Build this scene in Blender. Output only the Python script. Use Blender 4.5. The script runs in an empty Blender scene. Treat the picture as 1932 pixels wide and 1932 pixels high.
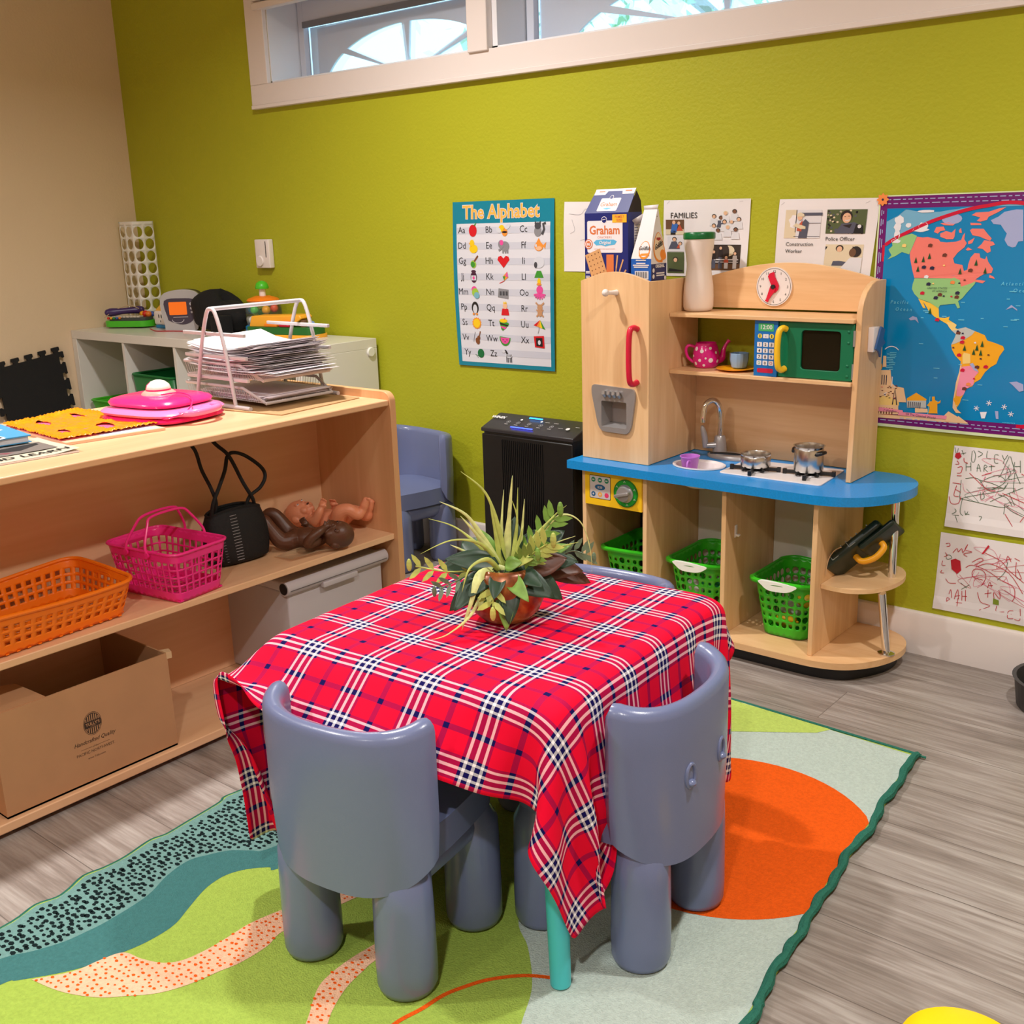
import bpy, bmesh, math, random
from mathutils import Vector, Matrix, noise
from mathutils.geometry import tessellate_polygon
PI = math.pi
C = bpy.context.scene.collection
scn = bpy.context.scene
rnd = random.Random(7)

# ------------------------------------------------------------------ camera
CAM = Vector((4.587, -2.864, 1.205))
def cam_matrix(yaw, pitch, roll):
    f = Vector((math.sin(yaw)*math.cos(pitch), math.cos(yaw)*math.cos(pitch), -math.sin(pitch)))
    r = Vector((math.cos(yaw), -math.sin(yaw), 0)); u = r.cross(f)
    r2 = r*math.cos(roll)+u*math.sin(roll); u2 = -r*math.sin(roll)+u*math.cos(roll)
    m = Matrix((r2, u2, -f)).transposed().to_4x4(); m.translation = CAM
    return m
cd = bpy.data.cameras.new('camera'); cam = bpy.data.objects.new('camera', cd); C.objects.link(cam)
cam.matrix_world = cam_matrix(-0.696584, 0.266748, -0.030103)
cd.sensor_width = 36; cd.lens = 36*2037.4/1932; cd.clip_start = .02
scn.camera = cam
# ------------------------------------------------------------------ world + lights + exposure
w = bpy.data.worlds.new('sky'); scn.world = w; w.use_nodes = True
nt = w.node_tree; nt.nodes.clear()
o = nt.nodes.new('ShaderNodeOutputWorld'); b = nt.nodes.new('ShaderNodeBackground')
b.inputs[0].default_value = (.46, .80, 1.0, 1); b.inputs[1].default_value = 2.1
nt.links.new(b.outputs[0], o.inputs[0])
scn.view_settings.view_transform = 'Standard'; scn.view_settings.look = 'None'
scn.view_settings.gamma = 1; scn.view_settings.use_curve_mapping = False
scn.view_settings.exposure = 0.12
CEIL = 2.42
LAMPS = [(2.2, -1.13, 30), (4.45, -1.2, 21), (2.2, -3.1, 26), (4.45, -3.2, 26), (3.3, -4.6, 16), (.9, -2.6, 5)]
for i, (x, y, p) in enumerate(LAMPS):
    l = bpy.data.lights.new('ceiling_light', 'AREA'); l.shape = 'DISK'; l.size = .11; l.energy = p
    l.color = (1.0, .965, .925); l.spread = 2.65
    lo = bpy.data.objects.new('ceiling_light_lamp', l); C.objects.link(lo); lo.location = (x, y, CEIL-.012)

# ------------------------------------------------------------------ helpers
def lin(c):
    c = c/255.0
    return c/12.92 if c <= .04045 else ((c+.055)/1.055)**2.4
def rgb(r, g, b): return (lin(r), lin(g), lin(b), 1)
_mats = {}
def mat(name, col, rough=.5, metal=0, spec=.5, bump=0, bscale=200, var=0, vscale=20, alpha=1, trans=0, emis=0, coat=0, sub=0):
    if name in _mats: return _mats[name]
    m = bpy.data.materials.new(name); m.use_nodes = True; t = m.node_tree; N = t.nodes; L = t.links
    p = N['Principled BSDF']; p.inputs['Base Color'].default_value = rgb(*col); p.inputs['Roughness'].default_value = rough
    p.inputs['Metallic'].default_value = metal; p.inputs['Specular IOR Level'].default_value = spec
    if coat: p.inputs['Coat Weight'].default_value = coat; p.inputs['Coat Roughness'].default_value = .1
    if trans: p.inputs['Transmission Weight'].default_value = trans; p.inputs['IOR'].default_value = 1.3
    if alpha < 1: p.inputs['Alpha'].default_value = alpha
    if sub: p.inputs['Subsurface Weight'].default_value = sub; p.inputs['Subsurface Radius'].default_value = (.02, .01, .006)
    if emis: p.inputs['Emission Color'].default_value = rgb(*col); p.inputs['Emission Strength'].default_value = emis
    tc = N.new('ShaderNodeTexCoord')
    if var:
        n = N.new('ShaderNodeTexNoise'); n.inputs['Scale'].default_value = vscale; n.inputs['Detail'].default_value = 4
        L.new(tc.outputs['Object'], n.inputs['Vector'])
        mx = N.new('ShaderNodeMix'); mx.data_type = 'RGBA'
        mx.inputs[6].default_value = rgb(*[max(0, c*(1-var)) for c in col]); mx.inputs[7].default_value = rgb(*[min(255, c*(1+var)) for c in col])
        L.new(n.outputs['Fac'], mx.inputs[0]); L.new(mx.outputs[2], p.inputs['Base Color'])
    if bump:
        n = N.new('ShaderNodeTexNoise'); n.inputs['Scale'].default_value = bscale; n.inputs['Detail'].default_value = 3
        L.new(tc.outputs['Object'], n.inputs['Vector'])
        bp = N.new('ShaderNodeBump'); bp.inputs['Strength'].default_value = bump; bp.inputs['Distance'].default_value = .003
        L.new(n.outputs['Fac'], bp.inputs['Height']); L.new(bp.outputs[0], p.inputs['Normal'])
    _mats[name] = m
    return m
def wood(name, c1, c2, axis='z', scale=9, rough=.38, knot=True, mix=1.0):
    """laminate printed with a maple grain running along the given axis (object space)"""
    if name in _mats: return _mats[name]
    m = bpy.data.materials.new(name); m.use_nodes = True; t = m.node_tree; N = t.nodes; L = t.links
    p = N['Principled BSDF']; p.inputs['Roughness'].default_value = rough
    tc = N.new('ShaderNodeTexCoord'); mp = N.new('ShaderNodeMapping'); L.new(tc.outputs['Object'], mp.inputs[0])
    s = [scale]*3; s['xyz'.index(axis)] = scale*.11; mp.inputs['Scale'].default_value = s
    n = N.new('ShaderNodeTexNoise'); n.inputs['Scale'].default_value = 1.1; n.inputs['Detail'].default_value = 6; n.inputs['Distortion'].default_value = .6
    L.new(mp.outputs[0], n.inputs['Vector'])
    w1 = N.new('ShaderNodeMath'); w1.operation = 'MULTIPLY'; w1.inputs[1].default_value = 26; L.new(n.outputs['Fac'], w1.inputs[0])
    w2 = N.new('ShaderNodeMath'); w2.operation = 'SINE'; L.new(w1.outputs[0], w2.inputs[0])
    mp2 = N.new('ShaderNodeMapping'); L.new(tc.outputs['Object'], mp2.inputs[0])
    s2 = [scale*14]*3; s2['xyz'.index(axis)] = scale*.9; mp2.inputs['Scale'].default_value = s2
    n2 = N.new('ShaderNodeTexNoise'); n2.inputs['Scale'].default_value = 1; n2.inputs['Detail'].default_value = 3; L.new(mp2.outputs[0], n2.inputs['Vector'])
    a1 = N.new('ShaderNodeMath'); a1.operation = 'MULTIPLY_ADD'; a1.inputs[1].default_value = .16; a1.inputs[2].default_value = .1; L.new(w2.outputs[0], a1.inputs[0])
    a2 = N.new('ShaderNodeMath'); a2.operation = 'ADD'; L.new(a1.outputs[0], a2.inputs[0])
    n3 = N.new('ShaderNodeTexNoise'); n3.inputs['Scale'].default_value = .7; n3.inputs['Detail'].default_value = 2; L.new(mp.outputs[0], n3.inputs['Vector'])
    a3 = N.new('ShaderNodeMath'); a3.operation = 'MULTIPLY_ADD'; a3.inputs[1].default_value = .45; L.new(n2.outputs['Fac'], a3.inputs[0]); L.new(n3.outputs['Fac'], a3.inputs[2])
    L.new(a3.outputs[0], a2.inputs[1])
    a4 = N.new('ShaderNodeMath'); a4.operation = 'SUBTRACT'; a4.inputs[1].default_value = .32; L.new(a2.outputs[0], a4.inputs[0]); a4.use_clamp = True
    mx = N.new('ShaderNodeMix'); mx.data_type = 'RGBA'; mx.inputs[6].default_value = rgb(*c1); mx.inputs[7].default_value = rgb(*c2)
    L.new(a4.outputs[0], mx.inputs[0]); L.new(mx.outputs[2], p.inputs['Base Color'])
    _mats[name] = m
    return m

class MB:
    def __init__(s): s.v = []; s.f = []; s.m = []; s.uv = None; s.X = Matrix.Identity(4); s.mi = 0
    def add(s, vs, fs, mi=None):
        o = len(s.v); s.v += [s.X @ Vector(p) for p in vs]
        for f in fs: s.f.append(tuple(o+i for i in f)); s.m.append(s.mi if mi is None else mi)
        return s
    def box(s, a, b, mi=None, bev=0):
        x0, y0, z0 = a; x1, y1, z1 = b
        if bev <= 0:
            return s.add([(x0,y0,z0),(x1,y0,z0),(x1,y1,z0),(x0,y1,z0),(x0,y0,z1),(x1,y0,z1),(x1,y1,z1),(x0,y1,z1)],
                         [(0,3,2,1),(4,5,6,7),(0,1,5,4),(1,2,6,5),(2,3,7,6),(3,0,4,7)], mi)
        bm = bmesh.new(); bmesh.ops.create_cube(bm, size=1)
        for v in bm.verts: v.co = Vector(((x0+x1)/2+v.co.x*(x1-x0), (y0+y1)/2+v.co.y*(y1-y0), (z0+z1)/2+v.co.z*(z1-z0)))
        bmesh.ops.bevel(bm, geom=bm.edges[:], offset=bev, segments=3, affect='EDGES', profile=.5)
        s.frombm(bm, mi); return s
    def frombm(s, bm, mi=None):
        bm.verts.index_update()
        s.add([v.co.copy() for v in bm.verts], [tuple(v.index for v in f.verts) for f in bm.faces], mi); bm.free()
    def cyl(s, p0, p1, r0, r1=None, n=20, mi=None, caps=True):
        return s.tube([p0, p1], [r0, r0 if r1 is None else r1], n, mi=mi, caps=caps)
    def tube(s, pts, r, n=10, closed=False, mi=None, caps=True, flat=1.0):
        pts = [Vector(p) for p in pts]; k = len(pts)
        if not isinstance(r, (list, tuple)): r = [r]*k
        tan = []
        for i in range(k):
            a = pts[(i-1) % k] if (closed or i > 0) else pts[i]; b = pts[(i+1) % k] if (closed or i < k-1) else pts[i]
            d = (b-a); tan.append(d.normalized() if d.length > 1e-9 else Vector((0,0,1)))
        up = Vector((0,0,1)) if abs(tan[0].z) < .9 else Vector((1,0,0))
        nn = (up - tan[0]*up.dot(tan[0])).normalized(); vs = []
        for i in range(k):
            nn = (nn - tan[i]*nn.dot(tan[i])); nn = nn.normalized() if nn.length > 1e-6 else Vector((1,0,0)); bb = tan[i].cross(nn)
            for j in range(n):
                a = 2*PI*j/n; vs.append(pts[i]+nn*math.cos(a)*r[i]*flat+bb*math.sin(a)*r[i])
        fs = []
        for i in range(k if closed else k-1):
            for j in range(n):
                a = i*n+j; b = i*n+(j+1) % n; c = ((i+1) % k)*n+(j+1) % n; d = ((i+1) % k)*n+j
                fs.append((a, b, c, d))
        if caps and not closed: fs.append(tuple(range(n-1, -1, -1))); fs.append(tuple((k-1)*n+j for j in range(n)))
        return s.add(vs, fs, mi)
    def lathe(s, prof, n=32, mi=None, c=(0,0,0), sx=1, sy=1, close=False):
        vs = []; fs = []; k = len(prof)
        for (r, z) in prof:
            for j in range(n):
                a = 2*PI*j/n; vs.append((c[0]+max(r, 1e-5)*math.cos(a)*sx, c[1]+max(r, 1e-5)*math.sin(a)*sy, c[2]+z))
        for i in range(k-1 if not close else k):
            for j in range(n):
                i2 = (i+1) % k; fs.append((i*n+j, i*n+(j+1) % n, i2*n+(j+1) % n, i2*n+j))
        return s.add(vs, fs, mi)
    def ell(s, c, r, n=16, mi=None, rot=None):
        if not isinstance(r, (tuple, list)): r = (r, r, r)
        vs = []; fs = []; m = max(6, n//2); R = rot or Matrix.Identity(3); c = Vector(c)
        for i in range(m+1):
            t = PI*i/m
            for j in range(n):
                a = 2*PI*j/n; vs.append(c+R @ Vector((r[0]*math.sin(t)*math.cos(a), r[1]*math.sin(t)*math.sin(a), r[2]*math.cos(t))))
        for i in range(m):
            for j in range(n): fs.append((i*n+j, (i+1)*n+j, (i+1)*n+(j+1) % n, i*n+(j+1) % n))
        return s.add(vs, fs, mi)
    def prism(s, outer, z0, z1, holes=(), mi=None, fn=None):
        """2-D outline (with holes) extruded from z0 to z1; fn maps (x,y,z) to space"""
        loops = [list(outer)]+[list(h) for h in holes]; flat = [p for l in loops for p in l]
        tri = tessellate_polygon([[Vector((p[0], p[1], 0)) for p in l] for l in loops]); n = len(flat)
        F = fn or (lambda x, y, z: (x, y, z))
        vs = [F(p[0], p[1], z0) for p in flat]+[F(p[0], p[1], z1) for p in flat]; fs = []
        for t in tri:
            a, b, c = (Vector(flat[i][:2]) for i in t)
            if (b-a).x*(c-a).y-(b-a).y*(c-a).x < 0: t = (t[0], t[2], t[1])
            fs.append((t[2], t[1], t[0])); fs.append(tuple(n+i for i in t))
        o = 0
        for li, l in enumerate(loops):
            k = len(l); ar = sum(l[i][0]*l[(i+1) % k][1]-l[(i+1) % k][0]*l[i][1] for i in range(k))
            for i in range(k):
                a, b = o+i, o+(i+1) % k
                fs.append((a, b, n+b, n+a) if (ar > 0) == (li == 0) else (b, a, n+a, n+b))
            o += k
        return s.add(vs, fs, mi)
    def build(s, name, mats, parent=None, world=False, smooth=40, bevel=0, seg=2, weld=False, solid=0, subd=0, label=None, soff=0, recalc=False):
        me = bpy.data.meshes.new(name); vs = s.v
        if parent is not None and world: inv = MW[parent.name].inverted(); vs = [inv @ v for v in vs]
        me.from_pydata([tuple(v) for v in vs], [], s.f); mats = mats if isinstance(mats, (list, tuple)) else [mats]
        for m in mats: me.materials.append(m)
        me.polygons.foreach_set('material_index', s.m)
        if weld or recalc:
            bm = bmesh.new(); bm.from_mesh(me)
            if weld: bmesh.ops.remove_doubles(bm, verts=bm.verts, dist=.0002)
            bmesh.ops.recalc_face_normals(bm, faces=bm.faces); bm.to_mesh(me); bm.free()
        me.update()
        if smooth: me.polygons.foreach_set('use_smooth', [True]*len(me.polygons)); me.set_sharp_from_angle(angle=math.radians(smooth))
        ob = bpy.data.objects.new(name, me); C.objects.link(ob)
        if parent is not None: ob.parent = parent
        if solid: md = ob.modifiers.new('solid', 'SOLIDIFY'); md.thickness = solid; md.offset = soff
        if bevel: md = ob.modifiers.new('bevel', 'BEVEL'); md.width = bevel; md.segments = seg; md.limit_method = 'ANGLE'; md.angle_limit = .6; md.harden_normals = False
        if subd: md = ob.modifiers.new('sub', 'SUBSURF'); md.levels = subd; md.render_levels = subd
        if label: ob['label'] = label
        return ob
MW = {}
def thing(name, label, cat, loc=(0,0,0), rz=0, group=None, kind=None):
    o = bpy.data.objects.new(name, None); C.objects.link(o); o.location = loc; o.rotation_euler = (0, 0, rz); o.empty_display_size = .05
    MW[o.name] = Matrix.Translation(loc) @ Matrix.Rotation(rz, 4, 'Z')
    o['label'] = label; o['category'] = cat
    if group: o['group'] = group
    if kind: o['kind'] = kind
    return o
def tag(o, label, cat, group=None):
    o['label'] = label; o['category'] = cat
    if group: o['group'] = group
    return o
def struct(o): o['kind'] = 'structure'; return o
def loc_tag(o, loc):      # move the origin of a single-mesh thing to its base
    v = Vector(loc); me = o.data
    me.transform(Matrix.Translation(-v)); o.location = v
    return o
def rrect(x0, y0, x1, y1, r, n=5):
    pts = []
    for cx, cy, a0 in ((x1-r, y0+r, -PI/2), (x1-r, y1-r, 0), (x0+r, y1-r, PI/2), (x0+r, y0+r, PI)):
        for i in range(n+1): a = a0+PI/2*i/n; pts.append((cx+r*math.cos(a), cy+r*math.sin(a)))
    return pts
def circ(cx, cy, r, n=24, ry=None, rot=0):
    ry = r if ry is None else ry; o = []
    for i in range(n):
        a = 2*PI*i/n; x, y = r*math.cos(a), ry*math.sin(a); o.append((cx+x*math.cos(rot)-y*math.sin(rot), cy+x*math.sin(rot)+y*math.cos(rot)))
    return o
def catmull(pts, n=8, closed=False):
    P = [Vector(p) for p in pts]; k = len(P); out = []
    for i in range(k if closed else k-1):
        p0 = P[(i-1) % k] if (closed or i > 0) else P[i]; p1 = P[i]; p2 = P[(i+1) % k]; p3 = P[(i+2) % k] if (closed or i < k-2) else P[i+1]
        for j in range(n):
            t = j/n; out.append(.5*((2*p1)+(p2-p0)*t+(2*p0-5*p1+4*p2-p3)*t*t+(3*p1-p0-3*p2+p3)*t**3))
    if not closed: out.append(P[-1].copy())
    return out
_tc = {}
def text2d(s, size, align='LEFT', bold=0, shear=0, space=1.0):
    key = (s, size, align, bold, shear, space)
    if key in _tc: return _tc[key]
    cu = bpy.data.curves.new('t', 'FONT'); cu.body = s; cu.size = size; cu.align_x = align; cu.resolution_u = 2; cu.offset = bold; cu.shear = shear; cu.space_character = space
    ob = bpy.data.objects.new('t', cu); C.objects.link(ob)
    dg = bpy.context.evaluated_depsgraph_get(); me = ob.evaluated_get(dg).to_mesh()
    r = ([(v.co.x, v.co.y) for v in me.vertices], [tuple(p.vertices) for p in me.polygons])
    ob.evaluated_get(dg).to_mesh_clear(); bpy.data.objects.remove(ob); bpy.data.curves.remove(cu)
    _tc[key] = r; return r
class Decal:
    """flat printed artwork on a surface: (x, y) in metres, layer k lies k*e in front"""
    def __init__(s, mb, fn, e=.00025): s.mb = mb; s.fn = fn; s.e = e
    def poly(s, pts, mi, k=1):
        pts = [(p[0], p[1]) for p in pts]
        tri = tessellate_polygon([[Vector((p[0], p[1], 0)) for p in pts]]); fs = []
        for t in tri:
            a, b, c = (Vector(pts[i]) for i in t)
            if (b-a).x*(c-a).y-(b-a).y*(c-a).x < 0: t = (t[0], t[2], t[1])
            fs.append(t)
        s.mb.add([s.fn(x, y, k*s.e) for x, y in pts], fs, mi)
    def rect(s, x0, y0, x1, y1, mi, k=1, r=0): s.poly(rrect(x0, y0, x1, y1, r, 4) if r else [(x0,y0),(x1,y0),(x1,y1),(x0,y1)], mi, k)
    def circ(s, x, y, r, mi, k=1, ry=None, n=18, rot=0): s.poly(circ(x, y, r, n, ry, rot), mi, k)
    def line(s, pts, w, mi, k=1, closed=False):
        P = [Vector((p[0], p[1])) for p in pts]; Q = [P[0]]
        for p in P[1:]:
            if (p-Q[-1]).length > 1e-6: Q.append(p)
        n = len(Q)
        if n < 2: return
        vs = []
        for i in range(n):
            a = Q[i-1] if i else Q[0]; b = Q[i+1] if i < n-1 else Q[-1]; d = (b-a)
            if d.length < 1e-9: d = Q[min(i+1, n-1)]-Q[min(i, n-2)]
            q = Vector((-d.y, d.x)).normalized()*w/2; vs += [s.fn(Q[i].x-q.x, Q[i].y-q.y, k*s.e), s.fn(Q[i].x+q.x, Q[i].y+q.y, k*s.e)]
        s.mb.add(vs, [(2*i, 2*i+2, 2*i+3, 2*i+1) for i in range(n-1)], mi)
    def text(s, x, y, txt, size, mi, k=2, align='CENTER', bold=0, rot=0, sx=1, shear=0, space=1.0):
        V, F = text2d(txt, size, align, bold, shear, space); ca, sa = math.cos(rot), math.sin(rot)
        s.mb.add([s.fn(x+(a*sx)*ca-b*sa, y+(a*sx)*sa+b*ca, k*s.e) for a, b in V], F, mi)
def grid_mesh(mb, nx, ny, fn, mi=None, cl=False):
    vs = [fn(i/nx, j/ny) for j in range(ny+1) for i in range(nx+1)]
    mb.add(vs, [(j*(nx+1)+i, j*(nx+1)+i+1, (j+1)*(nx+1)+i+1, (j+1)*(nx+1)+i) for j in range(ny) for i in range(nx)], mi)
def copy_tree(o, parent=None, loc=None, rz=None, label=None):
    c = o.copy(); C.objects.link(c)
    if parent is not None: c.parent = parent
    if loc is not None: c.location = loc
    if rz is not None: c.rotation_euler = (0, 0, rz)
    if label: c['label'] = label
    for ch in list(o.children): copy_tree(ch, c)
    return c
# ================================================================== materials
M_white = mat('white_paint', (236, 226, 222), .35, bump=.05, bscale=60)
M_black = mat('black_plastic', (14, 14, 15), .4)
M_paper = mat('white_paper', (238, 232, 234), .7)
M_chrome = mat('chrome', (225, 225, 225), .08, metal=1)
M_steel = mat('brushed_aluminium', (205, 203, 200), .25, metal=1, bump=.05, bscale=90)
M_ink = mat('black_ink', (22, 20, 24), .6)
M_red = mat('red_plastic', (214, 22, 60), .35)

def wallpaint(name, c, st):
    m = mat(name, c, .55, spec=.3, var=.03, vscale=1.5)
    t = m.node_tree; N = t.nodes; L = t.links; p = N['Principled BSDF']; tc = N.new('ShaderNodeTexCoord')
    n = N.new('ShaderNodeTexNoise'); n.inputs['Scale'].default_value = 95; n.inputs['Detail'].default_value = 2.5; L.new(tc.outputs['Object'], n.inputs['Vector'])
    b = N.new('ShaderNodeBump'); b.inputs['Strength'].default_value = st; b.inputs['Distance'].default_value = .004; L.new(n.outputs['Fac'], b.inputs['Height']); L.new(b.outputs[0], p.inputs['Normal'])
    return m
M_green = wallpaint('green_wall_paint', (176, 178, 38), .35)
M_beige = wallpaint('beige_wall_paint', (230, 205, 172), .2)
M_ceil = wallpaint('ceiling_paint', (238, 232, 224), .2)

# ================================================================== floor: grey vinyl planks running along X
def floor_mat():
    m = bpy.data.materials.new('grey_vinyl_planks'); m.use_nodes = True; t = m.node_tree; N = t.nodes; L = t.links; p = N['Principled BSDF']
    tc = N.new('ShaderNodeTexCoord'); br = N.new('ShaderNodeTexBrick')
    br.inputs['Scale'].default_value = 1; br.inputs['Brick Width'].default_value = 1.2; br.inputs['Row Height'].default_value = .18
    br.inputs['Mortar Size'].default_value = .0012; br.inputs['Mortar Smooth'].default_value = .2; br.offset = .37
    br.inputs['Color1'].default_value = (0, 0, 0, 1); br.inputs['Color2'].default_value = (1, 1, 1, 1); br.inputs['Mortar'].default_value = (.5, .5, .5, 1)
    L.new(tc.outputs['Object'], br.inputs['Vector'])
    sep = N.new('ShaderNodeSeparateXYZ'); L.new(tc.outputs['Object'], sep.inputs[0])
    com = N.new('ShaderNodeCombineXYZ')
    def mul(src, k, add=0):
        a = N.new('ShaderNodeMath'); a.operation = 'MULTIPLY_ADD'; a.inputs[1].default_value = k; a.inputs[2].default_value = add; L.new(src, a.inputs[0]); return a.outputs[0]
    L.new(mul(sep.outputs[0], 1.6), com.inputs[0]); L.new(mul(sep.outputs[1], 17), com.inputs[1]); L.new(mul(br.outputs['Color'], 9), com.inputs[2])
    n = N.new('ShaderNodeTexNoise'); n.inputs['Scale'].default_value = 1.2; n.inputs['Detail'].default_value = 8; n.inputs['Roughness'].default_value = .62; n.inputs['Distortion'].default_value = 1.0; L.new(com.outputs[0], n.inputs['Vector'])
    com2 = N.new('ShaderNodeCombineXYZ'); L.new(mul(sep.outputs[0], 9), com2.inputs[0]); L.new(mul(sep.outputs[1], 190), com2.inputs[1]); L.new(mul(br.outputs['Color'], 5), com2.inputs[2])
    n2 = N.new('ShaderNodeTexNoise'); n2.inputs['Scale'].default_value = 1; n2.inputs['Detail'].default_value = 4; L.new(com2.outputs[0], n2.inputs['Vector'])
    mx = N.new('ShaderNodeMath'); mx.operation = 'MULTIPLY_ADD'; mx.inputs[1].default_value = .4; L.new(n2.outputs['Fac'], mx.inputs[0])
    sc = mul(n.outputs['Fac'], .8); L.new(sc, mx.inputs[2])
    cr = N.new('ShaderNodeValToRGB'); e = cr.color_ramp.elements; e[0].position = .34; e[0].color = rgb(104, 94, 88); e[1].position = .8; e[1].color = rgb(176, 168, 162)
    k = e.new(.56); k.color = rgb(142, 131, 124); L.new(mx.outputs[0], cr.inputs[0])
    m2 = N.new('ShaderNodeMix'); m2.data_type = 'RGBA'; m2.inputs[7].default_value = rgb(90, 80, 75); L.new(cr.outputs[0], m2.inputs[6])
    f = mul(br.outputs['Fac'], .75); L.new(f, m2.inputs[0])
    L.new(m2.outputs[2], p.inputs['Base Color']); p.inputs['Roughness'].default_value = .38
    bp = N.new('ShaderNodeBump'); bp.inputs['Strength'].default_value = .15; bp.inputs['Distance'].default_value = .001; L.new(n2.outputs['Fac'], bp.inputs['Height']); L.new(bp.outputs[0], p.inputs['Normal'])
    return m
RX, RY = 6.0, -5.4
fl = MB().box((-.1, RY-.1, -.08), (RX+.1, .25, 0)).build('floor', floor_mat(), smooth=0); struct(fl)
cl = MB().box((-.1, RY-.1, CEIL), (RX+.1, .25, CEIL+.08)).build('ceiling', M_ceil, smooth=0); struct(cl)
struct(MB().box((-.12, RY-.1, 0), (0, .25, CEIL)).build('wall_left', M_beige, smooth=0))
struct(MB().box((RX, RY-.1, 0), (RX+.12, .25, CEIL)).build('wall_right', M_beige, smooth=0))
struct(MB().box((-.1, RY-.12, 0), (RX+.1, RY, CEIL)).build('wall_front', M_beige, smooth=0))
# green wall with the high window opening
WX0, WX1, WZ0, WZ1 = 1.045, 5.2, 1.73, 2.16
mb = MB(); T = .2
mb.box((0, 0, 0), (RX, T, WZ0)); mb.box((0, 0, WZ1), (RX, T, CEIL)); mb.box((0, 0, WZ0), (WX0, T, WZ1)); mb.box((WX1, 0, WZ0), (RX, T, WZ1))
struct(mb.build('wall_back', M_green, smooth=0))
# baseboards
def baseboard(name, a, b, ax):
    mb = MB(); prof = [(0, 0), (.016, 0), (.016, .108), (.012, .118), (.006, .122), (0, .122)]
    if ax == 'x': mb.prism(prof, a, b, fn=lambda x, y, z: (z, -x, y))
    else: mb.prism(prof, a, b, fn=lambda x, y, z: (x, z, y))
    struct(mb.build(name, M_white, recalc=True, smooth=30))
baseboard('baseboard_back', 0, RX, 'x')
baseboard('baseboard_left', RY, -.017, 'y')

# window: casing on the wall, deep reveal, mullion, frames, glass and the sunburst grilles
def window():
    wt = thing('window_1', 'long high white window with arched sunburst grilles', 'window', (1.0, 0, WZ0), 0, kind='structure')
    z1 = 2.3; y0 = -.02
    mb = MB()
    mb.box((.94, y0, 1.64), (5.3, 0, WZ0-.002)); mb.box((.94, y0, WZ0-.002), (1.045, 0, 2.26)); mb.box((5.2, y0, WZ0-.002), (5.3, 0, 2.26)); mb.box((1.045, y0, WZ1), (5.2, 0, 2.26))
    mb.box((.94, y0-.004, 1.64), (5.3, y0, 1.655)); mb.build('window_casing', M_white, wt, world=True, bevel=.003)
    mr = mat('white_reveal', (238, 238, 244), .4)
    mb = MB(); d = .2
    mb.box((1.045, 0, WZ0), (5.2, d, WZ0+.006)); mb.box((1.045, 0, WZ0), (1.051, d, WZ1)); mb.box((1.045, 0, WZ1-.006), (5.2, d, WZ1)); mb.box((5.194, 0, WZ0), (5.2, d, WZ1))
    mb.box((2.165, .0, WZ0), (2.19, d, WZ1)); mb.build('reveal', mr, wt, world=True)
    MB().box((2.085, -.03, WZ0-.008), (2.17, .0, 2.2)).build('mullion_post', M_white, wt, world=True, bevel=.003)
    # blind rail across the top left
    rail = MB(); rail.box((1.0, -.035, 1.99), (5.2, -.0, 2.015)); rail.box((1.0, -.035, 2.02), (5.2, -.005, 2.14)); rail.build('blind_rail', M_white, wt, world=True, bevel=.004)
    mg = mat('grey_window_grille', (222, 226, 240), .5)
    mg2 = mat('dark_window_frame', (130, 132, 140), .5)
    for (a, b) in ((1.085, 2.14), (2.225, 3.6), (3.65, 5.15)):
        fr = MB(); fr.box((a-.03, .145, WZ0), (a, .175, WZ1)); fr.box((b, .145, WZ0), (b+.03, .175, WZ1)); fr.box((a, .145, WZ0), (b, .175, WZ0+.012)); fr.box((a, .145, 1.955), (b, .175, WZ1))
        pf = fr.build('window_frame', mg, wt, world=True, bevel=.002)
        tr = MB(); tr.box((a, .14, 1.935), (b, .15, 1.957))
        for k in range(3): tr.cyl((a+.2+k*.27, .1395, 1.946), (a+.2+k*.27, .141, 1.946), .004, n=8)
        tr.build('top_track', mg2, wt, world=True)
        gl = mat('window_glass', (235, 245, 250), .02, trans=1, alpha=.25, spec=.3)
        MB().box((a, .168, WZ0+.01), (b, .171, 1.96)).build('glass_pane', gl, wt, world=True)
        # fan panel: arch cut by spokes
        cx = (a+b)/2+(.0 if a > 2 else -.005); R = (b-a)*.5*.86; cz = WZ0-.03 if a < 2 else WZ0-.06
        H = min(.17, 1.925-cz-.02); sc = (1.9-cz)/R
        def arch(th0, th1, r0=.18):
            pts = [(cx+R*r0*math.cos(t), cz+R*sc*r0*math.sin(t)) for t in (th0, (th0+th1)/2, th1)]
            pts += [(cx+R*math.cos(th1+(th0-th1)*i/10), cz+R*sc*math.sin(th1+(th0-th1)*i/10)) for i in range(11)]
            # clip to the panel
            return [(x, max(z, WZ0+.014)) for x, z in pts]
        holes = []
        angs = [0.06, .75, PI/2, PI-.75, PI-.06]
        for i in range(4): holes.append(arch(angs[i]+.045, angs[i+1]-.045))
        pb = MB(); pb.prism([(a, WZ0+.01), (b, WZ0+.01), (b, 1.94), (a, 1.94)], .18, .19, holes=holes, fn=lambda x, y, z: (x, z, y))
        pb.build('sunburst_grille', mg, wt, world=True, recalc=True, smooth=0)
window()

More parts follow.
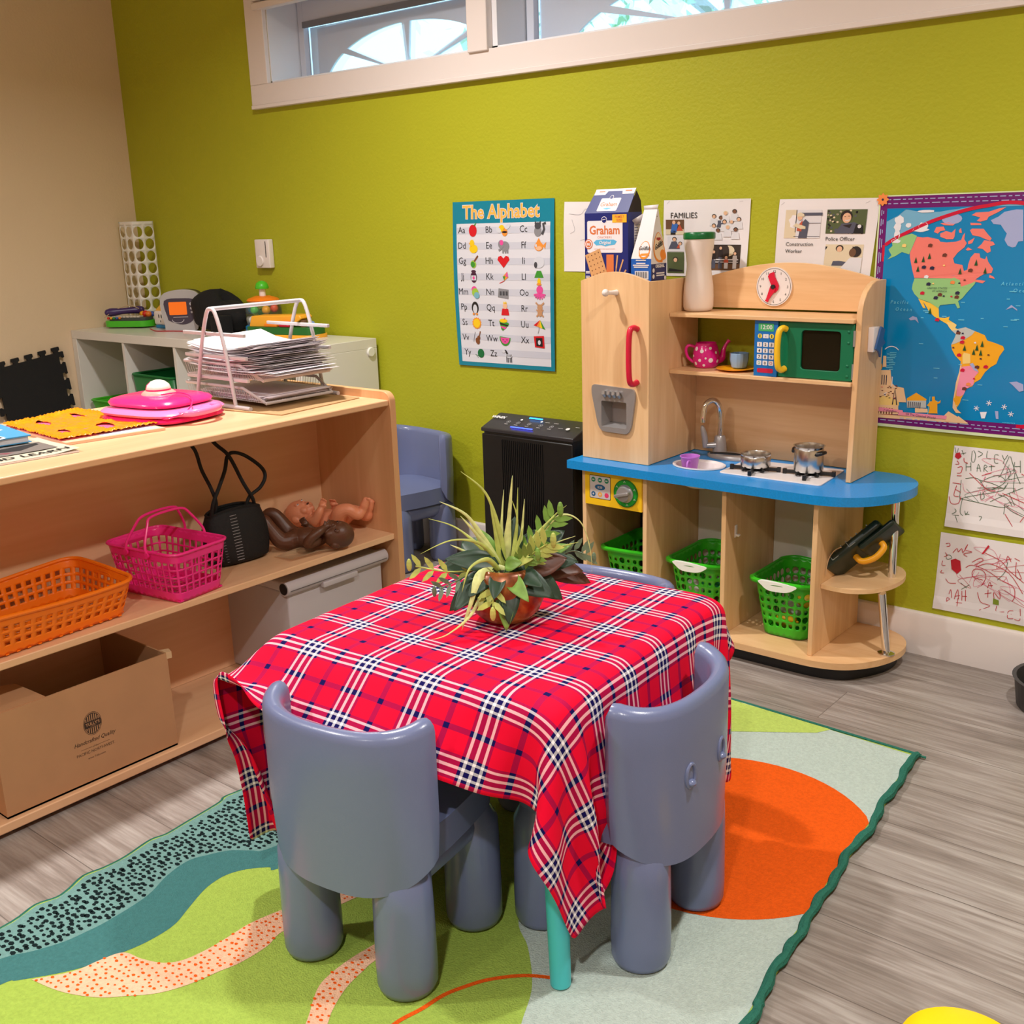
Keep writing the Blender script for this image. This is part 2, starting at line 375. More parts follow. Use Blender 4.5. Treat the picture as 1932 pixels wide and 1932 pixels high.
# leafy shrub and pale daylight outside the window
def outside():
    root = thing('garden_tree', 'sunlit pale green leafy tree seen through the high window', 'tree', (2.6, 1.7, 0))
    ml = mat('outdoor_leaf', (170, 215, 165), .6); ml2 = mat('outdoor_leaf_pale', (205, 235, 205), .6)
    mb = MB(); r = random.Random(3)
    for k in range(1500):
        p = Vector((r.uniform(-1.9, 2.8), r.gauss(0, .25), r.uniform(1.5, 3.3))); s = r.uniform(.03, .07)
        a = Vector((r.gauss(0,1), r.gauss(0,1), r.gauss(0,1))).normalized(); b = a.cross(Vector((r.gauss(0,1), r.gauss(0,1), r.gauss(0,1)))).normalized()
        mb.add([p-a*s, p-b*s*.4, p+a*s, p+b*s*.4], [(0,1,2,3)], r.choice((0, 0, 1)))
    mb.build('foliage', [ml, ml2], root, smooth=0)
    mb = MB(); mt = mat('bark', (120, 100, 85), .9)
    mb.tube([(0, 0, 0), (.1, .05, .9), (0, 0, 1.8), (.3, .1, 2.6)], [.09, .07, .05, .03], 8)
    mb.tube([(0, 0, 1.5), (-.7, .1, 2.1), (-1.2, 0, 2.5)], [.05, .03, .02], 8); mb.tube([(0, 0, 1.6), (.9, .1, 2.2), (1.9, 0, 2.6)], [.05, .03, .02], 8)
    mb.build('trunk', mt, root)
    g = MB().box((-3, .21, -.05), (9, 6, -.02)).build('ground_outside', mat('lawn', (120, 150, 90), .9), smooth=0); struct(g)
outside()
# recessed ceiling lights
for (x, y, p) in LAMPS:
    t = thing('ceiling_light', 'round recessed ceiling light above the play room', 'ceiling light', (x, y, CEIL-.004), 0, 'recessed ceiling lights')
    MB().lathe([(.065, .004), (.085, .004), (.085, -.004), (.078, -.008), (.065, -.004)], 32, close=True).build('trim_ring', M_white, t)
    MB().lathe([(0, .002), (.064, .002), (.064, .0035), (0, .0035)], 32).build('diffuser', mat('lamp_glow', (255, 240, 220), .5, emis=6), t)

# ================================================================== rug
def inside(pt, poly):
    x, y = pt; c = False; n = len(poly)
    for i in range(n):
        x1, y1 = poly[i]; x2, y2 = poly[(i+1) % n]
        if (y1 > y) != (y2 > y) and x < (x2-x1)*(y-y1)/(y2-y1)+x1: c = not c
    return c
def rugm(name, c):
    m = mat(name, c, .95, spec=.1, bump=.9, bscale=330, var=.1, vscale=150); return m
def rug():
    edgeL = [(2.74,-.58),(2.76,-.72),(2.745,-.86),(2.765,-1.0),(2.745,-1.15),(2.77,-1.3),(2.745,-1.45),(2.751,-1.599),(2.744,-1.66),(2.755,-1.684),(2.765,-1.77),(2.771,-1.824),(2.764,-1.858),(2.777,-1.922),(2.777,-1.967),(2.77,-2.006),(2.788,-2.047),(2.794,-2.074),(2.784,-2.11),(2.798,-2.16),(2.8,-2.25),(2.79,-2.4),(2.8,-2.6),(2.8,-2.95)]
    edgeR = [(4.03,-2.95),(4.0,-2.3),(3.985,-1.9),(3.957,-1.59),(3.951,-1.535),(3.939,-1.444),(3.929,-1.38),(3.924,-1.28),(3.909,-1.165),(3.902,-1.07),(3.893,-.917),(3.879,-.797),(3.866,-.605)]
    outer = [tuple(p) for p in edgeL]+edgeR
    sm = lambda L: [tuple(p[:2]) for p in catmull([(a, b, 0) for a, b in L], 5)]
    spot = sm([(2.93,-2.95),(2.87,-2.6),(2.85,-2.35),(2.883,-2.224),(2.907,-2.181),(2.927,-2.135),(2.933,-2.099),(2.936,-2.052),(2.927,-1.97),(2.9,-1.908),(2.89,-1.855),(2.905,-1.817),(2.926,-1.783),(2.959,-1.758),(2.984,-1.731),(3.0,-1.6),(2.97,-1.45),(2.93,-1.3),(2.95,-1.1),(2.93,-.85),(2.9,-.6)])
    teal = sm([(3.05,-2.95),(2.98,-2.6),(2.93,-2.4),(2.948,-2.255),(2.96,-2.233),(2.993,-2.189),(3.018,-2.147),(3.034,-2.095),(3.045,-2.045),(3.043,-1.99),(3.022,-1.945),(3.005,-1.911),(2.993,-1.88),(2.99,-1.84),(3.006,-1.803),(3.036,-1.772),(3.055,-1.762),(3.1,-1.6),(3.08,-1.4),(3.05,-1.2),(3.07,-1.0),(3.06,-.8),(3.03,-.6)])
    up = sm([(2.977,-2.217),(3.014,-2.164),(3.024,-2.12),(3.038,-2.085),(3.078,-2.075),(3.116,-2.059),(3.138,-2.033),(3.147,-1.989),(3.148,-1.946),(3.148,-1.902),(3.161,-1.847),(3.19,-1.75),(3.21,-1.6),(3.2,-1.4)])
    lo = sm([(2.977,-2.217),(3.027,-2.207),(3.067,-2.193),(3.109,-2.17),(3.139,-2.143),(3.174,-2.108),(3.197,-2.065),(3.211,-2.013),(3.221,-1.979),(3.223,-1.924),(3.213,-1.875),(3.24,-1.75),(3.27,-1.6),(3.24,-1.4)])
    s2u = sm([(3.56,-2.2),(3.47,-2.09),(3.421,-2.005),(3.376,-1.944),(3.364,-1.905),(3.362,-1.856),(3.368,-1.799),(3.38,-1.7)])
    s2l = sm([(3.6,-2.19),(3.5,-2.06),(3.448,-1.984),(3.43,-1.957),(3.41,-1.911),(3.402,-1.868),(3.399,-1.828),(3.41,-1.7)])
    line = sm([(3.56,-2.05),(3.54,-1.98),(3.531,-1.92),(3.541,-1.872),(3.547,-1.829),(3.559,-1.797),(3.581,-1.756),(3.62,-1.714),(3.66,-1.69)])
    pale = sm([(3.42,-.6),(3.36,-.9),(3.36,-1.2),(3.43,-1.45),(3.518,-1.602),(3.581,-1.654),(3.645,-1.723),(3.68,-1.79),(3.72,-1.88),(3.78,-2.1),(3.84,-2.4),(3.86,-2.95)])
    t = thing('area_rug', 'colourful rug of teal, lime, pale grey and an orange disc under the table', 'rug', (3.35, -1.7, 0))
    mt = [rugm('rug_lime', (160, 186, 82)), rugm('rug_grey_teal', (112, 152, 148)), rugm('rug_teal', (66, 118, 118)), rugm('rug_peach', (250, 190, 158)), rugm('rug_orange', (232, 92, 22)), rugm('rug_pale', (186, 200, 192)), rugm('rug_black', (20, 34, 36)), rugm('rug_lime_light', (186, 208, 104))]
    mb = MB(); mb.prism(outer, .001, .0085, mi=0)
    d = Decal(mb, lambda x, y, e: (x, y, .0085+e), .0003)
    eL = [p for p in edgeL]
    d.poly([(x+.004, y) for x, y in eL[::-1]]+spot[::-1][0:0]+[(2.9,-.58)]+spot[::-1], 1, 1)
    d.poly(spot+[(3.03,-.58)]+teal[::-1], 2, 1)
    d.poly(up+lo[::-1], 3, 2); d.poly(s2u+s2l[::-1], 3, 2); d.line(line, .008, 4, 2)
    R = [(4.025,-2.95),(3.995,-2.3),(3.98,-1.9)]+[(x-.006, y) for x, y in edgeR[3:]]
    d.poly([(x, y) for x, y in pale[::-1]]+[(3.42,-.585)][0:0]+R[0:0]+[], 5, 1) if False else d.poly(pale[::-1]+pale[0:0]+[] + [] + [(3.42,-.59),(3.86,-.612)] + R[::-1][1:] , 5, 1)
    # orange disc cut by the rug edge
    cx, cy, r = 3.666, -1.127, .295
    def xr(y):
        E = edgeR[::-1]
        for (x1, y1), (x2, y2) in zip(E, E[1:]):
            if y2 <= y <= y1: return x1+(x2-x1)*(y-y1)/(y2-y1)
        return 9
    d.poly([(min(px, xr(py)-.006), py) for px, py in circ(cx, cy, r, 64)], 4, 2)
    d.poly([(3.34,-.59),(3.66,-.6),(3.64,-.635),(3.56,-.69),(3.474,-.748),(3.4,-.81),(3.3,-.9)], 7, 3)
    # speckles
    rr = random.Random(5)
    def spk(poly, step, mi, k, sx, sy, ang):
        xs = [p[0] for p in poly]; ys = [p[1] for p in poly]; y = min(ys)
        while y < max(ys):
            x = min(xs)
            while x < max(xs):
                px, py = x+rr.uniform(-.3, .3)*step, y+rr.uniform(-.3, .3)*step
                if inside((px, py), poly) and py > -2.5:
                    a = ang+rr.uniform(-.5, .5); q = rr.uniform(.75, 1.2)
                    d.poly([(px+math.cos(a+tt)*sx*q*rr.uniform(.8, 1.15), py+math.sin(a+tt)*sy*q*rr.uniform(.8, 1.15)) for tt in (0, 1.1, 2.1, 3.14, 4.2, 5.3)], mi, k)
                x += step
            y += step
    spk([(x+.02, y) for x, y in eL[::-1]]+[(x-.006, y) for x, y in spot[::-1]], .0122, 6, 2, .0058, .0042, .6)
    spk(up+lo[::-1], .0125, 4, 3, .0033, .0025, .9); spk(s2u+s2l[::-1], .0125, 4, 3, .0033, .0025, .9)
    mb.build('pile', mt, t, world=True, smooth=0)
    # binding
    bm_ = rugm('rug_binding', (50, 112, 96)); mb = MB()
    E = catmull([(x, y, .009) for x, y in edgeR], 8); rr = random.Random(2)
    mb.tube([(p.x+.004*math.sin(p.y*31)+.002*math.sin(p.y*83), p.y, .011) for p in E], [.0085+.0012*math.sin(i*1.1) for i in range(len(E))], 8)
    mb.tube([(3.872, -.6, .007), (3.42, -.585, .006), (2.74, -.58, .006)], .005, 6)
    mb.tube(catmull([(x-.001, y, .006) for x, y in edgeL], 4), .004, 6)
    mb.tube([(3.862, -.604, .008), (3.884, -.6, .006)], .003, 6)
    mb.build('edge_binding', bm_, t, world=True, label='dark green stitched binding of the rug')
rug()
# ================================================================== double-sided birch bookcase
W_bk = wood('birch_bookcase', (242, 198, 156), (218, 166, 122), 'y', 5)
W_bkz = wood('birch_bookcase_upright', (236, 188, 142), (208, 154, 108), 'z', 5)
def bookcase():
    t = thing('bookcase', 'long low double-sided birch bookcase with two open shelves', 'bookcase', (2.21, -1.8, 0))
    Y0, Y1 = -3.3, -.882
    MB().box((1.905, Y0, .729), (2.513, Y1, .745)).build('top', W_bk, t, world=True, bevel=.003)
    MB().box((2.2, Y0, .036), (2.21, Y1, .728)).build('back_panel', W_bk, t, world=True)
    MB().box((2.211, Y0, .357), (2.505, Y1, .374)).build('shelf', W_bk, t, world=True, bevel=.0025)
    MB().box((1.915, Y0, .357), (2.199, Y1, .374)).build('shelf', W_bk, t, world=True, bevel=.0025)
    MB().box((1.905, Y0, .014), (2.51, Y1, .035)).build('bottom', W_bk, t, world=True, bevel=.0025)
    for a, b in ((Y1, Y1+.02), (Y0-.02, Y0)):
        pts = rrect(1.897, 0, 2.518, .766, .028, 6)
        MB().prism(pts, a, b, fn=lambda x, y, z: (x, z, y)).build('end_panel', W_bkz, t, world=True, bevel=.006, recalc=True)
    MB().box((1.95, Y0, .0), (2.47, Y1, .0135)).build('gap_shade', mat('dark_gap_shade', (30, 24, 20), .8), t, world=True)  # dark filler: shade of the gap under the bottom board, put into colour
bookcase()

# ================================================================== white cube shelf along the green wall
M_kal = mat('white_laminate', (226, 222, 214), .25)
def cubes():
    t = thing('cube_shelf', 'white cube storage shelf standing in the corner below the green wall', 'shelf', (.78, -.2, 0))
    y0, y1, W, H, e = -.389, -.018, 1.562, .777, .036
    MB().box((.002, y0, H-e), (W, y1, H)).build('top', M_kal, t, world=True, bevel=.0015)
    MB().box((.002, y0, 0), (W, y1, e)).build('bottom', M_kal, t, world=True, bevel=.0015)
    for a in (.002, W-e): MB().box((a, y0, e), (a+e, y1, H-e)).build('side_panel', M_kal, t, world=True, bevel=.0015)
    c = (W-2*e)/4
    MB().box((e+.002, y0+.003, H/2-.008), (W-e, y1, H/2+.008)).build('middle_board', M_kal, t, world=True)
    for k in (1, 2, 3): MB().box((e+k*c-.008, y0+.002, e), (e+k*c+.008, y1, H-e)).build('divider', M_kal, t, world=True)
    MB().cyl((W, -.052, .728), (W+.008, -.052, .728), .019, .017, n=28).build('round_bumper', mat('bumper_white', (238, 236, 228), .4), t, world=True, bevel=.002)
cubes()
def open_bin(name, label, c, x0, y0, z0, w, d, h, group=None):
    t = thing(name, label, 'bin', (x0+w/2, y0+d/2, z0), 0, group)
    m = MB()
    def f(s, z): return rrect(x0+s, y0+s, x0+w-s, y0+d-s, .02, 4)
    lo, hi = f(.018, 0), f(0, 0); n = len(lo)
    vs = [(a, b, z0+.001) for a, b in lo]+[(a, b, z0+h) for a, b in hi]
    m.add(vs, [(i, (i+1) % n, n+(i+1) % n, n+i) for i in range(n)]+[tuple(range(n-1, -1, -1))])
    b = m.build('body', c, t, world=True, solid=.0025)
    MB().tube([(a, bb, z0+h) for a, bb in hi], .005, 6, closed=True).build('rim', c, t, world=True)
M_dgreen = mat('green_bin_plastic', (20, 112, 52), .4)
M_lime = mat('lime_plastic', (74, 190, 40), .35)
open_bin('storage_bin', 'dark green plastic bin in the second top cube of the white shelf', M_dgreen, .42, -.372, .394, .3, .3, .215)
open_bin('storage_bin', 'bright lime bin low in the first cube of the white shelf', M_lime, .06, -.372, .394, .27, .3, .075)

# black puzzle foam mat leaning on the beige wall
def foam_mat():
    t = thing('foam_mat', 'black interlocking foam floor mat leaning on the beige wall', 'foam mat', (.05, -.56, 0))
    w, h, n = .31, .64, 5; pts = []
    def tabs(ax, ay, bx, by, nx, ny, k):
        L = math.hypot(bx-ax, by-ay); ux, uy = (bx-ax)/L, (by-ay)/L; out = [(ax, ay)]
        for i in range(k):
            c = (i+.5)/k*L; q = [(c-.011, 0), (c-.009, .006), (c-.017, .012), (c-.016, .024), (c+.016, .024), (c+.017, .012), (c+.009, .006), (c+.011, 0)]
            out += [(ax+ux*s+nx*d, ay+uy*s+ny*d) for s, d in q]
        return out
    pts = [(0, 0), (w, 0)]+tabs(w, 0, w, h, -1, 0, 9)[1:]+tabs(w, h, 0, h, 0, 1, 5)+tabs(0, h, 0, 0, -1, 0, 9)
    a = math.radians(8.5)
    def f(x, y, z):
        yy = (x-w/2)*math.cos(a)-(y)*math.sin(a)*.5; zz = y+(x-w/2)*math.sin(a)*.95+.03
        return (.045+z-.055*y, -.555+yy, max(zz, 0.0))
    MB().prism(pts, 0, .012, fn=f).build('mat_body', mat('black_foam', (22, 21, 22), .85, bump=.5, bscale=300), t, world=True, recalc=True, smooth=30)
foam_mat()

# perforated white bag dispenser standing in the corner
def bag_dispenser():
    t = thing('bag_dispenser', 'tall white perforated bag dispenser in the corner on the cube shelf', 'bag dispenser', (.12, -.06, .777))
    path = [(.045, -.108), (.05, -.11)]; base = [(.04, -.106)]
    P = catmull([(.035, -.112, 0), (.08, -.114, 0), (.135, -.112, 0), (.154, -.1, 0), (.16, -.06, 0), (.163, -.02, 0)], 12)
    L = [0]
    for a, b in zip(P, P[1:]): L.append(L[-1]+(b-a).length)
    tot = L[-1]
    def at(s):
        s = max(0, min(tot-1e-6, s))
        for i in range(len(P)-1):
            if L[i+1] >= s: return P[i].lerp(P[i+1], (s-L[i])/(L[i+1]-L[i]))
        return P[-1]
    H = .455; mb = MB(); rows = 8
    cols = 4
    for i in range(cols):
        for j in range(rows):
            w, h = tot/cols, (H-.03)/rows; cx, cy = (i+.5)*w, .012+(j+.5)*h; r = min(w, h)*.4
            N = 24; sq = []
            for q in range(N):
                a = 2*PI*q/N+PI/4; x, y = math.cos(a), math.sin(a); m = max(abs(x), abs(y)); sq.append((cx+x/m*w/2, cy+y/m*h/2))
            ci = [(cx+r*math.cos(2*PI*q/N+PI/4), cy+r*1.12*math.sin(2*PI*q/N+PI/4)) for q in range(N)]
            f = lambda s, z: (at(s).x, at(s).y, .7785+z)
            mb.add([f(*p) for p in sq]+[f(*p) for p in ci], [(q, (q+1) % N, N+(q+1) % N, N+q) for q in range(N)])
    for a, b in ((0, .012), (H-.018, H)):
        grid_mesh(mb, 20, 1, lambda u, v: (at(u*tot).x, at(u*tot).y, .7785+a+(b-a)*v))
    mb.build('perforated_shell', mat('translucent_white_plastic', (238, 236, 228), .45, sub=.1), t, world=True, solid=.0018, weld=True)
bag_dispenser()

# thermostat
def thermostat():
    t = thing('thermostat', 'small white thermostat with a round dial on the green wall', 'thermostat', (.93, -.001, 1.03))
    MB().box((.884, -.026, 1.032), (.974, -.001, 1.146), bev=.004).build('case', M_white, t, world=True)
    MB().cyl((.915, -.026, 1.06), (.915, -.033, 1.06), .022, .02, n=28).build('dial', M_white, t, world=True, bevel=.001)
    MB().box((.952, -.0268, 1.075), (.956, -.0255, 1.138)).build('slot', M_ink, t, world=True)
thermostat()

# ---- toys on the white shelf
def toy_keyboard():
    z = .777; t = thing('toy_keyboard', 'green toy keyboard with grey keys on the white shelf corner', 'toy', (.15, -.175, z), math.radians(28))
    g = M_lime
    mb = MB(); mb.prism(rrect(-.115, -.06, .115, .06, .05, 8), .006, .032); mb.build('green_base', g, t, bevel=.008, seg=3)
    MB().prism(rrect(-.095, -.045, .095, .045, .03, 8), .032, .045).build('grey_deck', mat('dark_grey_plastic', (70, 72, 74), .5), t, bevel=.004)
    kb = MB()
    for i in range(8): kb.box((-.07+i*.017, -.04, .045), (-.056+i*.017, -.005, .052), bev=.001)
    kb.build('keys', mat('cream_keys', (205, 196, 180), .5), t)
    bt = MB(); cs = [(210, 40, 30), (240, 170, 30), (40, 140, 80), (60, 90, 170), (230, 120, 40)]; ms = [mat('toy_button_%d' % i, c, .4) for i, c in enumerate(cs)]
    for i in range(5): bt.ell((-.085+i*.014, -.047, .044), (.006, .006, .006), 10, i)
    for i, (x, y, r, k) in enumerate(((.055, .03, .016, 0), (.075, .02, .014, 4), (.04, .03, .014, 1), (.085, .035, .012, 3))): bt.ell((x, y, .055), r, 12, k)
    bt.build('buttons', ms, t)
    m = thing('toy_microphone', 'dark purple toy microphone lying on the green toy keyboard', 'toy microphone', (.125, -.175, z+.06))
    mb = MB(); p = [(-.035+.0, -.075+.0, .008), (.0, -.02, .012), (.03, .05, .014)]
    mb.tube([Vector(q) for q in catmull(p, 6)], [.0145, .018, .018, .017, .0155, .014, .0135, .0135, .014, .015, .0165, .0175, .014], 12)
    mb.ell((.03, .05, .014), .0155, 14); mb.ell((-.035, -.075, .008), .0155, 14); mb.build('handle', mat('dark_purple_plastic', (62, 38, 96), .35), m)
    MB().tube([Vector(q) for q in catmull([(-.03, -.1, -.012), (-.01, -.05, .02), (.02, .0, .036), (.045, .03, .02)], 6)], .0018, 6).build('cord', mat('tan_cord', (190, 160, 130), .6), m)
toy_keyboard()
def ghost_toy():
    t = thing('toy_block', 'white toy block with two black oval spots behind the toy keyboard', 'toy', (.33, -.12, .777))
    MB().box((-.045, -.03, .012), (.05, .03, .075), bev=.012).build('body', M_white, t)
    d = MB(); D = Decal(d, lambda x, y, e: (.0502-.0+e+.0, x, y)); D.circ(-.012, .055, .004, 0, 2, .008); D.circ(.01, .053, .004, 0, 2, .008); D.circ(.0, .032, .003, 0, 2, .005)
    D2 = Decal(d, lambda x, y, e: (x, -.0302-e, y)); D2.circ(-.0, .052, .004, 0, 2, .009); D2.circ(.018, .052, .004, 0, 2, .009); D2.circ(.01, .03, .003, 0, 2, .005)
    d.build('black_spots', M_ink, t)
    MB().box((-.03, -.032, 0), (.055, .032, .013), bev=.004).build('blue_base', mat('toy_blue', (30, 130, 190), .4), t)
    MB().prism([(-.04, .0), (.03, .0), (-.0, .025)], -.02, .02, fn=lambda x, y, z: (x, z, .075+y)).build('yellow_peak', mat('toy_yellow', (240, 186, 74), .5), t, recalc=True)
ghost_toy()
def clock_radio():
    t = thing('clock_radio', 'silver clock radio with an orange screen on the white shelf', 'clock radio', (.51, -.14, .777), math.radians(46)); t.scale = (1.22, 1.22, 1.22)
    sil = mat('silver_plastic', (186, 184, 186), .3, metal=.2); dk = mat('purple_grey_plastic', (70, 62, 78), .3)
    pr_ = [(-.05, 0), (.035, 0), (.05, .02), (.062, .09), (.055, .125), (.02, .138), (-.03, .135), (-.06, .12), (-.067, .08), (-.058, .02)]
    pr_ = [tuple(p[:2]) for p in catmull([(a, b, 0) for a, b in pr_], 4, closed=True)]
    # body, front faces local -y
    MB().prism(pr_, -.03, .055, fn=lambda x, y, z: (x, z, y)).build('body', mat('dark_radio_body', (40, 38, 42), .4), t, bevel=.006, recalc=True)
    fp = [(x*1.06, y*1.02) for x, y in pr_]
    MB().prism(fp, -.045, -.025, fn=lambda x, y, z: (x, z, y)).build('silver_front', sil, t, bevel=.006, seg=3, recalc=True)
    sh = [(-.05, .05), (-.042, .035), (0, .022), (.035, .035), (.047, .07), (.048, .105), (-.0, .112), (-.056, .105)]
    f = MB(); d = Decal(f, lambda x, y, e: (x, -.0455-e, y), .0006)
    d.poly([tuple(p[:2]) for p in catmull([(a, b, 0) for a, b in sh], 4, closed=True)], 0, 1)
    d.rect(-.042, .056, .018, .1, 2, 2, .003)
    for i, y in enumerate((.092, .077, .064)): d.circ(.034, y, .0055-.0008*i, 3, 2)
    d.line([(-.03, .048), (.02, .048)], .0018, 3, 2)
    d.line([(-.015+.02*math.cos(a), .04+.012*math.sin(a)) for a in [PI+PI*i/8 for i in range(9)]], .002, 3, 2)
    f.build('face', [dk, M_ink, mat('orange_screen', (226, 104, 20), .4, emis=.45), mat('pale_button', (205, 200, 205), .3)], t)
clock_radio()
def black_bag():
    t = thing('camera_bag', 'slumped black padded bag behind the clock radio on the shelf', 'bag', (.735, -.105, .777))
    m = mat('black_cloth', (9, 9, 10), .9, bump=.5, bscale=90)
    mb = MB()
    def f(u, v):
        a = 2*PI*u; ph = PI*v; r = 1+.06*math.sin(3*a+2)+.05*math.sin(5*ph+a)
        x = .16*math.sin(ph)**.6*math.copysign(abs(math.cos(a))**.7, math.cos(a))*r; y = .075*math.sin(ph)**.6*math.copysign(abs(math.sin(a))**.7, math.sin(a))*r
        zt = .165-.045*max(0, math.cos(a))+.01*math.cos(3*a)
        return (x, y, zt*(.5-.5*math.cos(ph)))
    grid_mesh(mb, 36, 18, f); mb.build('body', m, t, weld=True)
    MB().box((.08, -.125, 0), (.14, -.055, .075), bev=.006).build('side_pouch', m, t)
black_bag()
def cord():
    o = MB().tube([Vector(p) for p in catmull([(.33, -.2, .7795), (.4, -.23, .7795), (.46, -.25, .7795), (.53, -.22, .7795), (.6, -.2, .7795), (.68, -.2, .7795)], 8)], .0022, 6).build('red_cord', mat('red_cord', (190, 60, 60), .6))
    tag(o, 'thin red cord lying in front of the clock radio', 'cord')
cord()
def popper():
    t = thing('ball_popper_toy', 'clear push toy with coloured balls and a lime knob', 'toy', (.985, -.085, .777))
    M_or = mat('toy_orange', (245, 130, 30), .35)
    MB().lathe([(0, 0), (.07, 0), (.078, .01), (.078, .03), (.07, .036), (0, .036)], 32).build('base', mat('toy_blue', (30, 130, 190), .4), t)
    gl = mat('clear_dome', (235, 245, 240), .04, trans=.9, alpha=.35)
    MB().lathe([(.07, .036), (.073, .06), (.072, .1), (.066, .125), (.06, .13)], 32).build('clear_dome', gl, t)
    MB().lathe([(0, .128), (.062, .128), (.066, .133), (.06, .14), (.03, .15), (.0, .15)], 32).build('orange_collar', M_or, t)
    MB().lathe([(0, .15), (.013, .15), (.013, .18), (0, .18)], 20).build('white_stem', M_white, t)
    MB().lathe([(0, .178), (.026, .178), (.028, .184), (.022, .2), (.01, .208), (0, .21)], 24).build('lime_knob', M_lime, t)
    cs = [(40, 100, 140), (90, 190, 90), (235, 170, 40), (225, 90, 60), (240, 240, 235), (230, 110, 80), (70, 160, 200)]; r = random.Random(2)
    ps = [(-.035, -.03, .095), (.0, -.045, .097), (.04, -.02, .096), (.045, .015, .1), (-.03, -.035, .055), (.0, -.045, .056), (.04, -.03, .058), (.01, .02, .06), (-.04, .02, .08), (.0, .0, .12)]
    for i, p in enumerate(ps): 
        if i < 9: MB().ell(p, .017, 14).build('ball', mat('pop_ball_%d' % (i % 7), cs[i % 7], .3), t, label='coloured ball inside the clear dome' if 0 else None)
popper()
def activity_toy():
    t = thing('activity_toy', 'green and orange activity toy in front of the ball popper', 'toy', (1.19, -.145, .777), math.radians(14))
    g = mat('toy_green', (30, 104, 40), .4); y = mat('toy_amber', (250, 176, 52), .4)
    MB().prism(rrect(-.165, -.06, .165, .06, .03, 6), .0, .014).build('amber_base', y, t, bevel=.005)
    MB().prism(rrect(-.16, -.055, .16, .055, .03, 6), .014, .042).build('green_body', g, t, bevel=.006)
    MB().prism([(-.155, .04), (-.14, .082), (.09, .088), (.1, .075), (.06, .05), (-.05, .04)], -.03, .045, fn=lambda x, yy, z: (x, z, yy)).build('amber_hood', y, t, bevel=.004, recalc=True)
    MB().box((-.07, -.045, .042), (-.01, -.02, .055), bev=.003).build('orange_key', mat('toy_orange', (245, 130, 30), .35), t)
    MB().box((.0, -.045, .042), (.05, -.02, .064), bev=.004).build('red_key', M_red, t)
    MB().cyl((.095, -.01, .04), (.095, -.01, .068), .014).build('brown_peg', mat('toy_brown', (120, 84, 60), .5), t)
    MB().ell((.13, -.01, .05), .016, 14).build('blue_knob', mat('toy_pale_blue', (120, 150, 205), .3), t)
activity_toy()

# ================================================================== things on the bookcase top (z = .745)
TOP = .7455
M_wire = mat('grey_enamel_wire', (196, 190, 194), .35)
def paper_tray():
    t = thing('letter_tray_stand', 'light grey wire letter tray stand on the bookcase top', 'letter tray', (2.2, -1.05, TOP))
    for k, y in enumerate((-1.195, -.9)):
        cx, zt = 2.205, 1.0
        pts = catmull([(cx-.1, y, TOP+.006), (cx-.055, y, .9), (cx-.02, y, .985), (cx, y, zt), (cx+.02, y, .985), (cx+.045, y, .9), (cx+.07, y, TOP+.006)], 7)
        MB().tube(pts, .0052, 10).build('side_frame', M_wire, t, world=True)
        MB().tube([(cx-.125, y, TOP+.0062), (cx+.13, y, TOP+.0062)], .006, 10).build('foot_bar', M_wire, t, world=True)
        for z in (.822, .878, .936): MB().box((cx-.14, y-.0045+(.009 if k == 0 else -.009), z-.005), (cx+.12, y+.0045+(.009 if k == 0 else -.009), z+.004), bev=.0015).build('rail', M_wire, t, world=True)
    MB().tube([(2.205, -1.195, 1.0), (2.205, -.9, 1.0)], .0055, 10).build('top_bar', M_wire, t, world=True)
    for z, xf in ((.768, 2.352), (.826, 2.347)):
        x0, x1, y0, y1 = 2.03, xf, -1.17, -.925
        m = MB(); rim = [(x0, y0, z+.03), (x1-.075, y0, z+.03), (x1, y0+.012, z-.006), (x1, y1-.012, z-.006), (x1-.075, y1, z+.03), (x0, y1, z+.03)]
        m.tube([Vector(p) for p in rim], .0042, 8, closed=True); fr = m.build('tray_frame', M_wire, t, world=True)
        mesh = MB()
        for i in range(31):
            x = x0+(x1-x0)*i/30; dz = .03 if x < x1-.075 else .03*(x1-x)/.075
            if dz > .004:
                for y, s in ((y0, 1), (y1, -1)): mesh.tube([(x, y, z+dz), (x, y+.008*s, z-.004)], .0007, 4, caps=False)
        for i in range(29):
            y = y0+.008+(y1-y0-.016)*i/28; mesh.tube([(x0, y, z-.004), (x1, y, z-.004)], .0008, 4, caps=False)
        for i in range(36):
            x = x0+(x1-x0)*i/35; mesh.tube([(x, y0+.008, z-.005), (x, y1-.008, z-.005)], .0008, 4, caps=False)
        mesh.build('tray_mesh', M_wire, t, world=True)
    cb = MB(); cb.prism([(2.1, -1.24), (2.45, -1.19), (2.425, -.905), (2.11, -.9)], TOP, TOP+.002); o = cb.build('cardboard_sheet', mat('brown_card', (176, 140, 96), .8), recalc=True)
    tag(o, 'flat brown cardboard sheet beneath the wire letter tray', 'cardboard'); loc_tag(o, (2.27, -1.07, TOP))
paper_tray()
